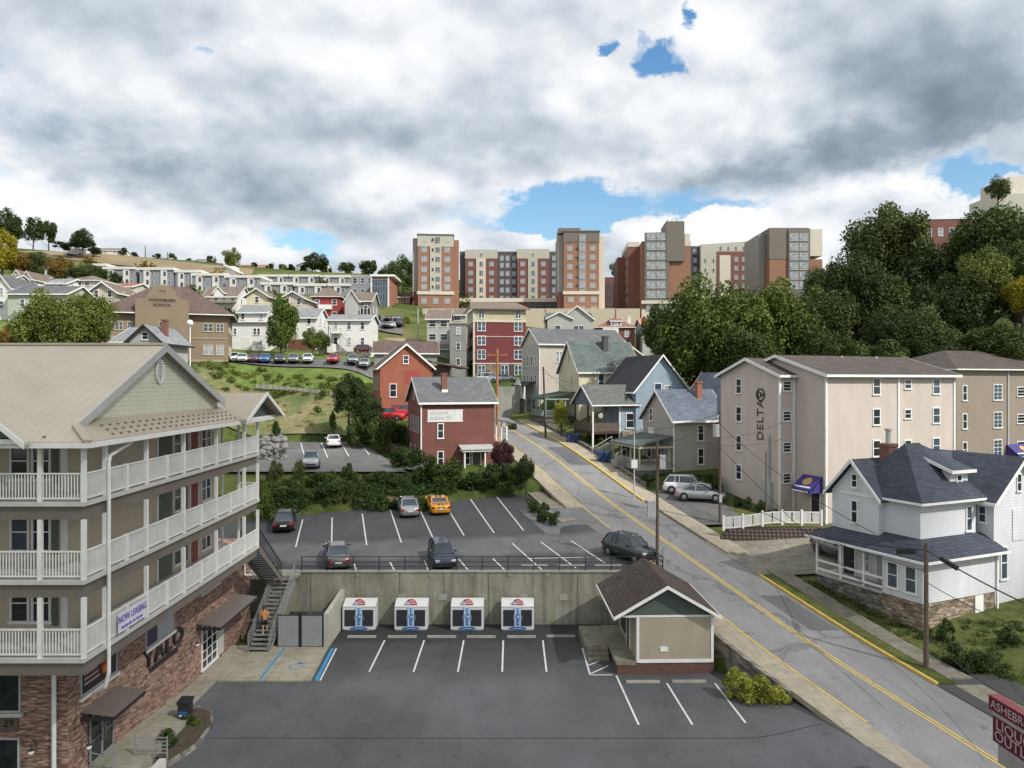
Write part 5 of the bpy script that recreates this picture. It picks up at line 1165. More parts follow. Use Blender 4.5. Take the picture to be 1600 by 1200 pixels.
# --- orange brick house
h = root_at('brick_house', 594, 655, 103, 'orange brick house with steep gable facing the street lots', z=11.0); W, D, H = 7.3, 9, 7.6
gable_parts(h, 0, 0, W, D, -2, H, 3.1, 'v', brick_o, sh_brown, .45)
for s, z, hh in ((1.6, .2, 1.7), (1.8, 3.3, 1.9), (5.0, 3.3, 1.9)): win(h, 'F', s, z, 1.0, hh, fm=white)
win(h, 'F', 3.6, 8.0, .8, 1.2, fm=white, gm=glassd)
for s in (1.5, 3.5, 5.5, 7.5):
    for z in (.8, 4.3): win(h, 'L', s, z, .8, 2.0, W, D, fm=grayw)
a = MB(); a.box(3.6, -.04, 5.2, 5.6, -.003, 7.1); a.build('bricked_panel', plain('panel_red', (.3, .06, .045), .7, .1), h)
a = MB(); a.slab([(W, -0.2, 8.4), (W + 5.6, .8, 7.6), (W + 5.6, 6.5, 7.6), (W, 6.5, 8.8)], .25); a.build('side_roof', sh_brown, h); a = MB(); [a.box(W + u, .9, 3, W + u + .2, 1.1, 7.5) for u in (.2, 2.8, 5.2)]; a.box(W, 1.6, 3, W + 3.2, 6, 7.8); a.build('side_porch', wood_pole, h)
# --- long brown roofed house behind it
h = root_at('house', 585, 590, 125, 'low grey house with long brown roof behind the orange brick house', R(8), z=17.0); gable_parts(h, 0, 0, 10.6, 8, -2, 4.4, 2.0, 'u', gry, sh_mauve, .4); [win(h, 'F', s, 1.4, .9, 1.4) for s in (1.6, 9)]
# --- grey house with green slate porch (right of the road)
h = root_at('porch_house', 1053, 735, 80, 'greige two storey house with grey roof, small chimney and front porch', z=6.85); W, D, H = 7.0, 7.2, 5.6
gable_parts(h, 0, 0, W - .5, D, -1.5, H, 3.0, 'u', grs, sh_bl2, .45); corner_trim(h, 0, 0, 0, D, -.5, H, white)
for z in (.5, 3.1): win(h, 'F', 3.3, z, .8, 1.75 if z > 1 else 1.8, fm=white, gm=glassd)
win(h, 'L', 5.2, 5.1, .7, 1.5, W, D); a = MB(); a.box(-.05, 4.6, 3.4, 0, 5.9, 4.3); a.build('vent_panel', white, h)
porch(h, -4.0, .3, -.02, 7.3, .25, 2.75, sh_green, [(-3.9, .45), (-3.9, 2.6), (-3.9, 4.9), (-3.9, 7.1), (-.3, .45)], slope=.95, dirn='L', foot=-1.5, deckm=grayw, wm=plain('cream_trim', (.5, .47, .4), .6, .1))
door(h, 'L', 3.4, .25, .95, 2.1, W, D, plain('brown_door2', (.1, .06, .045), .6, .1)); win(h, 'L', 1.7, .9, .9, 1.4, W, D); win(h, 'L', 5.6, .9, .9, 1.4, W, D)
chimney(h, 4.6, 2.6, 7.5, 9.6, brick('chimney_orange', (.4, .13, .08), (.3, .1, .06), (.3, .2, .15)), .6)
gable_parts(h, 5.8, .4, 12.6, 9, -1.5, 6.2, 4.4, 'v', bge, sh_bl2, .5, wname='rear_wall', rname='rear_roof'); 
win(h, 'F', 11.2, 6.2, .6, 1.9, off=-.4, gm=glassd); win(h, 'F', 9.9, 3.5, .7, 1.8, off=-.4, gm=glassd)
# --- blue house
h = root_at('blue_house', 970, 668, 93, 'blue two storey house with white trimmed gable and covered balcony', z=8.6); 
gable_parts(h, 1.9, -.4, 9.1, 9.5, -1, 7.0, 4.2, 'v', blus, sh_dark, .5, gablem=blud)
a = MB(); a.box(-.0, 0, -1, 1.88, 6, 4.6); a.build('wing_wall', blus, h); a = MB(); a.box(-.02, -.04, -1, 4.0, -.401 if False else -.42, 1.6); a.build('stone_base', stt, h)
a = MB(); vm = 3.0
a.slab([(-4.2, vm, 7.5), (-4.2, -.6, 5.0), (2.5, -.6, 5.0), (4.6, vm, 7.5)], .18); a.slab([(-4.2, vm, 7.5), (4.6, vm, 7.5), (2.5, 6.6, 5.0), (-4.2, 6.6, 5.0)], .18); a.build('wing_roof', shingle('shingle_olive', (.13, .135, .13), .15), h)
a = MB(); a.ext([(-3.9, 0, 4.95), (-3.9, vm, 7.3), (-3.9, 6, 4.95)], (.15, 0, 0)); a.build('porch_gable', blud, h)
a = MB(); 
for s in (-.62, 6.6): pass
a.ext([(-4.25, vm, 7.56), (-4.25, -.65, 5.03), (-4.25, -.65, 4.8), (-4.25, vm, 7.3)], (.06, 0, 0)); a.ext([(-4.25, vm, 7.56), (-4.25, 6.65, 5.03), (-4.25, 6.65, 4.8), (-4.25, vm, 7.3)], (.06, 0, 0)); a.box(-4.2, -.7, 4.82, 2.5, -.6, 4.98); a.build('porch_trim', white, h)
dkw = plain('dark_deck', (.06, .045, .035), .8, .3, 3)
a = MB(); a.box(-3.9, 0, 1.3, -.02, 6, 1.6); [a.box(u - .08, v - .08, -1, u + .08, v + .08, 4.9) for u in (-3.8, -2) for v in (.1, 5.9)]; a.build('balcony', dkw, h)
a = MB(); [a.box(u - .09, .0, -1.4, u + .09, .18, 4.9) for u in (-.12, )]; a.box(-3.9, -.05, -1, -3.72, .12, 4.9); a.build('post', white, h)
a = MB(); a.box(-3.9, -.04, 1.6, -.2, .04, 2.7); a.box(-3.94, .05, 1.6, -3.86, 6, 2.7); a.build('balcony_railing', plain('deck_wood', (.12, .095, .075), .8, .3, 4), h)
a = MB(); a.box(-.7, .8, -1, -.05, 5.5, 1.2); a.build('lower_wall', dkw, h)
win(h, 'F', 1.25, 2.0, 1.15, 1.9, fm=white, gm=glassd, off=.02); win(h, 'F', 3.2, 2.0, 1.1, 1.9, off=.4, gm=glassd); win(h, 'F', 5.0, 5.6, 1.1, 2.1, off=.4); win(h, 'F', 6.4, 5.9, 1.2, 1.5, off=.4); win(h, 'F', 1.5, -.2, .9, 1.1, off=.42, gm=glassb)
a = MB(); a.ball((-2.9, -.3, 3.6), .35, .12, .35, 12, 8); a.build('satellite_dish', grayw, h)
# --- yellow house
h = root_at('yellow_house', 905, 650, 105, 'pale yellow house with weathered green slate roof and enclosed porch', z=11.2); H = 6.9
gable_parts(h, 0, 0, 9.5, 8, -2, H, 4.2, 'u', yel, sh_green, .4); corner_trim(h, 0, 0, 9.5, 8, -2, H, plain('cream', (.6, .57, .42), .6, .1))
win(h, 'F', 3.4, 4.2, .95, 2.2, gm=glassb); win(h, 'L', 4.0, 7.9, .4, 1.6, 9.5, 8, kind='pl'); win(h, 'L', 2.7, 4.3, .45, 1.9, 9.5, 8, kind='pl'); win(h, 'L', 5.4, 5.0, .6, .6, 9.5, 8, kind='pl'); chimney(h, 5.3, 2.9, 9.5, 12.0, plain('slate_chimney', (.08, .085, .085), .8, .2), .75)
tealr = shingle('porch_green', (.06, .09, .08), .2)
porch(h, -4.6, 1.5, -.02, 8, .2, 3.0, tealr, [(-4.5, 1.6), (-3.0, 1.6), (-1.5, 1.6), (-4.5, 4), (-4.5, 6), (-4.5, 7.8)], slope=.8, dirn='L', wm=plain('porch_teal', (.25, .31, .29), .6, .1), deckm=dkw, foot=-2)
# --- big beige house
h = root_at('beige_house', 843, 643, 118, 'tall beige house with shuttered grey gable front and small columned porch', z=12.0); H = 10.6
gable_parts(h, 0, 0, 15, 9, -2, H, 2.6, 'u', bge, sh_gray, .35); corner_trim(h, 0, 0, 15, 9, -2, H); a = MB(); a.box(-.06, .1, 0, -.005, 8.9, H - .1); a.build('front_cladding', gry2, h)
for v in (1.6, 3.6, 5.6, 7.4): 
    for z in (7.0, 3.9): win(h, 'L', v, z, .9, 1.7, 15, 9, off=.07)
win(h, 'F', 3.4, 7.6, 1.4, 1.8, kind='pair', gm=glassl); [win(h, 'F', s, 9.2, 1.2, .6, kind='pl') for s in (8.4, 11, 14)]
a = MB(); a.box(-1.9, 2.0, 1.4, -.07, 8.8, 1.7); a.box(-1.7, 2.1, -2, -.1, 8.7, 1.4); a.build('porch_base', stg, h)
a = MB(); a.slab([(-2.1, 1.8, 3.9), (-.07, 1.8, 4.5), (-.07, 9, 4.5), (-2.1, 9, 3.9)], .14); a.build('porch_roof', sh_dark, h)
a = MB(); a.ext([(-2.25, 3.2, 3.9), (-2.25, 4.6, 4.9), (-2.25, 6.0, 3.9)], (.1, 0, 0)); a.bar((-2.2, 3.0, 3.85), (-2.2, 4.6, 5.0), .18); a.bar((-2.2, 4.6, 5.0), (-2.2, 6.2, 3.85), .18); a.build('pediment', white, h)
a = MB(); [a.box(-1.95, v - .1, 1.7, -1.75, v + .1, 3.8) for v in (2.1, 4, 6, 8.7)]; a.build('column', white, h)
a = MB(); a.bar((-1.9, 2, 2.6), (-1.9, 8.8, 2.6), .08); [a.box(-1.92, 2 + k * .25, 1.7, -1.87, 2.06 + k * .25, 2.6) for k in range(27)]; a.build('porch_railing', white, h)
# --- concrete barrier at the crest
a = MB(); a.box(PX(776, 121), 121, 10, PX(812, 121), 121.4, PZ(604, 121)); thing('barrier_wall', a, kerbm, 'long pale concrete barrier wall at the top of the hill street', 'wall', loc=(-2, 121, 12))
a = MB(); a.box(PX(760, 116), 116, 9, PX(800, 116), 116.3, PZ(618, 116)); thing('barrier_wall', a, kerbm, 'lower pale concrete barrier wall beside the brown pole', 'wall', loc=(-2, 116, 12))
# --- lettered tan apartment block
A22 = R(22)
X0, Y0, _ = P(1218, 795, 67.2); h = empty('apartment_block', (X0, Y0, 4.0), A22, 'tan sided apartment block with large vertical lettering and small awning', 'building'); H = 13.1
umb = shingle('shingle_umber', (.088, .074, .066), .2)
gable_parts(h, 0, 0, 4.2, 8.4, -2, H, 1.5, 'u', dlt, umb, .45, rname='front_roof')
MU, MV, MW = 1.75, -3.75, 17.7
gable_parts(h, MU, MV, MW, 8.0, -2, H, 1.75, 'u', dlt, umb, .45, wname='main_wall', rname='main_roof')
for u, v in ((0, 0), (MU, MV), (MW, MV), (10.4, MV), (1.6, -.05)): MB().box(u - .1, v - .1, -2, u + .1, v + .05, H - .05).build('corner_trim', white, h)
for z in (2.85, 5.7, 8.55, 11.3):
    win(h, 'L', 5.6, z, .85, 1.5, fm=white, kind='dh', gm=glassd); win(h, 'F', .85, z + .3, 1.0, .95, kind='slat', gm=glassd)
    win(h, 'F', 7.7, z, .95, 1.5, off=-MV, gm=glassd); win(h, 'F', 11.6, z + .5, .9, .9, off=-MV, gm=glassd); win(h, 'F', 15.3, z, 1.0, 1.5, off=-MV, gm=glassb)
bl = plain('lettering_dark', (.045, .035, .03), .5, .1)
def vtext(txt, size, x, y, z, root, mat):
    o = textobj(txt, size, mat, root, (x, y, z), (0, 0, 0), .02, 'LEFT', 'lettering', 1.0, 1.1, .0)
    m = Matrix(((0, 0, -1), (0, 1, 0), (1, 0, 0))).to_4x4(); m = Matrix(((0, -1, 0), (0, 0, 0), (1, 0, 0))).to_4x4() if False else m
    o.rotation_euler = Matrix(((0, 0, -1), (0, 1, 0), (1, 0, 0))).to_euler(); return o
vtext('DELTA', 1.22, -.03, 2.5, 6.9, h, bl)
a = MB(); n = 20; cy, cz = 2.5, 11.25
for i in range(n): t0, t1 = 2*math.pi*i/n, 2*math.pi*(i+1)/n; a.bar((-.03, cy + .55*math.cos(t0), cz + .55*math.sin(t0)), (-.03, cy + .55*math.cos(t1), cz + .55*math.sin(t1)), .05, .13)
for (p, q) in (((.35, -.32), (.35, .32)), ((.35, .32), (-.45, 0)), ((-.45, 0), (.35, -.32)), ((0, -.2), (0, .2))): a.bar((-.03, cy + p[0], cz + p[1]), (-.03, cy + q[0], cz + q[1]), .05, .11)
a.build('emblem', bl, h)
awn = plain('awning_purple', (.05, .04, .2), .6, .1); ayel = plain('awning_yellow', (.6, .38, .12), .6, .3, 5)
def awning(h, u, v, z, w, face='F'):
    # built facing -v at the origin, then turned
    a = MB(); a.slab([(0, -1.4, 0), (w, -1.4, 0), (w, 0, 1.1), (0, 0, 1.1)], .06); a.box(0, -1.42, -.35, w, -1.37, -.04); a.ext([(0, -1.35, -.3), (0, 0, 1.0), (0, 0, -.3)], (.04, 0, 0)); a.ext([(w - .04, -1.35, -.3), (w - .04, 0, 1.0), (w - .04, 0, -.3)], (.04, 0, 0))
    aw = a.build('awning', awn, h); aw.location = (u, v, z); aw.rotation_euler = (0, 0, 0 if face == 'F' else -math.pi / 2)
    a = MB(); n = 16; a.add([(w * .5 + .5 * math.cos(2*math.pi*i/n), -.62 + .36 * math.sin(2*math.pi*i/n), .63 + .283 * math.sin(2*math.pi*i/n)) for i in range(n)], [tuple(range(n))]); a.build('awning_emblem', ayel, aw)
    a = MB(); a.box(.1, -1.435, -.28, w - .3, -1.425, -.14); a.add([(.15, -1.25, .13), (w - .25, -1.25, .13), (w - .25, -1.13, .225), (.15, -1.13, .225)], [(0, 1, 2, 3)]); a.build('awning_text', white, aw)
awning(h, MU - .02, -1.1, 3.0, 2.3, 'L'); door(h, 'L', -2.6, .6, .95, 2.2, off=-MU)
a = MB(); a.box(-.35, .9, .6, -.01, 2.2, 3.2); a.box(-.2, 1.2, 3.2, -.05, 1.4, 7.5); a.build('meter_bank', grayw, h)
a = MB(); [a.tube((9.0 + k * 2.4, 1.5, H + 1.3), (9.0 + k * 2.4, 1.5, H + 1.9), .12) for k in (0, 1.9)]; a.build('roof_vents', grayw, h)
# --- second tan block at the right edge
X0, Y0, _ = P(1494, 700, 80); h = empty('apartment_block', (X0, Y0, 6.3), A22, 'brown tan apartment block at the right edge with purple awning', 'building'); H = 11.6; dlt2 = siding('taupe_siding', (.30, .25, .205), .2, .1)
hip_parts(h, 0, 0, 22, 12, -1, H, 2.3, dlt2, MT['shingle_umber'], .5, fascia=white); 
for z in (1.9, 5.0, 8.1): win(h, 'F', 1.3, z, .75, 1.7, gm=glassd); win(h, 'F', 6.6, z, 1.45, 1.8, kind='grid', gm=glassb); win(h, 'F', 10.6, z + .4, 1.6, 1.1, kind='slat', gm=glassd)
a = MB(); a.box(8.2, -.12, 0, 8.4, 0, H); a.build('downspout', grayw, h); awning(h, 8.0, -.05, 2.0, 4.0)
a = MB(); a.box(-.02, -.3, -1.2, 8.0, -.02, .3); a.build('dark_base', dark, h)
# --- white corner house
h = root_at('corner_house', 1442, 985, 45.5, 'white clapboard corner house with dark blue hipped roof, dormer and wrapped porch', R(24), z=1.25)
stt_h = 1.45; H1 = 4.15; H2 = 7.5
def wallbox(n, u0, v0, z0, u1, v1, z1, m): a = MB(); a.box(u0, v0, z0, u1, v1, z1); return a.build(n, m, h)
wallbox('foundation', .05, .05, -2, 6.95, 3, stt_h, stt); wallbox('lower_wall', 0, 0, stt_h + .01, 7, 2.9, H1, wht)
wallbox('foundation', 7.0, .6, -2, 12.5, 4.5, stt_h, stt)
a = MB(); a.box(.1, 3.0, -.8, 2.0, 8.4, stt_h - .12); a.build('porch_base', stg, h)
a = MB(); a.box(0, 2.95, stt_h - .1, 2.0, 8.5, stt_h + .05); a.build('porch_floor', grayw, h)
for v in (4.4, 6.3, 8.4): a = MB(); a.box(.02, v - .06, stt_h, .16, v + .06, H1 - .1); a.build('porch_post', white, h)
a = MB(); [a.box(.05, 2.95, stt_h + z, .13, 8.4, stt_h + z + .14) for z in (.25, .85)]; a.build('porch_railing', white, h)
wallbox('inner_wall', 1.7, 2.91, stt_h, 7, 8.0, H1, wht)
door(h, 'L', 4.2, stt_h, .95, 2.1, off=-1.7, col=grayw); door(h, 'L', 7.0, stt_h, .95, 2.1, off=-1.7)
for s in (.8, 2.1): win(h, 'L', s, stt_h + .5, .85, 1.7, gm=glassb, off=.01)
win(h, 'L', 5.6, stt_h + .6, .8, 1.4, off=-1.7, gm=glassl)
a = MB(); a.box(4.9, -.03, -.3, 5.7, .04, 1.4); a.build('cellar_door', white, h)
zr0, zr1 = H1 + .05, H1 + .95
a = MB(); t = .14
a.slab([(-.5, -.5, zr0), (7.5, -.5, zr0), (7.5, 1.3, zr1), (1.5, 1.3, zr1)], t); a.slab([(-.5, -.5, zr0), (1.5, 1.3, zr1), (1.5, 7.4, zr1), (-.5, 8.9, zr0)], t); a.slab([(-.5, 8.9, zr0), (1.5, 7.4, zr1), (3.5, 8.9, zr0)], t); a.build('porch_roof', sh_blue, h)
a = MB(); a.box(-.6, -.62, zr0 - .16, 7.6, -.51, zr0 - .02); a.box(-.62, -.5, zr0 - .16, -.51, 8.9, zr0 - .02); a.build('gutter', white, h)
a = MB(); a.box(7.0 - .05, -.12, .0, 7.1, -.01, H1); a.build('downspout', white, h)
u0, v0, u1, v1 = 1.5, 1.3, 6.9, 5.8
wallbox('upper_wall', u0, v0, H1, u1, v1, H2, wht); wallbox('rear_wall', u0 + .01, v1, H1, u1 + 2, 7.8, H2, wht)
hip_parts(h, u0, v0, u1, v1 + .8, H1, H2, 3.5, wht, sh_blue, .5, .7, skip_wall=True)
ug = u0 - .54; wallbox('bay_wall', ug, 3.95, H1 + .2, u0 + .2, 7.85, H2 - .01, wht); a = MB(); vm = 5.9; g0, g1 = 3.95, 7.85; a.ext([(ug, g0, H2 - .01), (ug, vm, H2 + 2.1), (ug, g1, H2 - .01)], (5, 0, 0)); a.build('gable_wall', wht, h)
a = MB(); a.slab([(ug - .4, vm, H2 + 2.35), (ug - .4, g0 - .4, H2 - .2), (u0 + 3.5, g0 - .4, H2 - .2), (u0 + 4, vm, H2 + 2.35)], .15); a.slab([(ug - .4, vm, H2 + 2.35), (u0 + 5, vm, H2 + 2.35), (u0 + 5, g1 + .4, H2 - .2), (ug - .4, g1 + .4, H2 - .2)], .15); a.build('gable_roof', sh_blue, h)
a = MB()
for ve in (g0 - .45, g1 + .45): a.ext([(ug - .46, vm, H2 + 2.4), (ug - .46, ve, H2 - .2), (ug - .46, ve, H2 - .45), (ug - .46, vm, H2 + 2.1)], (.06, 0, 0))
a.build('rake_board', white, h)
win(h, 'L', 5.9, H2 + .35, .55, 1.0, off=-.96, gm=glassd); win(h, 'L', 5.9, H1 + 1.25, .6, 1.6, off=-.96, gm=glassd)
win(h, 'F', 6.2, H1 + 1.1, .65, 1.7, off=-1.3, gm=glassb)
a = MB(); du0, du1, dv = 4.95, 6.75, 1.75; a.box(du0, dv, H2 + .3, du1, 4.2, H2 + 1.75); a.build('dormer', wht, h)
a = MB(); a.slab([(du0 - .3, dv - .35, H2 + 1.8), (du1 + .3, dv - .35, H2 + 1.8), (du1 - .5, 4.6, H2 + 3.2), (du0 - .9, 4.6, H2 + 3.2)], .12); a.build('dormer_roof', sh_blue, h)
a = MB(); a.box(du0 - .33, dv - .42, H2 + 1.62, du1 + .33, dv - .36, H2 + 1.84); a.bar((du0 - .33, dv - .38, H2 + 1.74), (du0 - .93, 4.6, H2 + 3.12), .06, .2); a.build('dormer_trim', white, h); win(h, 'F', 5.85, H2 + .62, .6, .9, off=-1.75, gm=glassd)
chimney(h, 3.4, 5.2, H2 + 1, H2 + 3.35, brick_c, .8); a = MB(); a.tube((3.4, 5.2, H2 + 3.35), (3.4, 5.2, H2 + 4.3), .17); a.tube((3.4, 5.2, H2 + 4.3), (3.4, 5.2, H2 + 4.45), .24); a.build('chimney_pipe', grayw, h)
gable_parts(h, 7.4, .4, 12.8, 7, -2, H2, 2.5, 'v', wht, sh_blue, .45, wname='wing_wall', rname='wing_roof'); wallbox('link_wall', 6.85, 2.0, -1, 7.45, 7, H2 - .01, wht)
gable_parts(h, 6.0, 2.6, 11, 8.0, H2 - .3, H2, 2.5, 'u', wht, sh_blue, .4, wname='link_gable', rname='link_roof')
win(h, 'L', 1.15, H1 + 1.6, .6, 1.15, off=-7.4, gm=glassb); win(h, 'F', 10.0, H2 + .3, .5, 1.2, off=-.4, gm=glassd); win(h, 'F', 8.4, 2.0, .75, 2.2, off=-.4, gm=glassb)
a = MB(); a.box(9.3, .34, 4.5, 10.5, .4, 6.6); a.build('covered_window', wht, h)
# vinyl fence and block wall in front of the lettered building
pa, pb = P(1130, 826, 62), P(1286, 813, 61)
lw = MB(); lw.ext([(pa[0] - 1.2, 61.2, 2.6), (pb[0] + 2.5, 60.6, 2.8), (pb[0] + 2.5, 60.9, 4.35), (pa[0] + .6, 61.7, 4.15)], (0, .8, 0)); lat = siding('block_wall', (.085, .06, .048), .3, .5)
m, nt, b = newmat('lattice_block'); v = ocoord(nt, True); sp2 = N(nt, 'ShaderNodeSeparateXYZ'); nt.links.new(v, sp2.inputs[0])
q1 = mth(nt, 'SINE', mth(nt, 'MULTIPLY', mth(nt, 'ADD', sp2.outputs[0], mth(nt, 'MULTIPLY', sp2.outputs[2], 1.3)), 9)); q2 = mth(nt, 'SINE', mth(nt, 'MULTIPLY', mth(nt, 'SUBTRACT', sp2.outputs[0], mth(nt, 'MULTIPLY', sp2.outputs[2], 1.3)), 9))
c = ramp(nt, mth(nt, 'MULTIPLY', q1, q2), [(.0, (.028, .02, .016)), (.3, (.085, .062, .05)), (.8, (.13, .1, .08))]); nt.links.new(c, b.inputs['Base Color']); b.inputs['Roughness'].default_value = .9
thing('block_wall', lw, m, 'dark brown interlocking block retaining wall under the white picket fence', 'wall', loc=(22, 61, 3))
fe = empty('picket_fence', (pa[0], 62.0, 4.1), 0, 'white vinyl picket fence on the block wall before the lettered building', 'fence')
n = 10; q = [(pa[0] + (pb[0] - pa[0]) * i / n, 61.9 - .6 * i / n, 4.05 + .55 * ss(i / n, 0, .6)) for i in range(n + 1)]
po = MB()
for i, (x, y, z) in enumerate(q): po.box(x - .07, y - .07, z - .1, x + .07, y + .07, z + 1.15)
for x, y, z in q[::2]: a = MB(); a.box(x - .08, y - .08, z - .1, x + .08, y + .08, z + 1.2); a.build('post', white, fe, world=True)
a = MB()
for p_, q_ in zip(q, q[1:]):
    a.bar((p_[0], p_[1], p_[2] + 1.0), (q_[0], q_[1], q_[2] + 1.0), .06, .08); a.bar((p_[0], p_[1], p_[2] + .12), (q_[0], q_[1], q_[2] + .12), .06, .08)
    for k in range(1, 8): t_ = k / 8; x, y, z = [p_[j] + (q_[j] - p_[j]) * t_ for j in range(3)]; a.box(x - .03, y - .02, z + .12, x + .03, y + .02, z + 1.0)
a.build('pickets', white, fe, world=True)
# ================================================================ middle and far buildings
def grid(root, face, W, D, s_list, z_list, w, h, kind='dh', gm=None, fm=None, off=0):
    for z in z_list:
        for s in s_list: win(root, face, s, z, w, h, W, D, kind=kind, gm=gm, fm=fm, off=off)
def pxhouse(px0, px1, ye, yb, Y, label, ang=0, D=8, roof='u', rise=2.2, wm=None, rm=None, cols=2, rows=2, ww=.9, wh=1.4, oh=.4, name='house', cat='house', fm=None, group=None, drop=2, kind='dh', gm=None):
    """house whose front fills px0..px1 with eave at row ye and base at row yb"""
    x0, _, z0 = P(px0, yb, Y); W = (px1 - px0) * Y / F / max(.3, math.cos(ang)); H = (yb - ye) * Y / F
    h = empty(name, (x0, Y, z0), ang, label, cat, group)
    if roof == 'hip': hip_parts(h, 0, 0, W, D, -drop, H, rise, wm, rm, oh)
    elif roof == 'flat':
        a = MB(); a.box(0, 0, -drop, W, D, H); a.build('wall', wm, h); a = MB(); a.box(-.15, -.15, H, W + .15, D + .15, H + .25); a.build('parapet', rm, h)
    else: gable_parts(h, 0, 0, W, D, -drop, H, rise, roof, wm, rm, oh)
    if rows and cols:
        zs = [H * (i + .38) / rows for i in range(rows)]; ss_ = [W * (i + .5) / cols for i in range(cols)]
        grid(h, 'F', W, D, ss_, zs, ww, wh, fm=fm, kind=kind, gm=gm)
        if ang > .02: grid(h, 'L', W, D, [D * .3, D * .7], zs, ww, wh, fm=fm)
        elif px0 < 700: grid(h, 'R', W, D, [D * .3, D * .7], zs, ww, wh, fm=fm)
        else: grid(h, 'L', W, D, [D * .3, D * .7], zs, ww, wh, fm=fm)
    return h, W, H
schm = brick('school_brown', (.27, .2, .13), (.24, .18, .12), (.22, .17, .12), big=.12); schd = plain('school_trim', (.33, .27, .19), .7, .1); dkt = plain('dark_text', (.05, .035, .025), .6, .1)
# --- brown brick school with curved parapet
h, W, H = pxhouse(158, 334, 487, 562, 112, 'brown school building with dark hipped roof and curved central parapet', R(18), 13, 'hip', 5.0, schm, sh_mauve, cols=0, rows=0, oh=.9, name='school', cat='building', drop=4)
pu0, pu1 = (208 - 158) * 112 / F, (285 - 158) * 112 / F; cxm = (pu0 + pu1) / 2
a = MB(); pr = [(pu0, -1.2, -2), (pu1, -1.2, -2), (pu1, -1.2, H + 2.1), (cxm + 2.4, -1.2, H + 2.2)]
for k in range(9): t = math.pi * k / 8; pr.append((cxm + 1.7 * math.cos(t), -1.2, H + 3.1 + 1.2 * math.sin(t)))
pr += [(cxm - 2.4, -1.2, H + 2.2), (pu0, -1.2, H + 2.1)]
a.ext(pr, (0, 2.5, 0)); a.build('pavilion', schm, h)
a = MB(); a.ext([(pu0 + .1, -1.25, 2.7), (pu1 - .1, -1.25, 2.7), (pu1 - .1, -1.25, 2.9), (pu0 + .1, -1.25, 2.9)], (0, .04, 0)); a.box(-.05, -.08, 3.4, pu0 - .01, -.01, 3.6); a.box(pu1 + .01, -.08, 3.4, W + .05, -.01, 3.6); a.box(-.06, -.12, -.2, pu0 - .01, -.01, .1); a.box(pu1 + .01, -.12, -.2, W + .06, -.01, .1); a.build('string_course', schd, h)
a = MB(); n = 14
for k in range(n): t0, t1 = math.pi * k / n, math.pi * (k + 1) / n; a.bar((cxm + 1.0 + 1.7 * math.cos(t0), -1.3, .3 + 2.1 * math.sin(t0)), (cxm + 1.0 + 1.7 * math.cos(t1), -1.3, .3 + 2.1 * math.sin(t1)), .12, .35)
a.build('arch', schd, h); a = MB(); a.ext([(cxm + 1.0 + 1.55 * math.cos(math.pi * k / n), -1.28, .3 + 1.95 * math.sin(math.pi * k / n)) for k in range(n + 1)], (0, .05, 0)); a.build('doorway', dark, h)
textobj('WOODBURN', .62, dkt, h, (cxm, -1.22, H + 1.9), (R(90), 0, 0), .02, name='school_lettering', bold=.02); textobj('SCHOOL', .62, dkt, h, (cxm, -1.22, H + 1.15), (R(90), 0, 0), .02, name='school_lettering', bold=.02); textobj('1910', .5, dkt, h, (cxm, -1.22, H + 3.3), (R(90), 0, 0), .02, name='school_lettering')
crm = plain('cream_frame', (.5, .44, .34), .6, .1)
for px in (183, 202, 313, 331):
    u = (px - 158) * 112 / F; win(h, 'F', u, 4.6, 1.1 if px in (183, 331) else 1.5, 1.3, fm=crm, kind='pair', gm=glassb); win(h, 'F', u, .9, 1.2 if px in (183, 331) else 1.5, 1.6, fm=crm, kind='pair', gm=glassl)
win(h, 'F', (248 - 158) * 112 / F, 4.7, 1.3, 1.2, fm=crm, off=1.2, gm=glassd); a = MB(); a.ball(((275 - 158) * 112 / F, -1.28, 3.0), .45, .05, .45, 12, 8); a.build('roundel', dkt, h)
for v in (3, 6, 9): win(h, 'R', v, 4.6, 1.2, 1.4, W, 13, fm=crm); win(h, 'R', v, .9, 1.2, 1.6, W, 13, fm=crm)
# --- grey roofed house in front of it
h, W, H = pxhouse(178, 212, 533, 575, 86, 'pale house with light grey roof and brick chimney showing over the tan metal roof', 0, 9, 'u', 1.8, gry2, sh_light, rows=0, cols=0)
gable_parts(h, 2.3, -1.0, 6.0, 6, -2, H, 1.7, 'v', gry2, sh_light, .5, fascia=dark, wname='front_gable', rname='front_roof'); chimney(h, 5.2, 1.6, H + .5, H + 2.6, brick_c, .6); win(h, 'F', 4.15, H + .1, .8, .9, off=1.0, gm=glassd)
# --- white houses on the lane
W1 = plain('white_clapboard', (.70, .69, .65), .6, .08)
h, W, H = pxhouse(360, 421, 503, 545, 138, 'white house with broad lean-to roof, left of the tall lane tree', 0, 9, 'u', .3, W1, sh_light, rows=0, cols=0)
gable_parts(h, .8, 2.0, W - 1.2, 9, H, H + 2.0, 1.6, 'u', W1, sh_light, .4, wname='attic_wall', rname='upper_roof'); grid(h, 'F', W, 9, [1.6, W - 2.2], [H + .6], .7, 1.3, off=-2); grid(h, 'F', W, 9, [.9, 4.6, 5.3], [2.6], .6, 1.3); door(h, 'F', 3.0, .1, 1.2, 1.9, col=whp); win(h, 'F', 5.4, .9, 1.2, .5)
h, W, H = pxhouse(449, 494, 496, 530, 140, 'white gabled house with red brick basement, right of the tall lane tree', 0, 9, 'u', 2.0, W1, sh_light, rows=2, cols=2, ww=.8); a = MB(); a.box(.1, -.02, -3, W - .1, 8, -.01); a.build('basement', brick_d, h)
h, W, H = pxhouse(514, 577, 500, 548, 138, 'white two storey house with grey roof and outside stair', 0, 9, 'u', 1.3, W1, sh_light, rows=2, cols=3, ww=.8)
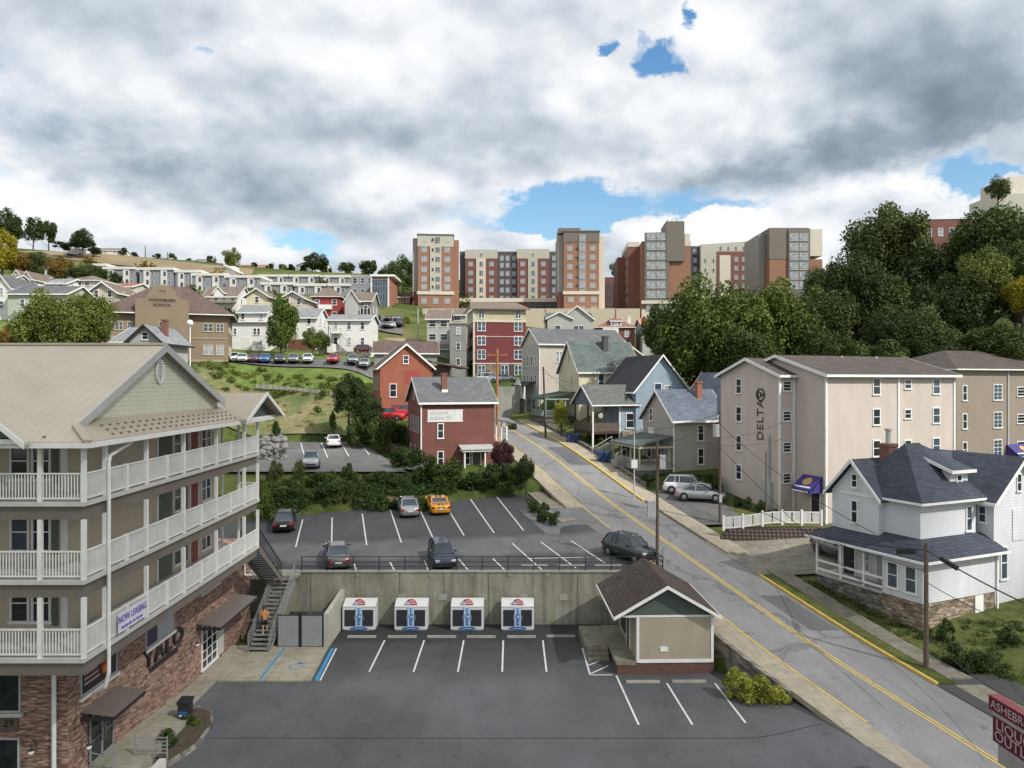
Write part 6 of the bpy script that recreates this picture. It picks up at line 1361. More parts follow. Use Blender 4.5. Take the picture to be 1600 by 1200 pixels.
a = MB(); a.bar((2.2, -1.2, 3.2), (5.8, -1.2, .1), .5, .12); a.box(.6, -1.6, 3.1, 2.6, 0, 3.25); [a.box(u, -1.6, -1, u + .12, -1.48, 4.2) for u in (.6, 2.4)]; a.bar((.6, -1.6, 4.1), (2.5, -1.6, 4.1), .08); a.bar((2.4, -1.55, 4.1), (5.8, -1.55, 1.0), .08); a.build('outside_stair', grayw, h)
a = MB(); a.box(-1.0, -3.2, -1.2, 8.4, -2.8, -.3); a.build('yard_wall', stg, h)
a = MB(); a.box(PX(511, 134), 134, PZ(551, 134), PX(521, 134), 136, PZ(537, 134)); thing('garden_shed', a, W1, 'small white shed left of the outside stair house', 'shed', loc=P(516, 551, 134))
h, W, H = pxhouse(318, 370, 463, 482, 165, 'white house with beige roof and front dormer above the school roof', 0, 9, 'u', 2.6, W1, sh_taupe, rows=1, cols=4, ww=.8, drop=4); gable_parts(h, 2.4, -.3, 4.6, 4, H, H + .9, 1.2, 'v', W1, sh_taupe, .25, wname='dormer', rname='dormer_roof'); a = MB(); a.slab([(0, -1.6, H * .45), (W, -1.6, H * .45), (W, 0, H * .6), (0, 0, H * .6)], .15); a.build('porch_roof', sh_taupe, h)
pxhouse(385, 418, 462, 480, 160, 'cream gabled house behind the white lean-to house', 0, 9, 'v', 1.5, yel, sh_taupe, rows=1, cols=1, drop=4, oh=.6); pxhouse(440, 476, 466, 482, 160, 'cream low gabled house right of the tall lane tree', 0, 9, 'v', 1.4, bge, sh_taupe, rows=1, cols=2, drop=4, oh=.6)
h, W, H = pxhouse(488, 530, 463, 500, 168, 'red brick house with hipped tan roof and white balconies', 0, 9, 'hip', 2.6, plain('red_painted_brick', (.27, .045, .04), .7, .15), sh_taupe, rows=0, cols=0); grid(h, 'F', W, 9, [1.1, W - 1.1], [3.4, .6], 1.1, 1.3); a = MB(); a.box(1.6, -1.2, 2.4, W - 1.6, -.02, 3.4); a.box(.6, -1.2, -1.0, W - .6, -.02, .1); a.build('balcony', white, h)
h, W, H = pxhouse(546, 580, 470, 497, 165, 'grey house with tan roof and dark screened porch', 0, 9, 'u', 2.3, gry, sh_taupe, rows=1, cols=2, drop=3); gable_parts(h, -.8, -1, 2.2, 5, -2, H, 2.2, 'v', gry2, sh_taupe, .3, wname='front_wall', rname='front_roof'); a = MB(); a.box(2.6, -.9, -2.4, W, -.03, 2.0); a.build('porch', dark, h); a = MB(); [a.box(2.55 + k * (W - 2.6) / 3, -.97, -2.4, 2.67 + k * (W - 2.6) / 3, -.91, 2.1) for k in range(4)]; a.box(2.55, -.97, 0, W + .05, -.915, .12); a.build('porch_frame', white, h)
pxhouse(488, 528, 508, 530, 150, 'small grey timber house behind the white stair house', 0, 7, 'u', 1.5, gry, sh_brown, rows=0, cols=0)
# --- left neighbourhood
pxhouse(12, 104, 459, 492, 132, 'long sage green house with dark grey roof at the far left', 0, 9, 'u', 1.8, siding('pale_sage', (.42, .46, .38), .2, .1), sh_gray, rows=1, cols=2, drop=3)
h, W, H = pxhouse(-12, 16, 448, 490, 134, 'white house with porch cut by the left picture edge', 0, 9, 'v', 2, W1, sh_gray, rows=2, cols=1)
pxhouse(19, 34, 432, 446, 190, 'small white gabled house, left one of the pair on the far left slope', 0, 8, 'v', 1.6, W1, sh_taupe, rows=1, cols=1, drop=5); pxhouse(36, 49, 434, 447, 192, 'small white gabled house, right one of the pair on the far left slope', 0, 8, 'v', 1.6, W1, sh_taupe, rows=1, cols=1, drop=5)
pxhouse(-5, 18, 436, 450, 185, 'white flat house at the left edge of the far slope', 0, 8, 'u', 1.4, W1, sh_taupe, rows=1, cols=2, drop=5)
pxhouse(104, 156, 438, 452, 165, 'pale house with tan hipped roof and three dark windows', 0, 9, 'hip', 1.6, bge, sh_taupe, rows=1, cols=4, drop=5, ww=1.2); pxhouse(140, 182, 456, 470, 142, 'cream gabled house directly left of the school roof', 0, 9, 'v', 1.8, bge, sh_taupe, rows=1, cols=2, drop=5, oh=.6)
pxhouse(74, 102, 443, 456, 160, 'small white cottage with pale roof behind the yellow green trees', 0, 8, 'u', 1.4, W1, sh_light, rows=1, cols=2, drop=5); pxhouse(160, 205, 448, 462, 172, 'low house with terracotta roof left of the school roof', 0, 10, 'u', 1.3, bge, shingle('terracotta', (.32, .12, .08), .2), rows=1, cols=3, drop=5)
# --- grey and white terrace of apartments across the hillside
tg = plain('terrace_gray', (.24, .25, .27), .6, .05); tw = plain('terrace_white', (.62, .60, .56), .6, .05); td = plain('terrace_dark', (.06, .065, .07), .5, .1)
TR = [(69, 84, 416, 449, 258), (138, 168, 412, 440, 262), (162, 212, 417, 446, 262), (218, 272, 418, 448, 262), (274, 316, 422, 452, 262), (300, 352, 427, 468, 255), (352, 408, 430, 478, 250), (408, 458, 441, 480, 245), (460, 512, 443, 482, 245), (512, 548, 443, 480, 245), (404, 452, 429, 444, 290), (452, 500, 429, 446, 290), (500, 548, 430, 446, 290)]
ordn = ['first', 'second', 'third', 'fourth', 'fifth', 'sixth', 'seventh', 'eighth', 'ninth', 'tenth']
for i, (a0, a1, yt, yb, Y) in enumerate(TR):
    lab = ('grey and white apartment block, %s of the long hillside row' % ordn[i]) if i < 10 else 'grey and white apartment block, %s of the upper row behind' % ordn[i - 10]
    x0, _, z0 = P(a0, yb, Y); W = (a1 - a0 - .6) * Y / F; H = (yb - yt) * Y / F; D = 12
    h = empty('terrace_block', (x0, Y, z0), 0, lab, 'building', 'grey and white hillside apartments')
    a = MB(); a.box(0, 0, -6, W, D, H - .9); a.build('wall', tg, h); a = MB(); a.box(-.25, -.5, H - .9, W + .1, D, H); a.build('cornice', tw, h)
    nb = max(1, round(W / 5.5)); a = MB()
    for k in range(nb): c0 = W * (k + .42) / nb; a.box(c0 - 1.0, -.35, -6, c0 + 1.2, -.01, H - .92)
    a.build('white_bay', tw, h); fl = max(2, round((H + 1) / 3.1))
    for k in range(nb):
        for z in [H - 2.9 - 3.0 * j for j in range(fl)]: win(h, 'F', W * (k + .42) / nb + .5, z, .9, 1.5, off=.36, gm=glassd, fm=tg); win(h, 'F', W * (k + .42) / nb + 2.0, z, .8, 1.3, gm=glassd, fm=tw) if W / nb > 4.4 else None
a = MB(); a.box(PX(352, 256), 257, 40, PX(364, 256), 262, PZ(415, 256)); a.slab([(PX(349, 256), 256, PZ(412, 256)), (PX(369, 256), 256, PZ(422, 256)), (PX(369, 256), 263, PZ(422, 256)), (PX(349, 256), 263, PZ(412, 256))], .5); thing('stair_tower', a, tw, 'white slanted roof stair tower above the sixth hillside apartment block', 'tower', loc=P(356, 440, 256))
# glass corner building
h, W, H = pxhouse(549, 584, 432, 485, 232, 'grey panelled office block joined to the glass front', 0, 14, 'flat', 0, tg, tw, rows=3, cols=3, ww=1.4, wh=1.8, name='office_block', cat='building', drop=6)
x0, _, z0 = P(580, 497, 222); h = empty('glass_building', (x0, 222, z0), 0, 'glass fronted building with white frame and brick side wall', 'building'); W = 5.9; H = 12.6
a = MB(); a.box(0, 0, -4, W, 16, H - .1); a.build('brick_wall', brick('office_brick', (.36, .15, .09), (.3, .12, .08), (.25, .14, .1)), h); a = MB(); a.box(-.3, -.6, H - .09, W + 1.2, 16, H + .5); a.build('roof_edge', white, h)
a = MB(); a.box(.4, -.25, .5, W - .9, -.02, H - .8); g_ = a.build('glazing', glassb, h); a = MB(); [a.box(.4 + k * (W - 1.3) / 6 - .06, -.34, .5, .4 + k * (W - 1.3) / 6 + .06, -.26, H - .8) for k in range(7)]; [a.box(.3, -.4, .5 + k * 2.2, W - .8, -.345, .65 + k * 2.2) for k in range(6)]; a.build('mullions', tg, h); a = MB(); a.box(-.1, -.3, -4, .3, -.02, H - .1); a.box(W - .85, -.3, -4, W - .5, -.02, H - .1); a.box(.3, -.5, .1, W - .85, -.02, .45); a.build('white_frame', white, h)
pxhouse(616, 641, 464, 490, 235, 'brick building with brown roof between the glass building and the tower', 0, 10, 'u', 2, brick_o, sh_mauve, rows=2, cols=3, ww=1.0, drop=4)
# --- towers
bt = brick('tower_brick', (.27, .13, .08), (.24, .115, .07), (.3, .18, .12), .4, .15, big=.08); bt2 = brick('tower_brick_red', (.17, .066, .05), (.15, .058, .045), (.2, .1, .08), .4, .15, big=.08); crt = plain('tower_cream', (.42, .41, .34), .6, .05); crl = plain('tower_pale', (.55, .51, .42), .6, .05); tp_ = plain('tower_taupe', (.15, .132, .112), .6, .05); tdk = plain('tower_dark', (.075, .07, .072), .6, .05); stc = plain('tower_stucco_gray', (.27, .26, .235), .6, .05)
wfr = plain('tower_window_frame', (.42, .42, .40), .5, .05)
def tbox(h, nm, u0, v0, z0, u1, v1, z1, m): a = MB(); a.box(u0, v0, z0, u1, v1, z1); return a.build(nm, m, h)
def tower(px0, px1, ytop, ybot, Y, label, capm, ccol, left=1.6, right=1.8, ang=0, capy=None, D=15, rows=None, band=None):
    x0, _, z0 = P(px0, ybot, Y); s = Y / F; W = (px1 - px0) * s; H = (ybot - ytop) * s
    h = empty('brick_tower', (x0, Y, z0), ang, label, 'tower'); z = lambda y: (ybot - y) * s
    tbox(h, 'brick_wall', 0, 0, -6, W, D, z(capy), bt); tbox(h, 'top_band', -.12, -.12, z(capy), W + .12, D, H, capm); tbox(h, 'cornice', -.35, -.35, H, W + .35, D, H + .35, tp_)
    tbox(h, 'left_flank', -left, 1.2, z(455), -.01, D, H - .8, stc); tbox(h, 'left_base', -left, 1.2, -6, -.01, D, z(455) - .01, bt2); tbox(h, 'right_flank', W + .01, 1.2, -6, W + right, D, H - 1.2, bt if capm is crt else crl)
    cu0, cu1 = ccol; tbox(h, 'centre_bay', cu0 * W, -.3, z(band), cu1 * W, -.01, z(capy) + (0 if capm is crt else 2.5), stc if capm is not crt else crt)
    tbox(h, 'stone_band', -.3, -.3, z(band + 5), W + .3, 0.0, z(band), crl); tbox(h, 'stone_base', -.05, -.13, -6, W * .2, -.001, z(ybot - 30) , crl) if capm is crt else None
    return h, W, H, z
h, W, H, z = tower(653, 708, 367, 528, 230, 'tallest brick and cream residential tower, left end of the skyline', crt, (.34, .66), 1.7, 1.8, R(5), 385, band=455)
for y in (378, 394, 409, 425, 440, 455 - 3): grid(h, 'F', W, 0, [W * .17, W * .83], [z(y)], 1.7, 1.7, 'grid', glassl, wfr); grid(h, 'F', W, 0, [W * .42], [z(y) + .4], .5, .8, 'pl', glassd, tdk, .32); grid(h, 'F', W, 0, [W * .56], [z(y) + .1], 1.4, 1.5, 'pair', glassb, wfr, .32)
for y in (474, 492): grid(h, 'F', W, 0, [W * .17, W * .5, W * .83], [z(y)], 1.6, 1.7, 'grid', glassl, wfr)
grid(h, 'L', W, 0, [5, 9], [z(y) for y in (395, 415, 435)], 1.2, 1.6, 'dh', glassb, wfr, 1.7)
tbox(h, 'roof_box', 6, 4, H, 9, 8, H + 1.2, tp_)
h, W, H, z = tower(881, 936, 362, 486, 226, 'brick tower with taupe top in the middle of the skyline', tp_, (.42, .62), 1.7, 1.9, 0, 379, band=455)
tbox(h, 'stair_head', -1.6, .8, H - .3, 5.2, 10, H + 1.3, tp_)
for y in (377, 392, 406, 421, 436, 450): grid(h, 'F', W, 0, [W * .17, W * .82], [z(y)], 1.6, 1.6, 'grid', glassl, wfr); grid(h, 'F', W, 0, [W * .36], [z(y) + .3], .45, .7, 'pl', glassd, tdk); grid(h, 'F', W, 0, [W * .52], [z(y)], 1.7, 1.7, 'grid', glassl, wfr, .32)
grid(h, 'F', W, 0, [W * .2, W * .52, W * .85], [z(472)], 1.7, 1.6, 'grid', glassl, wfr); grid(h, 'F', W, 0, [W * .52, W * .85], [z(486)], 1.7, 1.4, 'grid', glassl, wfr)
# middle wing
x0, _, z0 = P(718, 470, 262); h = empty('residence_wing', (x0, 262, z0), 0, 'dark and brick residence wing with cream tops between the two brick towers', 'building'); s = 262 / F; z = lambda y: (470 - y) * s; U = lambda p: (p - 718) * s
tbox(h, 'dark_wall', 0, 1.5, -6, U(874), 15, z(393), tdk); tbox(h, 'parapet', -.05, 1.35, z(393), U(874), 15, z(391.5), stc)
for (p0, p1, yt, lab_) in ((727, 777, 390, 0), (808, 858, 389, 1)):
    m_ = bt2; tbox(h, 'brick_bay', U(p0), 0, -6, U(p1), 5, z(404), m_); tbox(h, 'cream_top', U(p0) - .1, -.1, z(404), U(p1) + .1, 5, z(yt), crt); tbox(h, 'cream_column', U(p0 + 17), -.25, -3, U(p0 + 32), -.11, z(404) + .1, crl if not lab_ else crt)
    for y in (416, 430, 443, 456, 469): grid(h, 'F', 0, 0, [U(p0 + 8.5), U(p0 + 41)], [z(y)], 1.6, 1.6, 'grid', glassl, wfr); grid(h, 'F', 0, 0, [U(p0 + 25)], [z(y)], 1.2, 1.6, 'pair', glassb, wfr, .26)
    win(h, 'F', U(p0 + 25), z(402), 1.2, 1.6, kind='pair', gm=glassb, off=.1)
for y in (406, 417, 430, 443, 456, 469): grid(h, 'F', 0, 0, [U(784), U(793), U(803), U(866)], [z(y)], 1.3, 1.7, 'dh', glassl, wfr, -1.5)
# podium and parking structure
tbx = lambda nm, p0, p1, yt, yb, Y, D, m, label, cat, name: thing(name, MB().box(PX(p0, Y), Y, PZ(yb, Y), PX(p1, Y), Y + D, PZ(yt, Y)), m, label, cat, loc=P(p0, yb, Y))
pod = plain('podium_beige', (.46, .40, .30), .7, .08); 
o = tbx('', 660, 1000, 482, 535, 214, 14, pod, 'long beige podium wall below the skyline towers', 'building', 'podium')
[MB().box(PX(px, 214) - .15, 213.95, 28, PX(px, 214) + .15, 214.0, PZ(483, 214)).build('pilaster', bt2, o, world=True) for px in (700, 852, 962)]
o = tbx('', 720, 880, 468, 486, 236, 12, bt2, 'low brown brick deck with concrete parapet between the towers', 'building', 'parking_deck')
q = MB(); q.box(PX(718, 236), 235.5, PZ(472, 236), PX(880, 236), 236, PZ(466, 236)); q.build('parapet', crl, o, world=True); q = MB(); q.box(PX(826, 236), 235.9, PZ(482, 236), PX(872, 236), 235.99, PZ(473, 236)); q.build('dark_opening', tdk, o, world=True)
# brick link with piers
x0, _, z0 = P(943, 486, 262); h = empty('brick_link', (x0, 262, z0), 0, 'low red brick link building with dark bays beside the middle tower', 'building'); s = 262 / F
tbox(h, 'wall', 0, 0, -5, 42 * s, 10, 53 * s, bt2); [tbox(h, 'dark_bay', (4 + k * 12) * s, -.12, 3 * s, (13 + k * 12) * s, -.01, 43 * s, tdk) for k in range(3)]; [tbox(h, 'spandrel', (4 + k * 12) * s, -.2, y * s, (13 + k * 12) * s, -.13, (y + 3) * s, bt2) for k in range(3) for y in (9, 22)]
# T4
x0, _, z0 = P(1006, 520, 226); h = empty('brick_tower', (x0, 226, z0), R(-3), 'wide brick tower with tall taupe stair block and glazed bays', 'tower'); s = 226 / F; z = lambda y: (520 - y) * s; U = lambda p: (p - 1006) * s
tbox(h, 'brick_wall', -.6, 0, -6, U(1078), 22, z(377), bt); tbox(h, 'taupe_bay', U(1007), -.6, z(470), U(1045), -.01, z(364), tp_); tbox(h, 'taupe_block', U(1040), -.8, z(409), U(1068), 10, z(347), tp_); tbox(h, 'cream_top', U(1069), -.1, z(385), U(1077), 9, z(366), crl); tbox(h, 'stone_band', -.8, -.85, z(475), U(1078), -.02, z(470), crl); tbox(h, 'stone_base', -.7, -.3, -6, U(1078), -.01, z(484), crl)
for y in (376, 391, 406, 421, 436, 451, 466): grid(h, 'F', 0, 0, [U(1017), U(1032)], [z(y)], 2.7, 2.2, 'grid', glassl, wfr, .62)
grid(h, 'F', 0, 0, [U(1015), U(1031), U(1044)], [z(486)], 2.2, 2.2, 'grid', glassl, wfr, .32)
tbox(h, 'left_wing', -4.2, 6, -6, -.61, 26, z(380), bt2); tbox(h, 'wing_top', -4.3, 5.9, z(380), -.62, 26, z(372), crl); tbox(h, 'far_wing', -6.6, 16, -6, -4.21, 30, z(388), bt2)
grid(h, 'L', 0, 0, [8, 12, 17, 21], [z(y) for y in (392, 407, 422, 437, 452, 467)], 1.3, 1.6, 'dh', glassd, wfr, 4.2)
a = MB(); [a.tube((U(1045) + k * 1.4, 3, z(347)), (U(1045) + k * 1.4, 3, z(340)), .12) for k in range(3)]; a.build('roof_antenna', tp_, h); tbox(h, 'roof_box', U(1028), 4, z(377), U(1039), 9, z(359), stc)
# right wing T5
x0, _, z0 = P(1078, 520, 262); h = empty('residence_wing', (x0, 262, z0), 0, 'cream fronted residence wing with brick inset right of the taupe stair block', 'building'); s = 262 / F; z = lambda y: (520 - y) * s; U = lambda p: (p - 1078) * s
tbox(h, 'dark_wall', 0, 2, -6, U(1198), 15, z(383), tdk); a = MB(); a.ext([(U(1095), 0, -6), (U(1169), 0, -6), (U(1169), 0, z(377)), (U(1095), 0, z(382))], (0, 4, 0)); a.build('cream_wall', crt, h); tbox(h, 'brick_inset', U(1120), -.2, -6, U(1168), -.01, z(393), bt2); tbox(h, 'cream_panel', U(1124), -.35, -6, U(1141), -.21, z(399), crl)
for y in (409, 423, 437, 451): grid(h, 'F', 0, 0, [U(1150), U(1162)], [z(y)], 1.4, 1.7, 'grid', glassl, wfr, .22); grid(h, 'F', 0, 0, [U(1088), U(1177), U(1187)], [z(y - 14)], 1.3, 1.7, 'dh', glassl, wfr, -2)
grid(h, 'F', 0, 0, [U(1126), U(1138), U(1150), U(1162)], [z(391)], .7, 1.3, 'dh', glassb, wfr); grid(h, 'F', 0, 0, [U(1102), U(1115)], [z(410), z(425)], .7, 1.3, 'dh', glassb, wfr)
# T6
x0, _, z0 = P(1203, 500, 222); h = empty('brick_tower', (x0, 222, z0), 0, 'brick tower with taupe upper half, partly behind the dark trees', 'tower'); s = 222 / F; z = lambda y: (500 - y) * s; U = lambda p: (p - 1203) * s
tbox(h, 'brick_wall', -.1, .02, -8, U(1285), 18, z(405), bt); tbox(h, 'taupe_top', -.2, -.1, z(405), U(1264), 17, z(356), tp_); tbox(h, 'glazed_bay', U(1231), -.5, -6, U(1265), -.11, z(358), tp_); tbox(h, 'cream_top', U(1265) + .01, -.05, z(400), U(1285), 14, z(358), crl); tbox(h, 'left_flank', -2.0, 4, -6, -.21, 18, z(362), stc)
for y in (377, 392, 407, 422, 437, 452): grid(h, 'F', 0, 0, [U(1240), U(1255)], [z(y)], 2.6, 2.3, 'grid', glassl, wfr, .52)
# right side of the hill
h, W, H = pxhouse(1443, 1545, 343, 385, 185, 'red brick building with white eave rising behind the dark trees', R(-4), 14, 'flat', 0, bt2, white, rows=1, cols=6, ww=1.2, wh=2, name='brick_building', cat='building', drop=8)
o = tbx('', 1578, 1660, 276, 320, 190, 12, crl, 'pale rooftop block at the top right picture edge', 'building', 'concrete_tower'); q = MB(); q.box(PX(1560, 188), 188, PZ(360, 188), PX(1660, 188), 200, PZ(302, 188)); q.build('lower_block', crt, o, world=True)
# --- maroon four storey block
mrn = plain('x', (1, 1, 1)); mrn = brick('maroon_panel', (.16, .03, .032), (.14, .028, .03), (.15, .035, .035), 1.2, .6, big=.1); crs = siding('cream_siding', (.50, .45, .30), .2, .1)
x0, _, z0 = P(740, 590, 148); h = empty('maroon_block', (x0, 148, z0), R(9), 'maroon and cream four storey apartment block with white windows', 'building'); s = 148 / F; z = lambda y: (590 - y) * s; W = 83 * s; H = z(482)
tbox(h, 'maroon_wall', 0, 0, z(567), W, 13, z(503), mrn); tbox(h, 'cream_wall', .01, .01, z(500), W - .01, 13, H, crs); tbox(h, 'cream_band', -.15, -.15, z(503), W + .1, 13.1, z(500), crl); tbox(h, 'brick_base', .01, .01, -4, W - .01, 13, z(569), plain('dark_base_brick', (.085, .055, .045), .8, .2)); tbox(h, 'stone_panel', 2.6, -.05, -2, 5.2, .0, z(570), stt); tbox(h, 'lower_band', -.12, -.12, z(569), W + .1, 13.1, z(567), crl); tbox(h, 'mid_band', -.06, -.06, z(526), W + .02, -.001, z(525), crl); tbox(h, 'corner_trim', -.12, -.13, -2, .25, -.001, H - .01, crl)
a = MB(); a.slab([(-.8, -.8, H), (W + .8, -.8, H), (W - 1, 6, H + 2.0), (0, 6, H + 2.0)], .2); a.slab([(-.8, -.8, H), (0, 6, H + 2), (-.8, 13.8, H)], .2); a.build('roof', sh_taupe, h)
for y in (517, 539, 561): grid(h, 'F', W, 13, [1.6, W - 1.6], [z(y)], 1.7, 1.9, 'pair', glassb)
grid(h, 'F', W, 13, [1.6, W - 1.6], [z(497)], 1.2, 1.7, 'pair', glassb); grid(h, 'F', W, 13, [1.6, 6.3, W - 1.6], [z(586)], 1.6, 2.0, 'pair', glassb); grid(h, 'L', W, 13, [3, 7, 11], [z(y) for y in (497, 517, 539, 561)], 1.2, 1.7, 'dh', glassb)
# --- neighbours of it
h, W, H = pxhouse(703, 729, 507, 580, 146, 'narrow grey three storey building left of the maroon block', R(4), 9, 'flat', 0, gry, sh_taupe, rows=3, cols=1, ww=.9, drop=3, name='grey_block', cat='building')
h, W, H = pxhouse(667, 702, 498, 560, 158, 'pale stepped apartment building with beige roof below the tall tower', 0, 9, 'u', 2.2, gry2, sh_taupe, rows=3, cols=2, ww=1.6, drop=3, name='stepped_building', cat='building'); tbox(h, 'balcony', -.1, -1.4, 1.8, W, -.02, 2.0, white); tbox(h, 'balcony_rail', -.1, -1.45, 2.0, W, -1.38, 3.0, gry)
pxhouse(702, 727, 492, 506, 166, 'flat beige building between the tower and the maroon block', 0, 9, 'u', 1.6, crt, sh_taupe, rows=1, cols=1, ww=1.8, drop=6)
h, W, H = pxhouse(855, 925, 498, 525, 165, 'pale grey twin gabled building behind the beige house', 0, 9, 'u', 1.6, gry2, sh_gray, rows=0, cols=0, drop=6, name='gabled_building', cat='building'); 
gable_parts(h, 0, -1.2, 5.3, 5, -5, H, 1.3, 'v', gry2, sh_gray, .4, wname='small_gable', rname='small_roof'); gable_parts(h, 3.2, -.6, 10.1, 5, -5, H, 2.7, 'v', gry2, sh_gray, .4, wname='large_gable', rname='large_roof'); win(h, 'F', 2.3, .4, 1.3, 1.9, off=1.2, gm=glassb); win(h, 'F', 7.0, .4, 2.4, 1.9, off=.6, kind='pair', gm=glassb)
h, W, H = pxhouse(934, 992, 511, 532, 160, 'small red brick house with pink brown roof and white dormer', 0, 8, 'hip', 2.4, bt2, shingle('roof_pink', (.24, .13, .1), .2), rows=0, cols=0, drop=5); gable_parts(h, 2.9, .2, 5.2, 4, H, H + 1.3, .5, 'u', W1, MT['roof_pink'], .2, wname='dormer', rname='dormer_roof'); grid(h, 'F', 0, 0, [3.4, 4.0, 4.7], [H + .3], .5, .9, off=-.2); tbox(h, 'white_bay', 1.0, -1.0, -3, 4.4, -.02, H - .3, W1); grid(h, 'F', 0, 0, [1.8, 2.7, 3.6], [.8], .7, 1.3, off=1.0, gm=glassd); win(h, 'F', 6.3, .8, .9, 1.4); chimney(h, W - .8, 3, H, H + 2.6, W1, .7)
h, W, H = pxhouse(1004, 1060, 507, 530, 158, 'pale house with coral red roof beside the big green tree', 0, 9, 'u', 1.6, gry2, plain('coral_roof', (.55, .14, .1), .6, .1), rows=1, cols=2, drop=5)
pxhouse(938, 1010, 560, 590, 128, 'tan house with brown gable behind the yellow house', 0, 9, 'v', 3.0, plain('tan_stucco', (.42, .30, .2), .7, .1), sh_taupe, rows=1, cols=2, drop=4, oh=.5)
# houses on the crest
for (p0, p1, ye, yb, Y, lab, wm_, rm_, rf) in ((142, 187, 391, 399, 345, 'long pale house among trees on the left crest', W1, sh_taupe, 'u'), (218, 262, 406, 412, 365, 'low brown roofed house on the crest, left one', bge, sh_taupe, 'u'), (303, 324, 408, 415, 380, 'dark small house on the crest beside the light tree', tdk, sh_gray, 'u'), (374, 418, 417, 426, 400, 'red roofed house on the crest right of the light tree', brick_o, shingle('crest_red', (.3, .09, .06), .2), 'u'), (463, 487, 414, 426, 395, 'grey gabled house on the crest left of the round tree', gry, sh_gray, 'v'), (489, 511, 416, 423, 395, 'white house on stilts on the crest below the round tree', W1, sh_gray, 'u')):
    pxhouse(p0, p1, ye, yb, Y, lab, 0, 9, rf, 1.6, wm_, rm_, rows=1, cols=3, ww=1.2, wh=1.2, drop=4)
a = MB(); a.box(0, 0, .5, 8.2, 2.4, 3.1); tr_ = empty('box_trailer', P(102, 399, 325), 0, 'long white box trailer parked on the brown field below the crest', 'trailer'); a.build('box', W1, tr_); a = MB(); [a.tube((x, -.05, .45), (x, .2, .45), .45, n=12) for x in (1.2, 2.2, 6.4)]; a.build('wheels', tyre_m, tr_)
# ================================================================ vegetation
def leafmat(name, c0, c1, c2=None):
    m, nt, b = newmat(name); at = nt.nodes.new('ShaderNodeAttribute'); at.attribute_name = 'tint'
    c = ramp(nt, at.outputs['Fac'], [(0, c0), (.6, c1), (1, c2 or c1)])
    b.inputs['Roughness'].default_value = .6; b.inputs['Specular IOR Level'].default_value = .2; nt.links.new(c, b.inputs['Base Color'])
    tr = nt.nodes.new('ShaderNodeBsdfTranslucent'); nt.links.new(c, tr.inputs[0]); ms = nt.nodes.new('ShaderNodeMixShader'); ms.inputs[0].default_value = .22
    nt.links.new(b.outputs[0], ms.inputs[1]); nt.links.new(tr.outputs[0], ms.inputs[2]); nt.links.new(ms.outputs[0], nt.nodes['Material Output'].inputs[0]); MT[name] = m; return m
lf_dark = leafmat('leaf_dark', (.0162, .0297, .0095), (.0405, .0648, .0162), (.0945, .1215, .0324)); lf_green = leafmat('leaf_green', (.0297, .0540, .0108), (.0837, .1323, .0243), (.2025, .2565, .0473)); lf_olive = leafmat('leaf_olive', (.0350, .0490, .0140), (.0770, .1050, .0280), (.1540, .1680, .0560))
lf_yg = leafmat('leaf_yellow_green', (.0575, .0862, .0138), (.1380, .1725, .0345), (.2760, .2760, .0690)); lf_yel = leafmat('leaf_yellow', (.12, .12, .01), (.3, .26, .02), (.5, .4, .04)); lf_gold = leafmat('leaf_gold', (.12, .14, .015), (.30, .32, .05), (.5, .48, .1)); lf_red = leafmat('leaf_purple', (.04, .015, .018), (.10, .04, .042), (.17, .08, .08)); lf_shrub = leafmat('leaf_shrub', (.0195, .0390, .0104), (.0455, .0806, .0182), (.1040, .1560, .0390)); lf_or = leafmat('leaf_rust', (.08, .05, .012), (.2, .13, .03), (.32, .2, .05)); lf_mid = leafmat('leaf_mid', (.0261, .0435, .0116), (.0653, .0957, .0217), (.1522, .1812, .0435))
bark = plain('bark', (.10, .075, .055), .9, .3, 4); barkd = plain('bark_dark', (.05, .04, .032), .9, .3, 4)
CR = {}
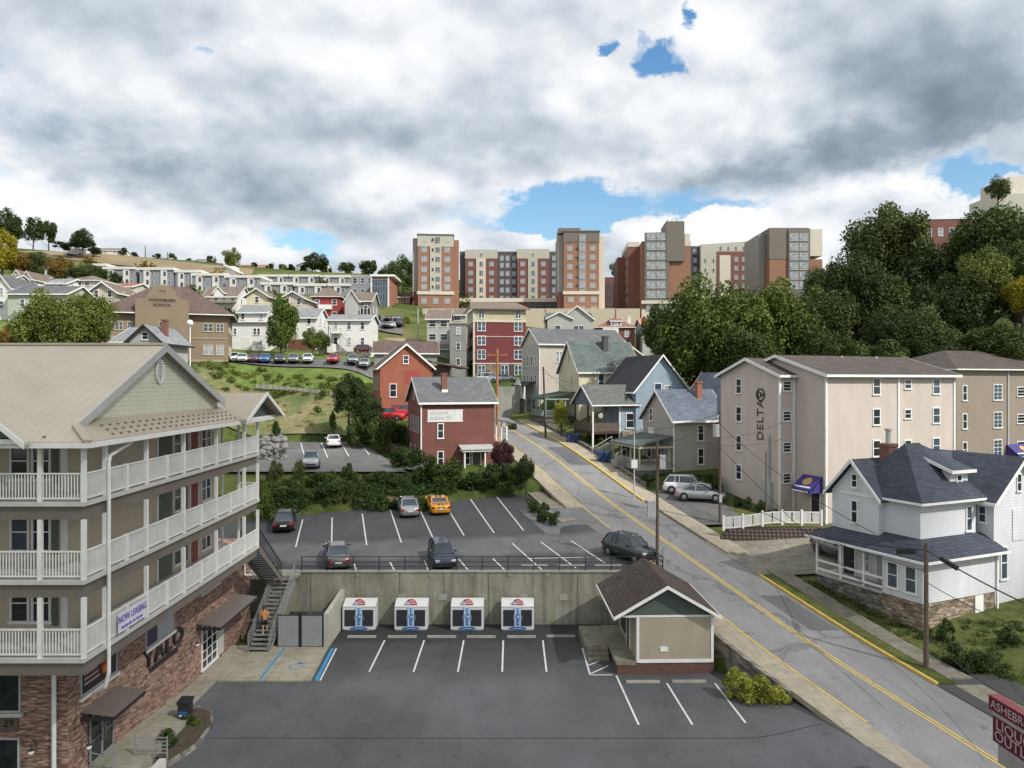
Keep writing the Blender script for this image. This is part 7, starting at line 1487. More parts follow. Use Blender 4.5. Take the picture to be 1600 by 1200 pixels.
def crown(style, var):
    key = (style, var)
    if key in CR: return CR[key]
    n, ls, nl, gap = {'big': (34000, .031, 44, .30), 'med': (13000, .046, 28, .3), 'small': (5000, .07, 16, .25), 'bush': (5200, .064, 12, .15), 'air': (4200, .055, 22, .5), 'tall': (12000, .047, 30, .3), 'tiny': (1100, .13, 9, .2)}[style]
    g = np.random.default_rng(var * 17 + len(style) * 3 + 1)
    d = g.normal(size=(nl, 3)); d /= np.linalg.norm(d, axis=1)[:, None]
    if style != 'bush': d[:, 2] = d[:, 2] * .9 + .05
    rad = g.uniform(.18, .40, nl); cen = d * (1 - rad * .9)[:, None] * g.uniform(.6, 1.04, nl)[:, None]
    li = g.integers(0, nl, n); u = g.normal(size=(n, 3)); u /= np.linalg.norm(u, axis=1)[:, None]
    r = rad[li] * (1 - g.random(n) ** 2 * .5); r *= 1 + .14 * np.sin(u[:, 0] * 9 + li) * np.cos(u[:, 1] * 8 + li)
    p = cen[li] + u * r[:, None]
    inner = g.random(n) < .12; p[inner] = u[inner] * (g.random(inner.sum()) ** .5 * .72)[:, None]
    f = np.sin(p[:, 0] * 7.1 + var) * np.sin(p[:, 1] * 6.3 + 2 * var) * np.sin(p[:, 2] * 6.7 + 1) + .35 * np.sin(p[:, 0] * 17 + p[:, 2] * 13)
    keep = (f > -gap) | (g.random(n) < .25)
    if style == 'bush': keep &= p[:, 2] > -.6
    p = p[keep]; li = li[keep]; u = u[keep]; n = len(p)
    nrm = u * .8 + g.normal(size=(n, 3)) * .75 + np.array([0, 0, .35]); nrm /= np.linalg.norm(nrm, axis=1)[:, None]
    a = np.cross(nrm, g.normal(size=(n, 3))); a /= np.linalg.norm(a, axis=1)[:, None]; b = np.cross(nrm, a)
    s = ls * g.uniform(.55, 1.25, n)[:, None]
    q = np.stack([p - a * s, p - b * s * .62, p + a * s, p + b * s * .62], 1).reshape(-1, 3)
    me = bpy.data.meshes.new('crown'); me.vertices.add(4 * n); me.vertices.foreach_set('co', q.ravel()); me.loops.add(4 * n); me.loops.foreach_set('vertex_index', np.arange(4 * n)); me.polygons.add(n); me.polygons.foreach_set('loop_start', np.arange(0, 4 * n, 4)); me.polygons.foreach_set('loop_total', np.full(n, 4)); me.update()
    at = me.attributes.new('tint', 'FLOAT', 'FACE'); lt = g.uniform(.25, .75, nl); at.data.foreach_set('value', np.clip(lt[li] + g.normal(size=n) * .2, 0, 1))
    me.materials.append(lf_green); CR[key] = me; return me
def trunk_mesh(H, r, cb, seed, spread, limbs=6):
    g = random.Random(seed); a = MB(); x = y = 0; pts = [(0, 0, -1.5)]
    for k in range(1, 6): x += g.uniform(-.12, .12) * r * 2; y += g.uniform(-.12, .12) * r * 2; pts.append((x, y, H * .8 * k / 5))
    for i in range(5): a.tube(pts[i], pts[i + 1], r * (1 - i * .16), r * (1 - (i + 1) * .16), 8)
    for k in range(limbs):
        z = cb + (H * .75 - cb) * k / limbs; t = g.uniform(0, 6.28); L = spread * g.uniform(.5, .85); i = min(4, int(z / (H * .8) * 5)); c = pts[i + 1] if i < 5 else pts[5]
        q = (c[0] * .5 + math.cos(t) * L * .5, c[1] * .5 + math.sin(t) * L * .5, z + L * .35); e = (math.cos(t) * L, math.sin(t) * L, z + L * .8)
        a.tube((c[0] * .5, c[1] * .5, z - r), q, r * .4, r * .25, 6); a.tube(q, e, r * .25, r * .1, 6)
    return a
def setmat(o, m):
    o.material_slots[0].link = 'OBJECT'; o.material_slots[0].material = m
vi = 0
def tree(px, ytop, ybase, Y, rpx, leaf, label, style='med', cb=.3, group=None, bk=None, z=None, name='tree', cat='tree', sy=1.0):
    global vi; vi += 1
    x, y, zb = P(px, ybase, Y); zb = zb if z is None else z; H = PZ(ytop, Y) - zb; r = rpx * Y / F
    rt = empty(name, (x, y, zb), rnd.uniform(0, 6.28) if style != 'tall' else 0, label, cat, group)
    trunk_mesh(H, max(.1, H * .022), H * cb * 1.1, vi, r).build('trunk', bk or bark, rt)
    rz = H * (1 - cb) / 2; rz = rz if style == 'tall' or H < 5 else min(rz, r * (1.12 if Y < 250 else 1.5)); c = obj('crown', crown(style, vi % 3), rt, (0, 0, H - rz), (0, 0, vi * 1.1), (r, r * sy, rz * 1.04)); setmat(c, leaf); return rt
def shrub(px, py, Y, rpx, hpx, leaf, label, style='bush', z=None, name='shrub', group=None):
    global vi; vi += 1
    x, y, zb = P(px, py, Y); zb = zb if z is None else z; r = rpx * Y / F; h = hpx * Y / F
    me = crown(style, vi % 3); o = obj(name, me, None, (x, y, zb + h * .42), (0, 0, vi * 1.3), (r, r, h * .6)); setmat(o, leaf); return tag(o, label, 'shrub', group)
lf_maple = leafmat('leaf_maple', (.03, .055, .01), (.085, .13, .022), (.21, .25, .045))
# large trees right of the street
tree(1108, 422, 650, 98, 100, lf_maple, 'broad sunlit green maple behind the blue and greige houses', 'big', .12, sy=.9)
tree(1200, 430, 640, 100, 82, lf_maple, 'green maple crown rising right behind the lettered tan block', 'big', .2)
tree(1160, 500, 630, 92, 62, lf_mid, 'lower dark green tree directly behind the lettered tan block', 'big', .2)
tree(1045, 470, 640, 112, 48, lf_mid, 'dark green tree beside the coral roofed house', 'med', .2)
G = 'trees of the dark hillside wood'
for (px, yt, yb, Y, r, lf, lab, st) in (
    (1385, 308, 600, 128, 76, lf_olive, 'tallest olive green tree of the dark wood, against the white cloud', 'big'),
    (1300, 398, 610, 122, 52, lf_olive, 'olive tree with rusty tips in front of the taupe brick tower', 'big'),
    (1330, 385, 610, 116, 62, lf_dark, 'dark tree in the middle of the wood above the tan block roof', 'big'),
    (1445, 372, 610, 122, 66, lf_dark, 'dark tree below the red brick building on the hill', 'big'),
    (1550, 300, 600, 118, 88, lf_mid, 'large feathery green tree at the right edge under the blue sky', 'big'),
    (1615, 340, 600, 112, 80, lf_dark, 'dark tree cut by the right picture edge', 'big'),
    (1490, 420, 610, 104, 66, lf_dark, 'dark tree in the hollow of the wood, left of the pale green one', 'big'),
    (1545, 378, 590, 103, 46, lf_yg, 'pale green slender tree standing out from the dark wood', 'med'),
    (1598, 420, 590, 99, 32, lf_yel, 'yellow green tree at the right picture edge', 'med'),
    (1400, 470, 610, 96, 60, lf_dark, 'dark low tree behind the middle of the tan block roof', 'big'),
    (1270, 500, 620, 98, 50, lf_mid, 'dark low tree behind the left part of the tan block roof', 'big'),
    (1340, 520, 620, 92, 44, lf_mid, 'small green tree just above the tan block ridge', 'med'),
    (1560, 500, 600, 92, 60, lf_mid, 'low green tree above the brown tan block at the right edge', 'big'),
    (1470, 520, 610, 92, 46, lf_dark, 'small dark tree between the two tan blocks', 'med'),
    (1240, 470, 600, 118, 40, lf_dark, 'dark tree between the green maple and the wood', 'med'),
    (1285, 440, 620, 108, 56, lf_mid, 'mid green tree between the maple and the middle of the wood', 'big'),
    (1360, 400, 620, 118, 70, lf_mid, 'tree with rusty patches directly below the tallest olive crown', 'big'),
    (1425, 360, 600, 132, 52, lf_olive, 'olive crown to the right of the tallest one', 'big'),
    (1500, 380, 610, 124, 64, lf_mid, 'full green crown left of the feathery tree', 'big'),
    (1590, 360, 610, 106, 60, lf_mid, 'full green crown in front of the feathery tree at the edge', 'big'),
    (1440, 470, 620, 100, 60, lf_mid, 'green crown in the lower middle of the wood', 'big'),
    (1380, 530, 630, 90, 50, lf_mid, 'lowest green crown above the middle of the tan block roof', 'med'),
    (1600, 540, 620, 90, 50, lf_dark, 'lowest dark crown above the right tan block roof', 'med'),
    (1560, 272, 345, 150, 20, lf_olive, 'thin spindly tree top above the feathery tree', 'air')):
    tree(px, yt, yb, Y, r, lf, lab, st, .12 if st == 'big' else .2, G, barkd)
# left side
tree(78, 448, 640, 78, 56, lf_yg, 'bushy yellow green tree behind the tan metal roof, left one', 'big', .3); tree(138, 446, 640, 82, 46, lf_yg, 'bushy yellow green tree behind the tan metal roof, right one', 'big', .3)
tree(20, 500, 640, 80, 26, lf_or, 'rust tinted small tree at the left edge behind the metal roof', 'med', .3)
tree(440, 458, 566, 131, 30, lf_green, 'tall leafy tree between the two white houses on the lane', 'tall', .12, name='lane_tree'); tree(488, 508, 568, 130, 18, lf_yg, 'small light green tree in front of the white stair house', 'med', .2); tree(506, 520, 566, 132, 12, lf_mid, 'thin small tree left of the white garden shed', 'small', .2)
tree(545, 582, 700, 96, 32, lf_dark, 'dark leafy tree at the foot of the green slope', 'med', .1); tree(572, 610, 700, 95, 26, lf_dark, 'dark leafy tree beside the orange brick house corner', 'med', .1); tree(600, 640, 712, 92, 28, lf_mid, 'green tree beside the dark brick house deck', 'med', .1); tree(560, 650, 712, 94, 24, lf_shrub, 'low green tree at the end of the terrace parking lot', 'med', .1)
tree(521, 640, 690, 97, 8, lf_mid, 'slim young tree behind the white car on the terrace lot', 'small', .25); tree(432, 655, 690, 92, 10, lf_shrub, 'small conical tree by the rock pile', 'small', .1)
tree(877, 625, 678, 98, 14, lf_gold, 'small golden autumn tree on the lawn before the yellow house', 'med', .15)
tree(787, 682, 740, 79, 26, lf_red, 'purple leaved tree at the corner of the dark brick house', 'med', .1, sy=.8)
tree(822, 708, 762, 74, 18, lf_dark, 'dark green tree at the road edge below the brick house', 'med', .1); tree(795, 722, 775, 75, 30, lf_shrub, 'round dark green shrub tree below the brick house porch', 'med', .05)
# crest
for (px, yt, yb, Y, r, lf, lab, st) in ((12, 320, 385, 300, 28, lf_dark, 'large dark round tree at the left end of the crest', 'med'), (52, 335, 386, 310, 17, lf_dark, 'dark tree on the crest, second from the left', 'small'), (76, 338, 386, 315, 15, lf_dark, 'dark oval tree on the crest, third from the left', 'small'), (129, 354, 392, 320, 22, lf_dark, 'wide dark round tree alone on the left crest', 'med'), (193, 386, 402, 345, 8, lf_dark, 'small round dark tree beside the long crest house', 'tiny'), (362, 385, 425, 330, 17, lf_yg, 'light airy tree on the crest above the hillside apartments', 'air'),
    (492, 392, 425, 370, 22, lf_dark, 'round dark tree above the grey gabled crest house', 'med'), (540, 408, 428, 380, 16, lf_mid, 'low dark tree on the crest left of the tall tower', 'small'), (576, 402, 432, 330, 17, lf_dark, 'round dark tree on the crest right of the low one', 'small'), (628, 392, 470, 300, 30, lf_mid, 'tall olive tree next to the tallest tower', 'med'), (606, 405, 470, 310, 18, lf_olive, 'yellowish tree behind the glass building', 'med'), (968, 404, 440, 300, 17, lf_green, 'green tree seen in the gap between the skyline towers', 'small'),
    (4, 350, 440, 250, 26, lf_yel, 'bright yellow tree at the left picture edge', 'med'), (30, 385, 440, 255, 24, lf_or, 'rusty yellow scrub tree on the left slope', 'med'), (62, 392, 440, 258, 22, lf_olive, 'olive scrub tree on the left slope', 'med'), (95, 396, 446, 250, 22, lf_or, 'rusty scrub tree above the hillside cottages', 'med'), (128, 408, 450, 225, 24, lf_mid, 'green tree before the first hillside apartment block', 'med'), (152, 414, 452, 222, 22, lf_mid, 'green tree before the second hillside apartment block', 'med'), (178, 424, 455, 220, 14, lf_dark, 'small dark tree above the school roof', 'small'), (415, 420, 430, 380, 8, lf_mid, 'tiny dark bush tree on the crest by the red roofed house', 'tiny'), (100, 375, 392, 318, 18, lf_dark, 'low dark bushes joining the crest trees', 'small'), (150, 385, 400, 330, 14, lf_dark, 'dark bush in front of the long crest house', 'small'), (443, 412, 428, 375, 10, lf_yg, 'bare pale tree on the crest', 'tiny'), (340, 412, 424, 360, 8, lf_mid, 'small dark tree left of the light airy tree', 'tiny'),
    (636, 492, 520, 190, 9, lf_yg, 'yellowish tree beside the parking ramp', 'small'), (590, 490, 520, 185, 7, lf_mid, 'small tree at the foot of the parking ramp', 'tiny'), (350, 470, 500, 175, 8, lf_mid, 'small tree left of the cream gabled house', 'tiny')):
    tree(px, yt, yb, Y, r, lf, lab, st, .12 if yb - yt < 60 and Y < 300 else .02)
for k in range(14):
    px = 210 + k * 30 + rnd.uniform(-8, 8); Y = 352 + rnd.uniform(0, 30) + k * 2; x = PX(px, Y)
    z = T(x, Y); o = obj('shrub', crown('tiny', k % 3), None, (x, Y, z + 1), (0, 0, k), (rnd.uniform(2, 4), 3, rnd.uniform(1.5, 2.8))); setmat(o, rnd.choice([lf_dark, lf_mid, lf_olive])); tag(o, 'small dark bush along the far hill crest', 'shrub', 'bushes along the far crest')
# hedge bank
hb = [(415, 812, 9), (440, 800, 0), (462, 806, 0), (488, 800, 0), (512, 804, 0), (540, 800, 0), (566, 798, 0), (594, 794, 0), (622, 788, 0), (650, 780, 0), (430, 770, 0), (470, 765, 0), (505, 768, 0), (545, 764, 0), (585, 762, 0), (615, 752, 0)]
hn = ['first', 'second', 'third', 'fourth', 'fifth', 'sixth', 'seventh', 'eighth', 'ninth', 'tenth']
for i, (px, py, _) in enumerate(hb):
    Y = 70.5 if py > 778 else 74.5; x = PX(px, Y)
    lab = ('dark overgrown shrub, %s from the left along the upper lot edge' % hn[i]) if i < 10 else ('taller overgrown shrub, %s from the left in the back row of the hedge bank' % hn[i - 10])
    shrub(px, py, Y, rnd.uniform(18, 30), rnd.uniform(24, 46), rnd.choice([lf_shrub, lf_mid, lf_shrub, lf_olive]), lab, z=T(x, Y) - .2, group='shrubs of the hedge bank')
shrub(412, 760, 66, 22, 60, lf_green, 'bright green bush against the end of the white balconies', z=3.9)
shrub(660, 770, 77, 30, 62, lf_shrub, 'big round shrub left of the brick house downspout', z=5.6); shrub(700, 772, 76, 34, 50, lf_mid, 'big round shrub under the brick house windows', z=5.4); shrub(740, 774, 76, 26, 28, lf_shrub, 'low shrub under the grey awning porch', z=5.3); shrub(768, 768, 77, 26, 40, lf_shrub, 'shrub beside the purple leaved tree', z=5.4); shrub(630, 745, 80, 26, 46, lf_shrub, 'shrub at the corner of the wooden side deck', z=6.4); shrub(655, 700, 92, 22, 40, lf_shrub, 'dark shrub behind the wooden side deck', z=8.2); shrub(625, 688, 93, 20, 36, lf_mid, 'shrub below the bright red pickup', z=8.4)
for i, (px, py, Y, r, l) in enumerate(((832, 775, 69, 13, 'first from the top'), (850, 785, 67.5, 13, 'second from the top'), (846, 798, 66, 11, 'third from the top'), (866, 806, 65, 12, 'lowest'))): shrub(px, py, Y, r, 24, lf_shrub, 'round dark shrub in the kerbed corner bed, %s' % l, z=zup(PX(px, Y), Y), group='shrubs in the corner bed')
for i, (px, py, r, l) in enumerate(((1150, 1062, 24, 'left'), (1184, 1078, 25, 'middle'), (1212, 1090, 20, 'right'))): shrub(px, py, 40.8 - i * .9, r + 4, 44, lf_gold, 'golden yellow bush below the sidewalk, %s one of three' % l, z=-.95, group='golden bushes by the shed')
shrub(262, 1168, 34.8, 20, 30, lf_shrub, 'clipped dark green bush in the planting bed by the entrance', z=-.8); shrub(292, 1135, 37.2, 14, 16, lf_mid, 'small leafy plant in the planting bed below the litter bin', z=-.78); shrub(308, 1140, 37, 9, 10, lf_yg, 'small grassy plant at the stone edge of the planting bed', z=-.78)
for (px, py, Y, r, hh, lf, l) in ((1478, 985, 44.3, 16, 40, lf_shrub, 'spiky shrub against the stone foundation of the corner house'), (1500, 1040, 41.5, 30, 44, lf_dark, 'dark shrub on the bank below the corner house, left one'), (1540, 1048, 41, 30, 40, lf_shrub, 'dark shrub on the bank below the corner house, right one'), (1575, 1020, 43, 24, 30, lf_dark, 'dark shrub at the right edge of the corner house lawn'),
    (1085, 760, 75, 18, 26, lf_shrub, 'dark shrub beside the greige house porch'), (1112, 764, 74, 20, 34, lf_dark, 'dark shrub at the rear corner of the greige house'), (1008, 752, 77, 10, 22, lf_shrub, 'rounded shrub in front of the greige house porch'), (1152, 790, 69.5, 9, 18, lf_shrub, 'small shrub at the left corner of the lettered block'), (1168, 796, 68.6, 9, 22, lf_dark, 'pointed dark shrub below the lettering of the tan block'), (1190, 803, 67.5, 12, 22, lf_shrub, 'low shrub beside the meter box of the tan block'), (1212, 806, 66.5, 9, 14, lf_olive, 'dry low shrub under the small awning'), (975, 705, 88, 10, 20, lf_shrub, 'shrub at the foot of the blue house steps'), (940, 690, 93, 9, 16, lf_mid, 'shrub under the covered balcony of the blue house'),
    (735, 590, 130, 16, 14, lf_gold, 'row bush behind the orange brick house, left'), (800, 655, 104, 10, 14, lf_dark, 'dark shrub by the barrier wall at the hill top')):
    shrub(px, py, Y, r, hh, lf, l, z=T(PX(px, Y), Y) - .1)
# undergrowth masses nobody could count
def mass(name, pts, r, h, leaf, n, s=.12, kind='stuff'):
    g = np.random.default_rng(len(pts) + n); P_ = []
    for (x, y) in pts:
        z = T(x, y); k = n; u = g.normal(size=(k, 3)); u /= np.linalg.norm(u, axis=1)[:, None]; u[:, 2] = abs(u[:, 2]); u *= (g.random(k) ** .45 * g.uniform(.6, 1.15, k))[:, None]; rr = r * g.uniform(.6, 1.2); hh = h * g.uniform(.5, 1.3)
        P_.append(np.stack([x + u[:, 0] * rr, y + u[:, 1] * rr, z + u[:, 2] * hh], 1))
    p = np.concatenate(P_); n = len(p); nrm = g.normal(size=(n, 3)) + np.array([0, 0, .6]); nrm /= np.linalg.norm(nrm, axis=1)[:, None]; a = np.cross(nrm, g.normal(size=(n, 3))); a /= np.linalg.norm(a, axis=1)[:, None]; b = np.cross(nrm, a); sz = s * g.uniform(.6, 1.3, n)[:, None]
    q = np.stack([p - a * sz, p - b * sz * .6, p + a * sz, p + b * sz * .6], 1).reshape(-1, 3)
    me = bpy.data.meshes.new(name); me.vertices.add(4 * n); me.vertices.foreach_set('co', q.ravel()); me.loops.add(4 * n); me.loops.foreach_set('vertex_index', np.arange(4 * n)); me.polygons.add(n); me.polygons.foreach_set('loop_start', np.arange(0, 4 * n, 4)); me.polygons.foreach_set('loop_total', np.full(n, 4)); me.update()
    at = me.attributes.new('tint', 'FLOAT', 'FACE'); at.data.foreach_set('value', np.clip(g.normal(size=n) * .25 + .5, 0, 1)); me.materials.append(leaf); return tag(obj(name, me), kind=kind)
g_ = random.Random(3)
mass('undergrowth', [(g_.uniform(-52, -24), g_.uniform(108, 114)) for _ in range(80)], .9, .6, lf_yg, 150, .12)
mass('undergrowth', [(g_.uniform(-52, -22), g_.uniform(104, 116)) for _ in range(40)], .9, .9, lf_green, 220, .12)
mass('undergrowth', [(x, g_.uniform(backup(x) + .6, backup(x) + 5)) for x in [g_.uniform(-34, -1) for _ in range(150)]], 1.1, .9, lf_shrub, 260, .11)
mass('undergrowth', [(xroad(y) + g_.uniform(6, 9.5), y) for y in [g_.uniform(77, 110) for _ in range(60)]], .7, .35, lf_shrub, 110, .09)
mass('grass_tufts', [(xroad(y) + g_.uniform(5.8, 8.2), y) for y in [g_.uniform(40, 54) for _ in range(70)]], .6, .25, lf_mid, 110, .06)
mass('grass_tufts', [(g_.uniform(26, 40), g_.uniform(38.8, 46)) for _ in range(90)], .6, .22, lf_mid, 110, .06)
mass('undergrowth', [(g_.uniform(20, 100), g_.uniform(88, 120)) for _ in range(90)], 2.6, 2.6, lf_dark, 260, .3)
mass('dry_grass', [(g_.uniform(-50, -20), g_.uniform(99, 107)) for _ in range(70)], 1.0, .22, lf_or, 60, .09)
mass('undergrowth', [(g_.uniform(-170, -60), g_.uniform(150, 300)) for _ in range(60)], 3, 2.6, lf_mid, 150, .5)
mass('undergrowth', [(g_.uniform(-300, -100), g_.uniform(270, 318)) for _ in range(60)], 4, 3, lf_or, 130, .6)
mass('undergrowth', [(g_.uniform(-60, 60), g_.uniform(235, 330)) for _ in range(60)], 4, 4, lf_mid, 130, .6)
a = MB(); g_ = random.Random(8)
for k in range(90):
    x, y = g_.uniform(-31, -25.5), g_.uniform(84, 98); x = PX(g_.uniform(408, 446), y); r = g_.uniform(.25, .55); a.ball((x, y, T(x, y) + g_.uniform(0, 1.6)), r, r * .8, r * .7, 6, 4)
tag(a.build('rock_pile', plain('rock_gray', (.22, .215, .2), .9, .3, 2)), kind='stuff')
# ================================================================ poles, wires, small street things
def pole(px, ytop, ybase, Y, r, mat, label, arm=None, lean=0, name='utility_pole', z=None):
    x, y, zb = P(px, ybase, Y); zb = zb if z is None else z; zt = PZ(ytop, Y); h = empty(name, (x, y, zb), 0, label, 'pole'); H = zt - zb
    MB().tube((0, 0, -1), (lean, 0, H), r, r * .75, 10).build('shaft', mat, h)
    if arm:
        a = MB()
        for (dz, w) in arm: a.box(lean - w, -.06, H - dz - .06, lean + w, .06, H - dz + .06); [a.tube((lean + s * w * .9, 0, H - dz + .06), (lean + s * w * .9, 0, H - dz + .25), .04) for s in (-1, 1)]
        a.build('crossarm', mat, h)
    return h, H, (x + lean, y, zt)
h, H, p1 = pole(1447, 848, 1060, 41.2, .15, wood_pole, 'weathered grey utility pole at the kerb before the white corner house', z=.45)
h, H, p2 = pole(1125, 642, 823, 65.5, .14, wood_pole, 'utility pole with grey transformer left of the lettered block')
a = MB(); a.tube((-.35, 0, H - 2.3), (-.35, 0, H - 1.2), .3, n=12); a.build('transformer', grayw, h); a = MB(); a.box(-.12, -.25, 2.2, .12, -.14, 2.9); a.build('meter', grayw, h)
h, H, p3 = pole(1027, 690, 884, 54.8, .13, wood_pole, 'utility pole with grey cabinet behind the shed roof')
a = MB(); a.box(-.75, -.3, H - 5.6, -.15, .1, H - 4.4); a.build('cabinet', grayw, h); a = MB(); a.box(.15, -.2, H - 2.0, .6, .1, H - 1.0); a.build('meter_box', grayw, h)
h, H, p4 = pole(991, 668, 768, 73, .08, grayw, 'slim grey street sign pole at the yellow kerb')
a = MB(); a.box(-.9, -.04, .9, .1, -.01, 1.8) if False else a.box(-.3, -.12, H - 4.0, .3, -.09, H - 3.2); a.build('sign_plate', icew, h)
h, H, p5 = pole(853, 573, 680, 98, .15, plain('pole_dark', (.07, .06, .05), .85, .2, 3), 'dark leaning utility pole on the sidewalk below the beige house', lean=-.35)
h, H, p6 = pole(777, 545, 694, 96, .2, pole_orange, 'orange brown utility pole behind the dark brick house', [(.8, 1.3)])
h, H, p7 = pole(771, 610, 690, 94, .11, dark, 'black pole standing next to the orange brown pole')
h, H, _ = pole(297, 507, 575, 97, .09, white, 'white lamp post in front of the brown school', name='street_lamp'); MB().ball((0, 0, H + .2), .42, n=12, m=8).build('lamp_globe', white, h, smooth=True)
h, H, p8 = pole(653, 482, 545, 165, .16, grayw, 'pale pole at the corner of the tallest tower'); pole(597, 508, 530, 172, .1, dark, 'dark thin pole on the parking ramp'); pole(556, 478, 545, 150, .12, grayw, 'thin grey pole at the right corner of the white stair house')
for px, yt, yb, l in ((227, 384, 402, 'first'), (262, 394, 406, 'second'), (427, 410, 430, 'third'), (336, 400, 414, 'fourth')): pole(px, yt, yb, 350, .25, wood_pole, 'thin distant pole on the far crest, %s from the left' % ('fourth' if px == 427 else 'third' if px == 336 else l))
pole(1197, 705, 795, 66.5, .08, wood_pole, 'short wooden pole against the lettered tan wall')
for (px, py, lab) in ((466, 626, 'left'), (430, 640, 'right')): pass
def wire(name, pts, r, label, sag=.6):
    cu = bpy.data.curves.new(name, 'CURVE'); cu.dimensions = '3D'; cu.bevel_depth = r; cu.bevel_resolution = 1
    for p, q in zip(pts, pts[1:]):
        sp = cu.splines.new('POLY'); n = 14; sp.points.add(n)
        for k in range(n + 1): t = k / n; sp.points[k].co = (p[0] + (q[0]-p[0])*t, p[1] + (q[1]-p[1])*t, p[2] + (q[2]-p[2])*t - sag * 4 * t * (1 - t), 1)
    o = bpy.data.objects.new(name, cu); COL.objects.link(o); dg = bpy.context.evaluated_depsgraph_get(); dg.update(); me = bpy.data.meshes.new_from_object(o.evaluated_get(dg)); bpy.data.objects.remove(o)
    me.name = name; me.materials.clear(); me.materials.append(dark); return tag(obj(name, me), label, 'cable')
up = lambda p, dz: (p[0], p[1], p[2] - dz)
ctop = up(p1, .4); far = (31.5, 29.5, 2.8)
c = wire('cable', [P(1287, 836, 52), ctop, P(1640, 960, 33)], .035, 'thick black cable from the corner house porch over the kerb pole to the right edge', .15)
a = MB(); q0 = P(1402, 862, 43.5); q1 = P(1432, 862, 41.9); a.bar(q0, q1, .16, .28); thing('splice_box', a, dark, 'black splice box on the thick cable left of the kerb pole', 'splice box', loc=q0)
a = MB(); q0 = P(1470, 872, 40.0); q1 = P(1496, 888, 38.9); a.bar(q0, q1, .16, .24); thing('splice_box', a, dark, 'black splice box on the thick cable right of the kerb pole', 'splice box', loc=q0)
wire('cable', [up(p2, 3.2), up(p1, 5.2), P(1660, 1130, 31)], .022, 'thin low cable running along the sidewalk to the kerb pole', .5); wire('cable', [up(p2, 1.2), up(p1, .9)], .022, 'thin high cable between the transformer pole and the kerb pole', .9)
wire('cable', [up(p3, .3), up(p2, .4)], .022, 'thin cable between the cabinet pole and the transformer pole', .4); wire('cable', [up(p2, 3.0), P(1222, 686, 67)], .018, 'thin service cable to the corner of the lettered block', .3); wire('cable', [up(p2, 2.4), P(1222, 660, 67)], .018, 'upper service cable to the corner of the lettered block', .3)
wire('cable', [up(p6, .8), up(p5, .3), up(p4, .5)], .02, 'cable from the orange brown pole down the right side of the street', .7); wire('cable', [up(p6, .8), P(640, 520, 150)], .02, 'cable from the orange brown pole back towards the tall tower', .8); wire('cable', [up(p6, 1.2), P(600, 560, 125)], .02, 'cable from the orange brown pole to the low grey house', .6)
wire('cable', [up(p1, 1.6), up(p3, 1.0)], .02, 'thin cable from the kerb pole back over the shed to the cabinet pole', .8); wire('cable', [up(p1, 2.2), P(1680, 1010, 33)], .02, 'thin cable from the kerb pole to the right edge below the thick one', .3); wire('cable', [up(p2, .2), up(p4, .3)], .018, 'thin cable along the yellow kerb to the sign pole', .4); wire('cable', [up(p5, .8), P(905, 600, 105)], .018, 'service cable from the leaning pole to the yellow house', .2)
wire('cable', [up(p4, .5), up(p3, .6)], .022, 'thin cable crossing the street to the cabinet pole', .5)
# waste carts
cartm = plain('cart_blue', (.02, .05, .16), .5, .1)
def cart(x, y, z, rz, lab):
    h = empty('waste_cart', (x, y, z), rz, lab, 'bin', 'blue waste carts on the sidewalk')
    a = MB(); a.add([(-.24, -.26, .08), (.24, -.26, .08), (.24, .24, .08), (-.24, .24, .08), (-.31, -.34, 1.0), (.31, -.34, 1.0), (.31, .34, 1.0), (-.31, .34, 1.0)], [(0,3,2,1),(4,5,6,7),(0,1,5,4),(1,2,6,5),(2,3,7,6),(3,0,4,7)]); a.build('body', cartm, h)
    a = MB(); a.slab([(-.34, -.38, 1.08), (.34, -.38, 1.08), (.34, .38, 1.14), (-.34, .38, 1.14)], .07); a.build('lid', cartm, h); a = MB(); a.tube((-.33, .3, .13), (-.27, .3, .13), .13, n=10); a.tube((.27, .3, .13), (.33, .3, .13), .13, n=10); a.build('wheels', tyre_m, h)
for (Y, dx, lab) in ((94.2, 4.6, 'blue waste cart nearest the golden tree, left of its pair'), (93.8, 5.3, 'blue waste cart nearest the golden tree, right of its pair'), (84.9, 4.6, 'blue waste cart before the greige house steps, left of its pair'), (84.5, 5.2, 'blue waste cart before the greige house steps, right of its pair')): cart(xroad(Y) + dx, Y, zroad(Y) + .14, R(10), lab)
def steps(px, py, Y, n, w, rise, run, ang, lab):
    h = empty('stone_steps', P(px, py, Y), ang, lab, 'steps'); a = MB(); [a.box(k * run, 0, -.6, (k + 1) * run, w, (k + 1) * rise) for k in range(n)]; a.build('treads', kerbm, h); b = MB(); b.bar((0, -.05, .9), (n * run, -.05, n * rise + .9), .06); [b.bar((x, -.05, x / run * rise - .2), (x, -.05, x / run * rise + .9), .05) for x in (0, n * run / 2, n * run)]; b.build('handrail', grayw, h)
steps(925, 712, 88, 8, 1.3, .17, .32, R(17), 'pale stone steps climbing from the sidewalk to the blue house'); steps(962, 722, 82, 4, 1.2, .16, .32, R(17), 'short stone steps to the greige house porch')
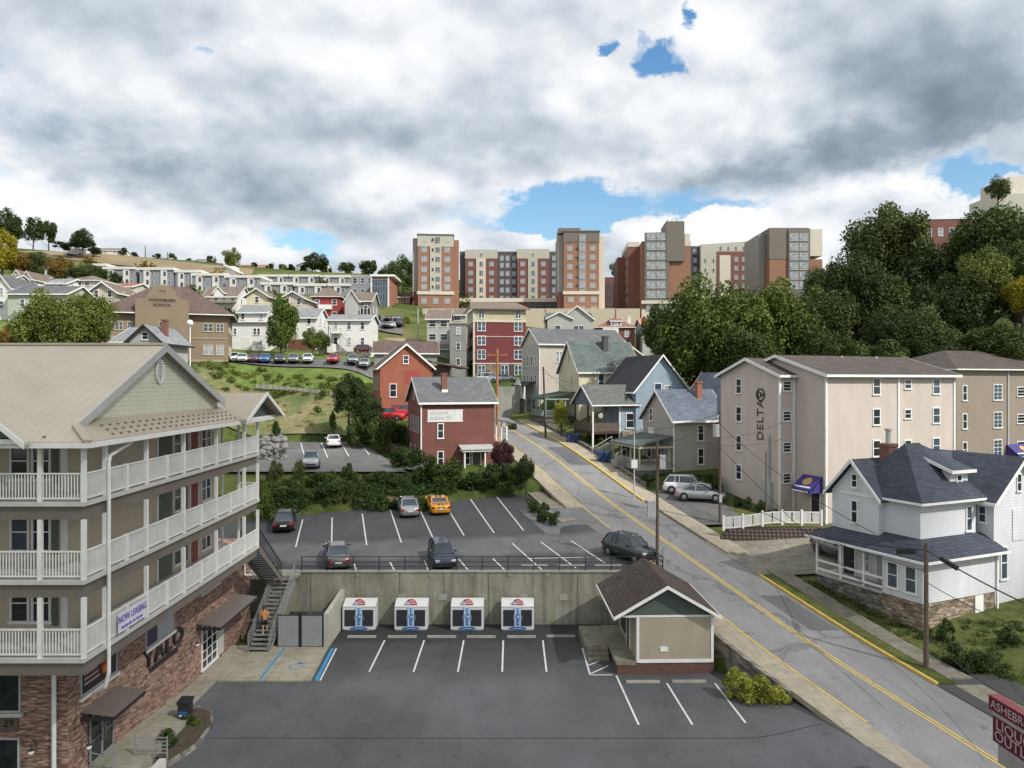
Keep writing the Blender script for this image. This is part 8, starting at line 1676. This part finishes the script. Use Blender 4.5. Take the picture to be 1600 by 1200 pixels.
# kerbed corner bed and other kerbs
kb = [onto(820, 766, zup), onto(876, 816, zup), onto(898, 812, zup)]
a = MB(); [a.bar((*p, zup(*p) + .05), (*q, zup(*q) + .05), .18, .2) for p, q in zip(kb, kb[1:])]; thing('lot_kerb', a, kerbm, 'pale concrete kerb around the corner shrub bed of the upper lot', 'kerb', loc=(*kb[0], 4))
a = MB(); a.bar(P(400, 603, 109), P(470, 609, 109), .4, .5); a.bar(P(470, 609, 109), P(522, 615, 108.5), .4, .5); thing('low_wall', a, kerbm, 'low pale wall crossing the middle of the green slope', 'wall', loc=P(460, 608, 109))
fe = empty('wire_fence', P(400, 603, 107), 0, 'thin dark wire fence on the middle of the green slope', 'fence'); a = MB()
for k in range(14): px = 398 + k * 9.4; p = P(px, 606 + k * .9, 107.5); a.bar(p, (p[0], p[1], p[2] + 1.5), .05)
a.bar(P(398, 590, 107.5), P(520, 602, 107.5), .03); a.build('posts', dark, fe, world=True)
# retaining edge along the right sidewalk
sw2 = strip('low_stone_wall', rs(76, 108), lambda y: xroad(y) + 5.32, lambda y: xroad(y) + 5.6, 1, lambda x, y: zroad(y) + .55, stg, th=1.2, kind=None); tag(sw2, 'low dark stone wall along the right sidewalk below the lawns', 'wall')
# ramp with cars by the tower
strip('parking_ramp', fr(172, 200, 3), lambda y: PX(586, y), lambda y: PX(630, y), 6, lambda x, y: T(x, y) + .4, oldas)
gs = [('sedan', c_gray, 604, 520, 176, 'dark car on the distant ramp, lower left'), ('hatch', c_white, 612, 520, 177, 'white car on the distant ramp, lower middle'), ('suv', c_black, 624, 514, 180, 'black car on the distant ramp, right'), ('sedan', c_black, 606, 508, 186, 'dark car on the distant ramp, upper left'), ('hatch', c_silver, 622, 503, 190, 'silver car on the distant ramp, upper right')]
for k_, p_, px, py, Y, l in gs: x = PX(px, Y); car(k_, p_, (x, Y, T(x, Y) + .45), R(rnd.uniform(-10, 10)), l)
a = MB(); a.box(PX(575, 166), 166, PZ(545, 166), PX(655, 166), 166.5, PZ(528, 166)); thing('ramp_wall', a, pod, 'pale retaining wall below the distant parking ramp', 'wall', loc=P(610, 535, 166))

bp = [onto(*q_, zup) for q_ in ((822, 768), (876, 814), (897, 811), (880, 790), (846, 752))]
a = MB(); a.add([(x, y, zup(x, y) + .06) for x, y in bp], [(0, 1, 2, 3, 4)]); tag(a.build('planting_bed', plain('gravel_bed', (.26, .23, .17), .95, .4, 3)), kind='structure')
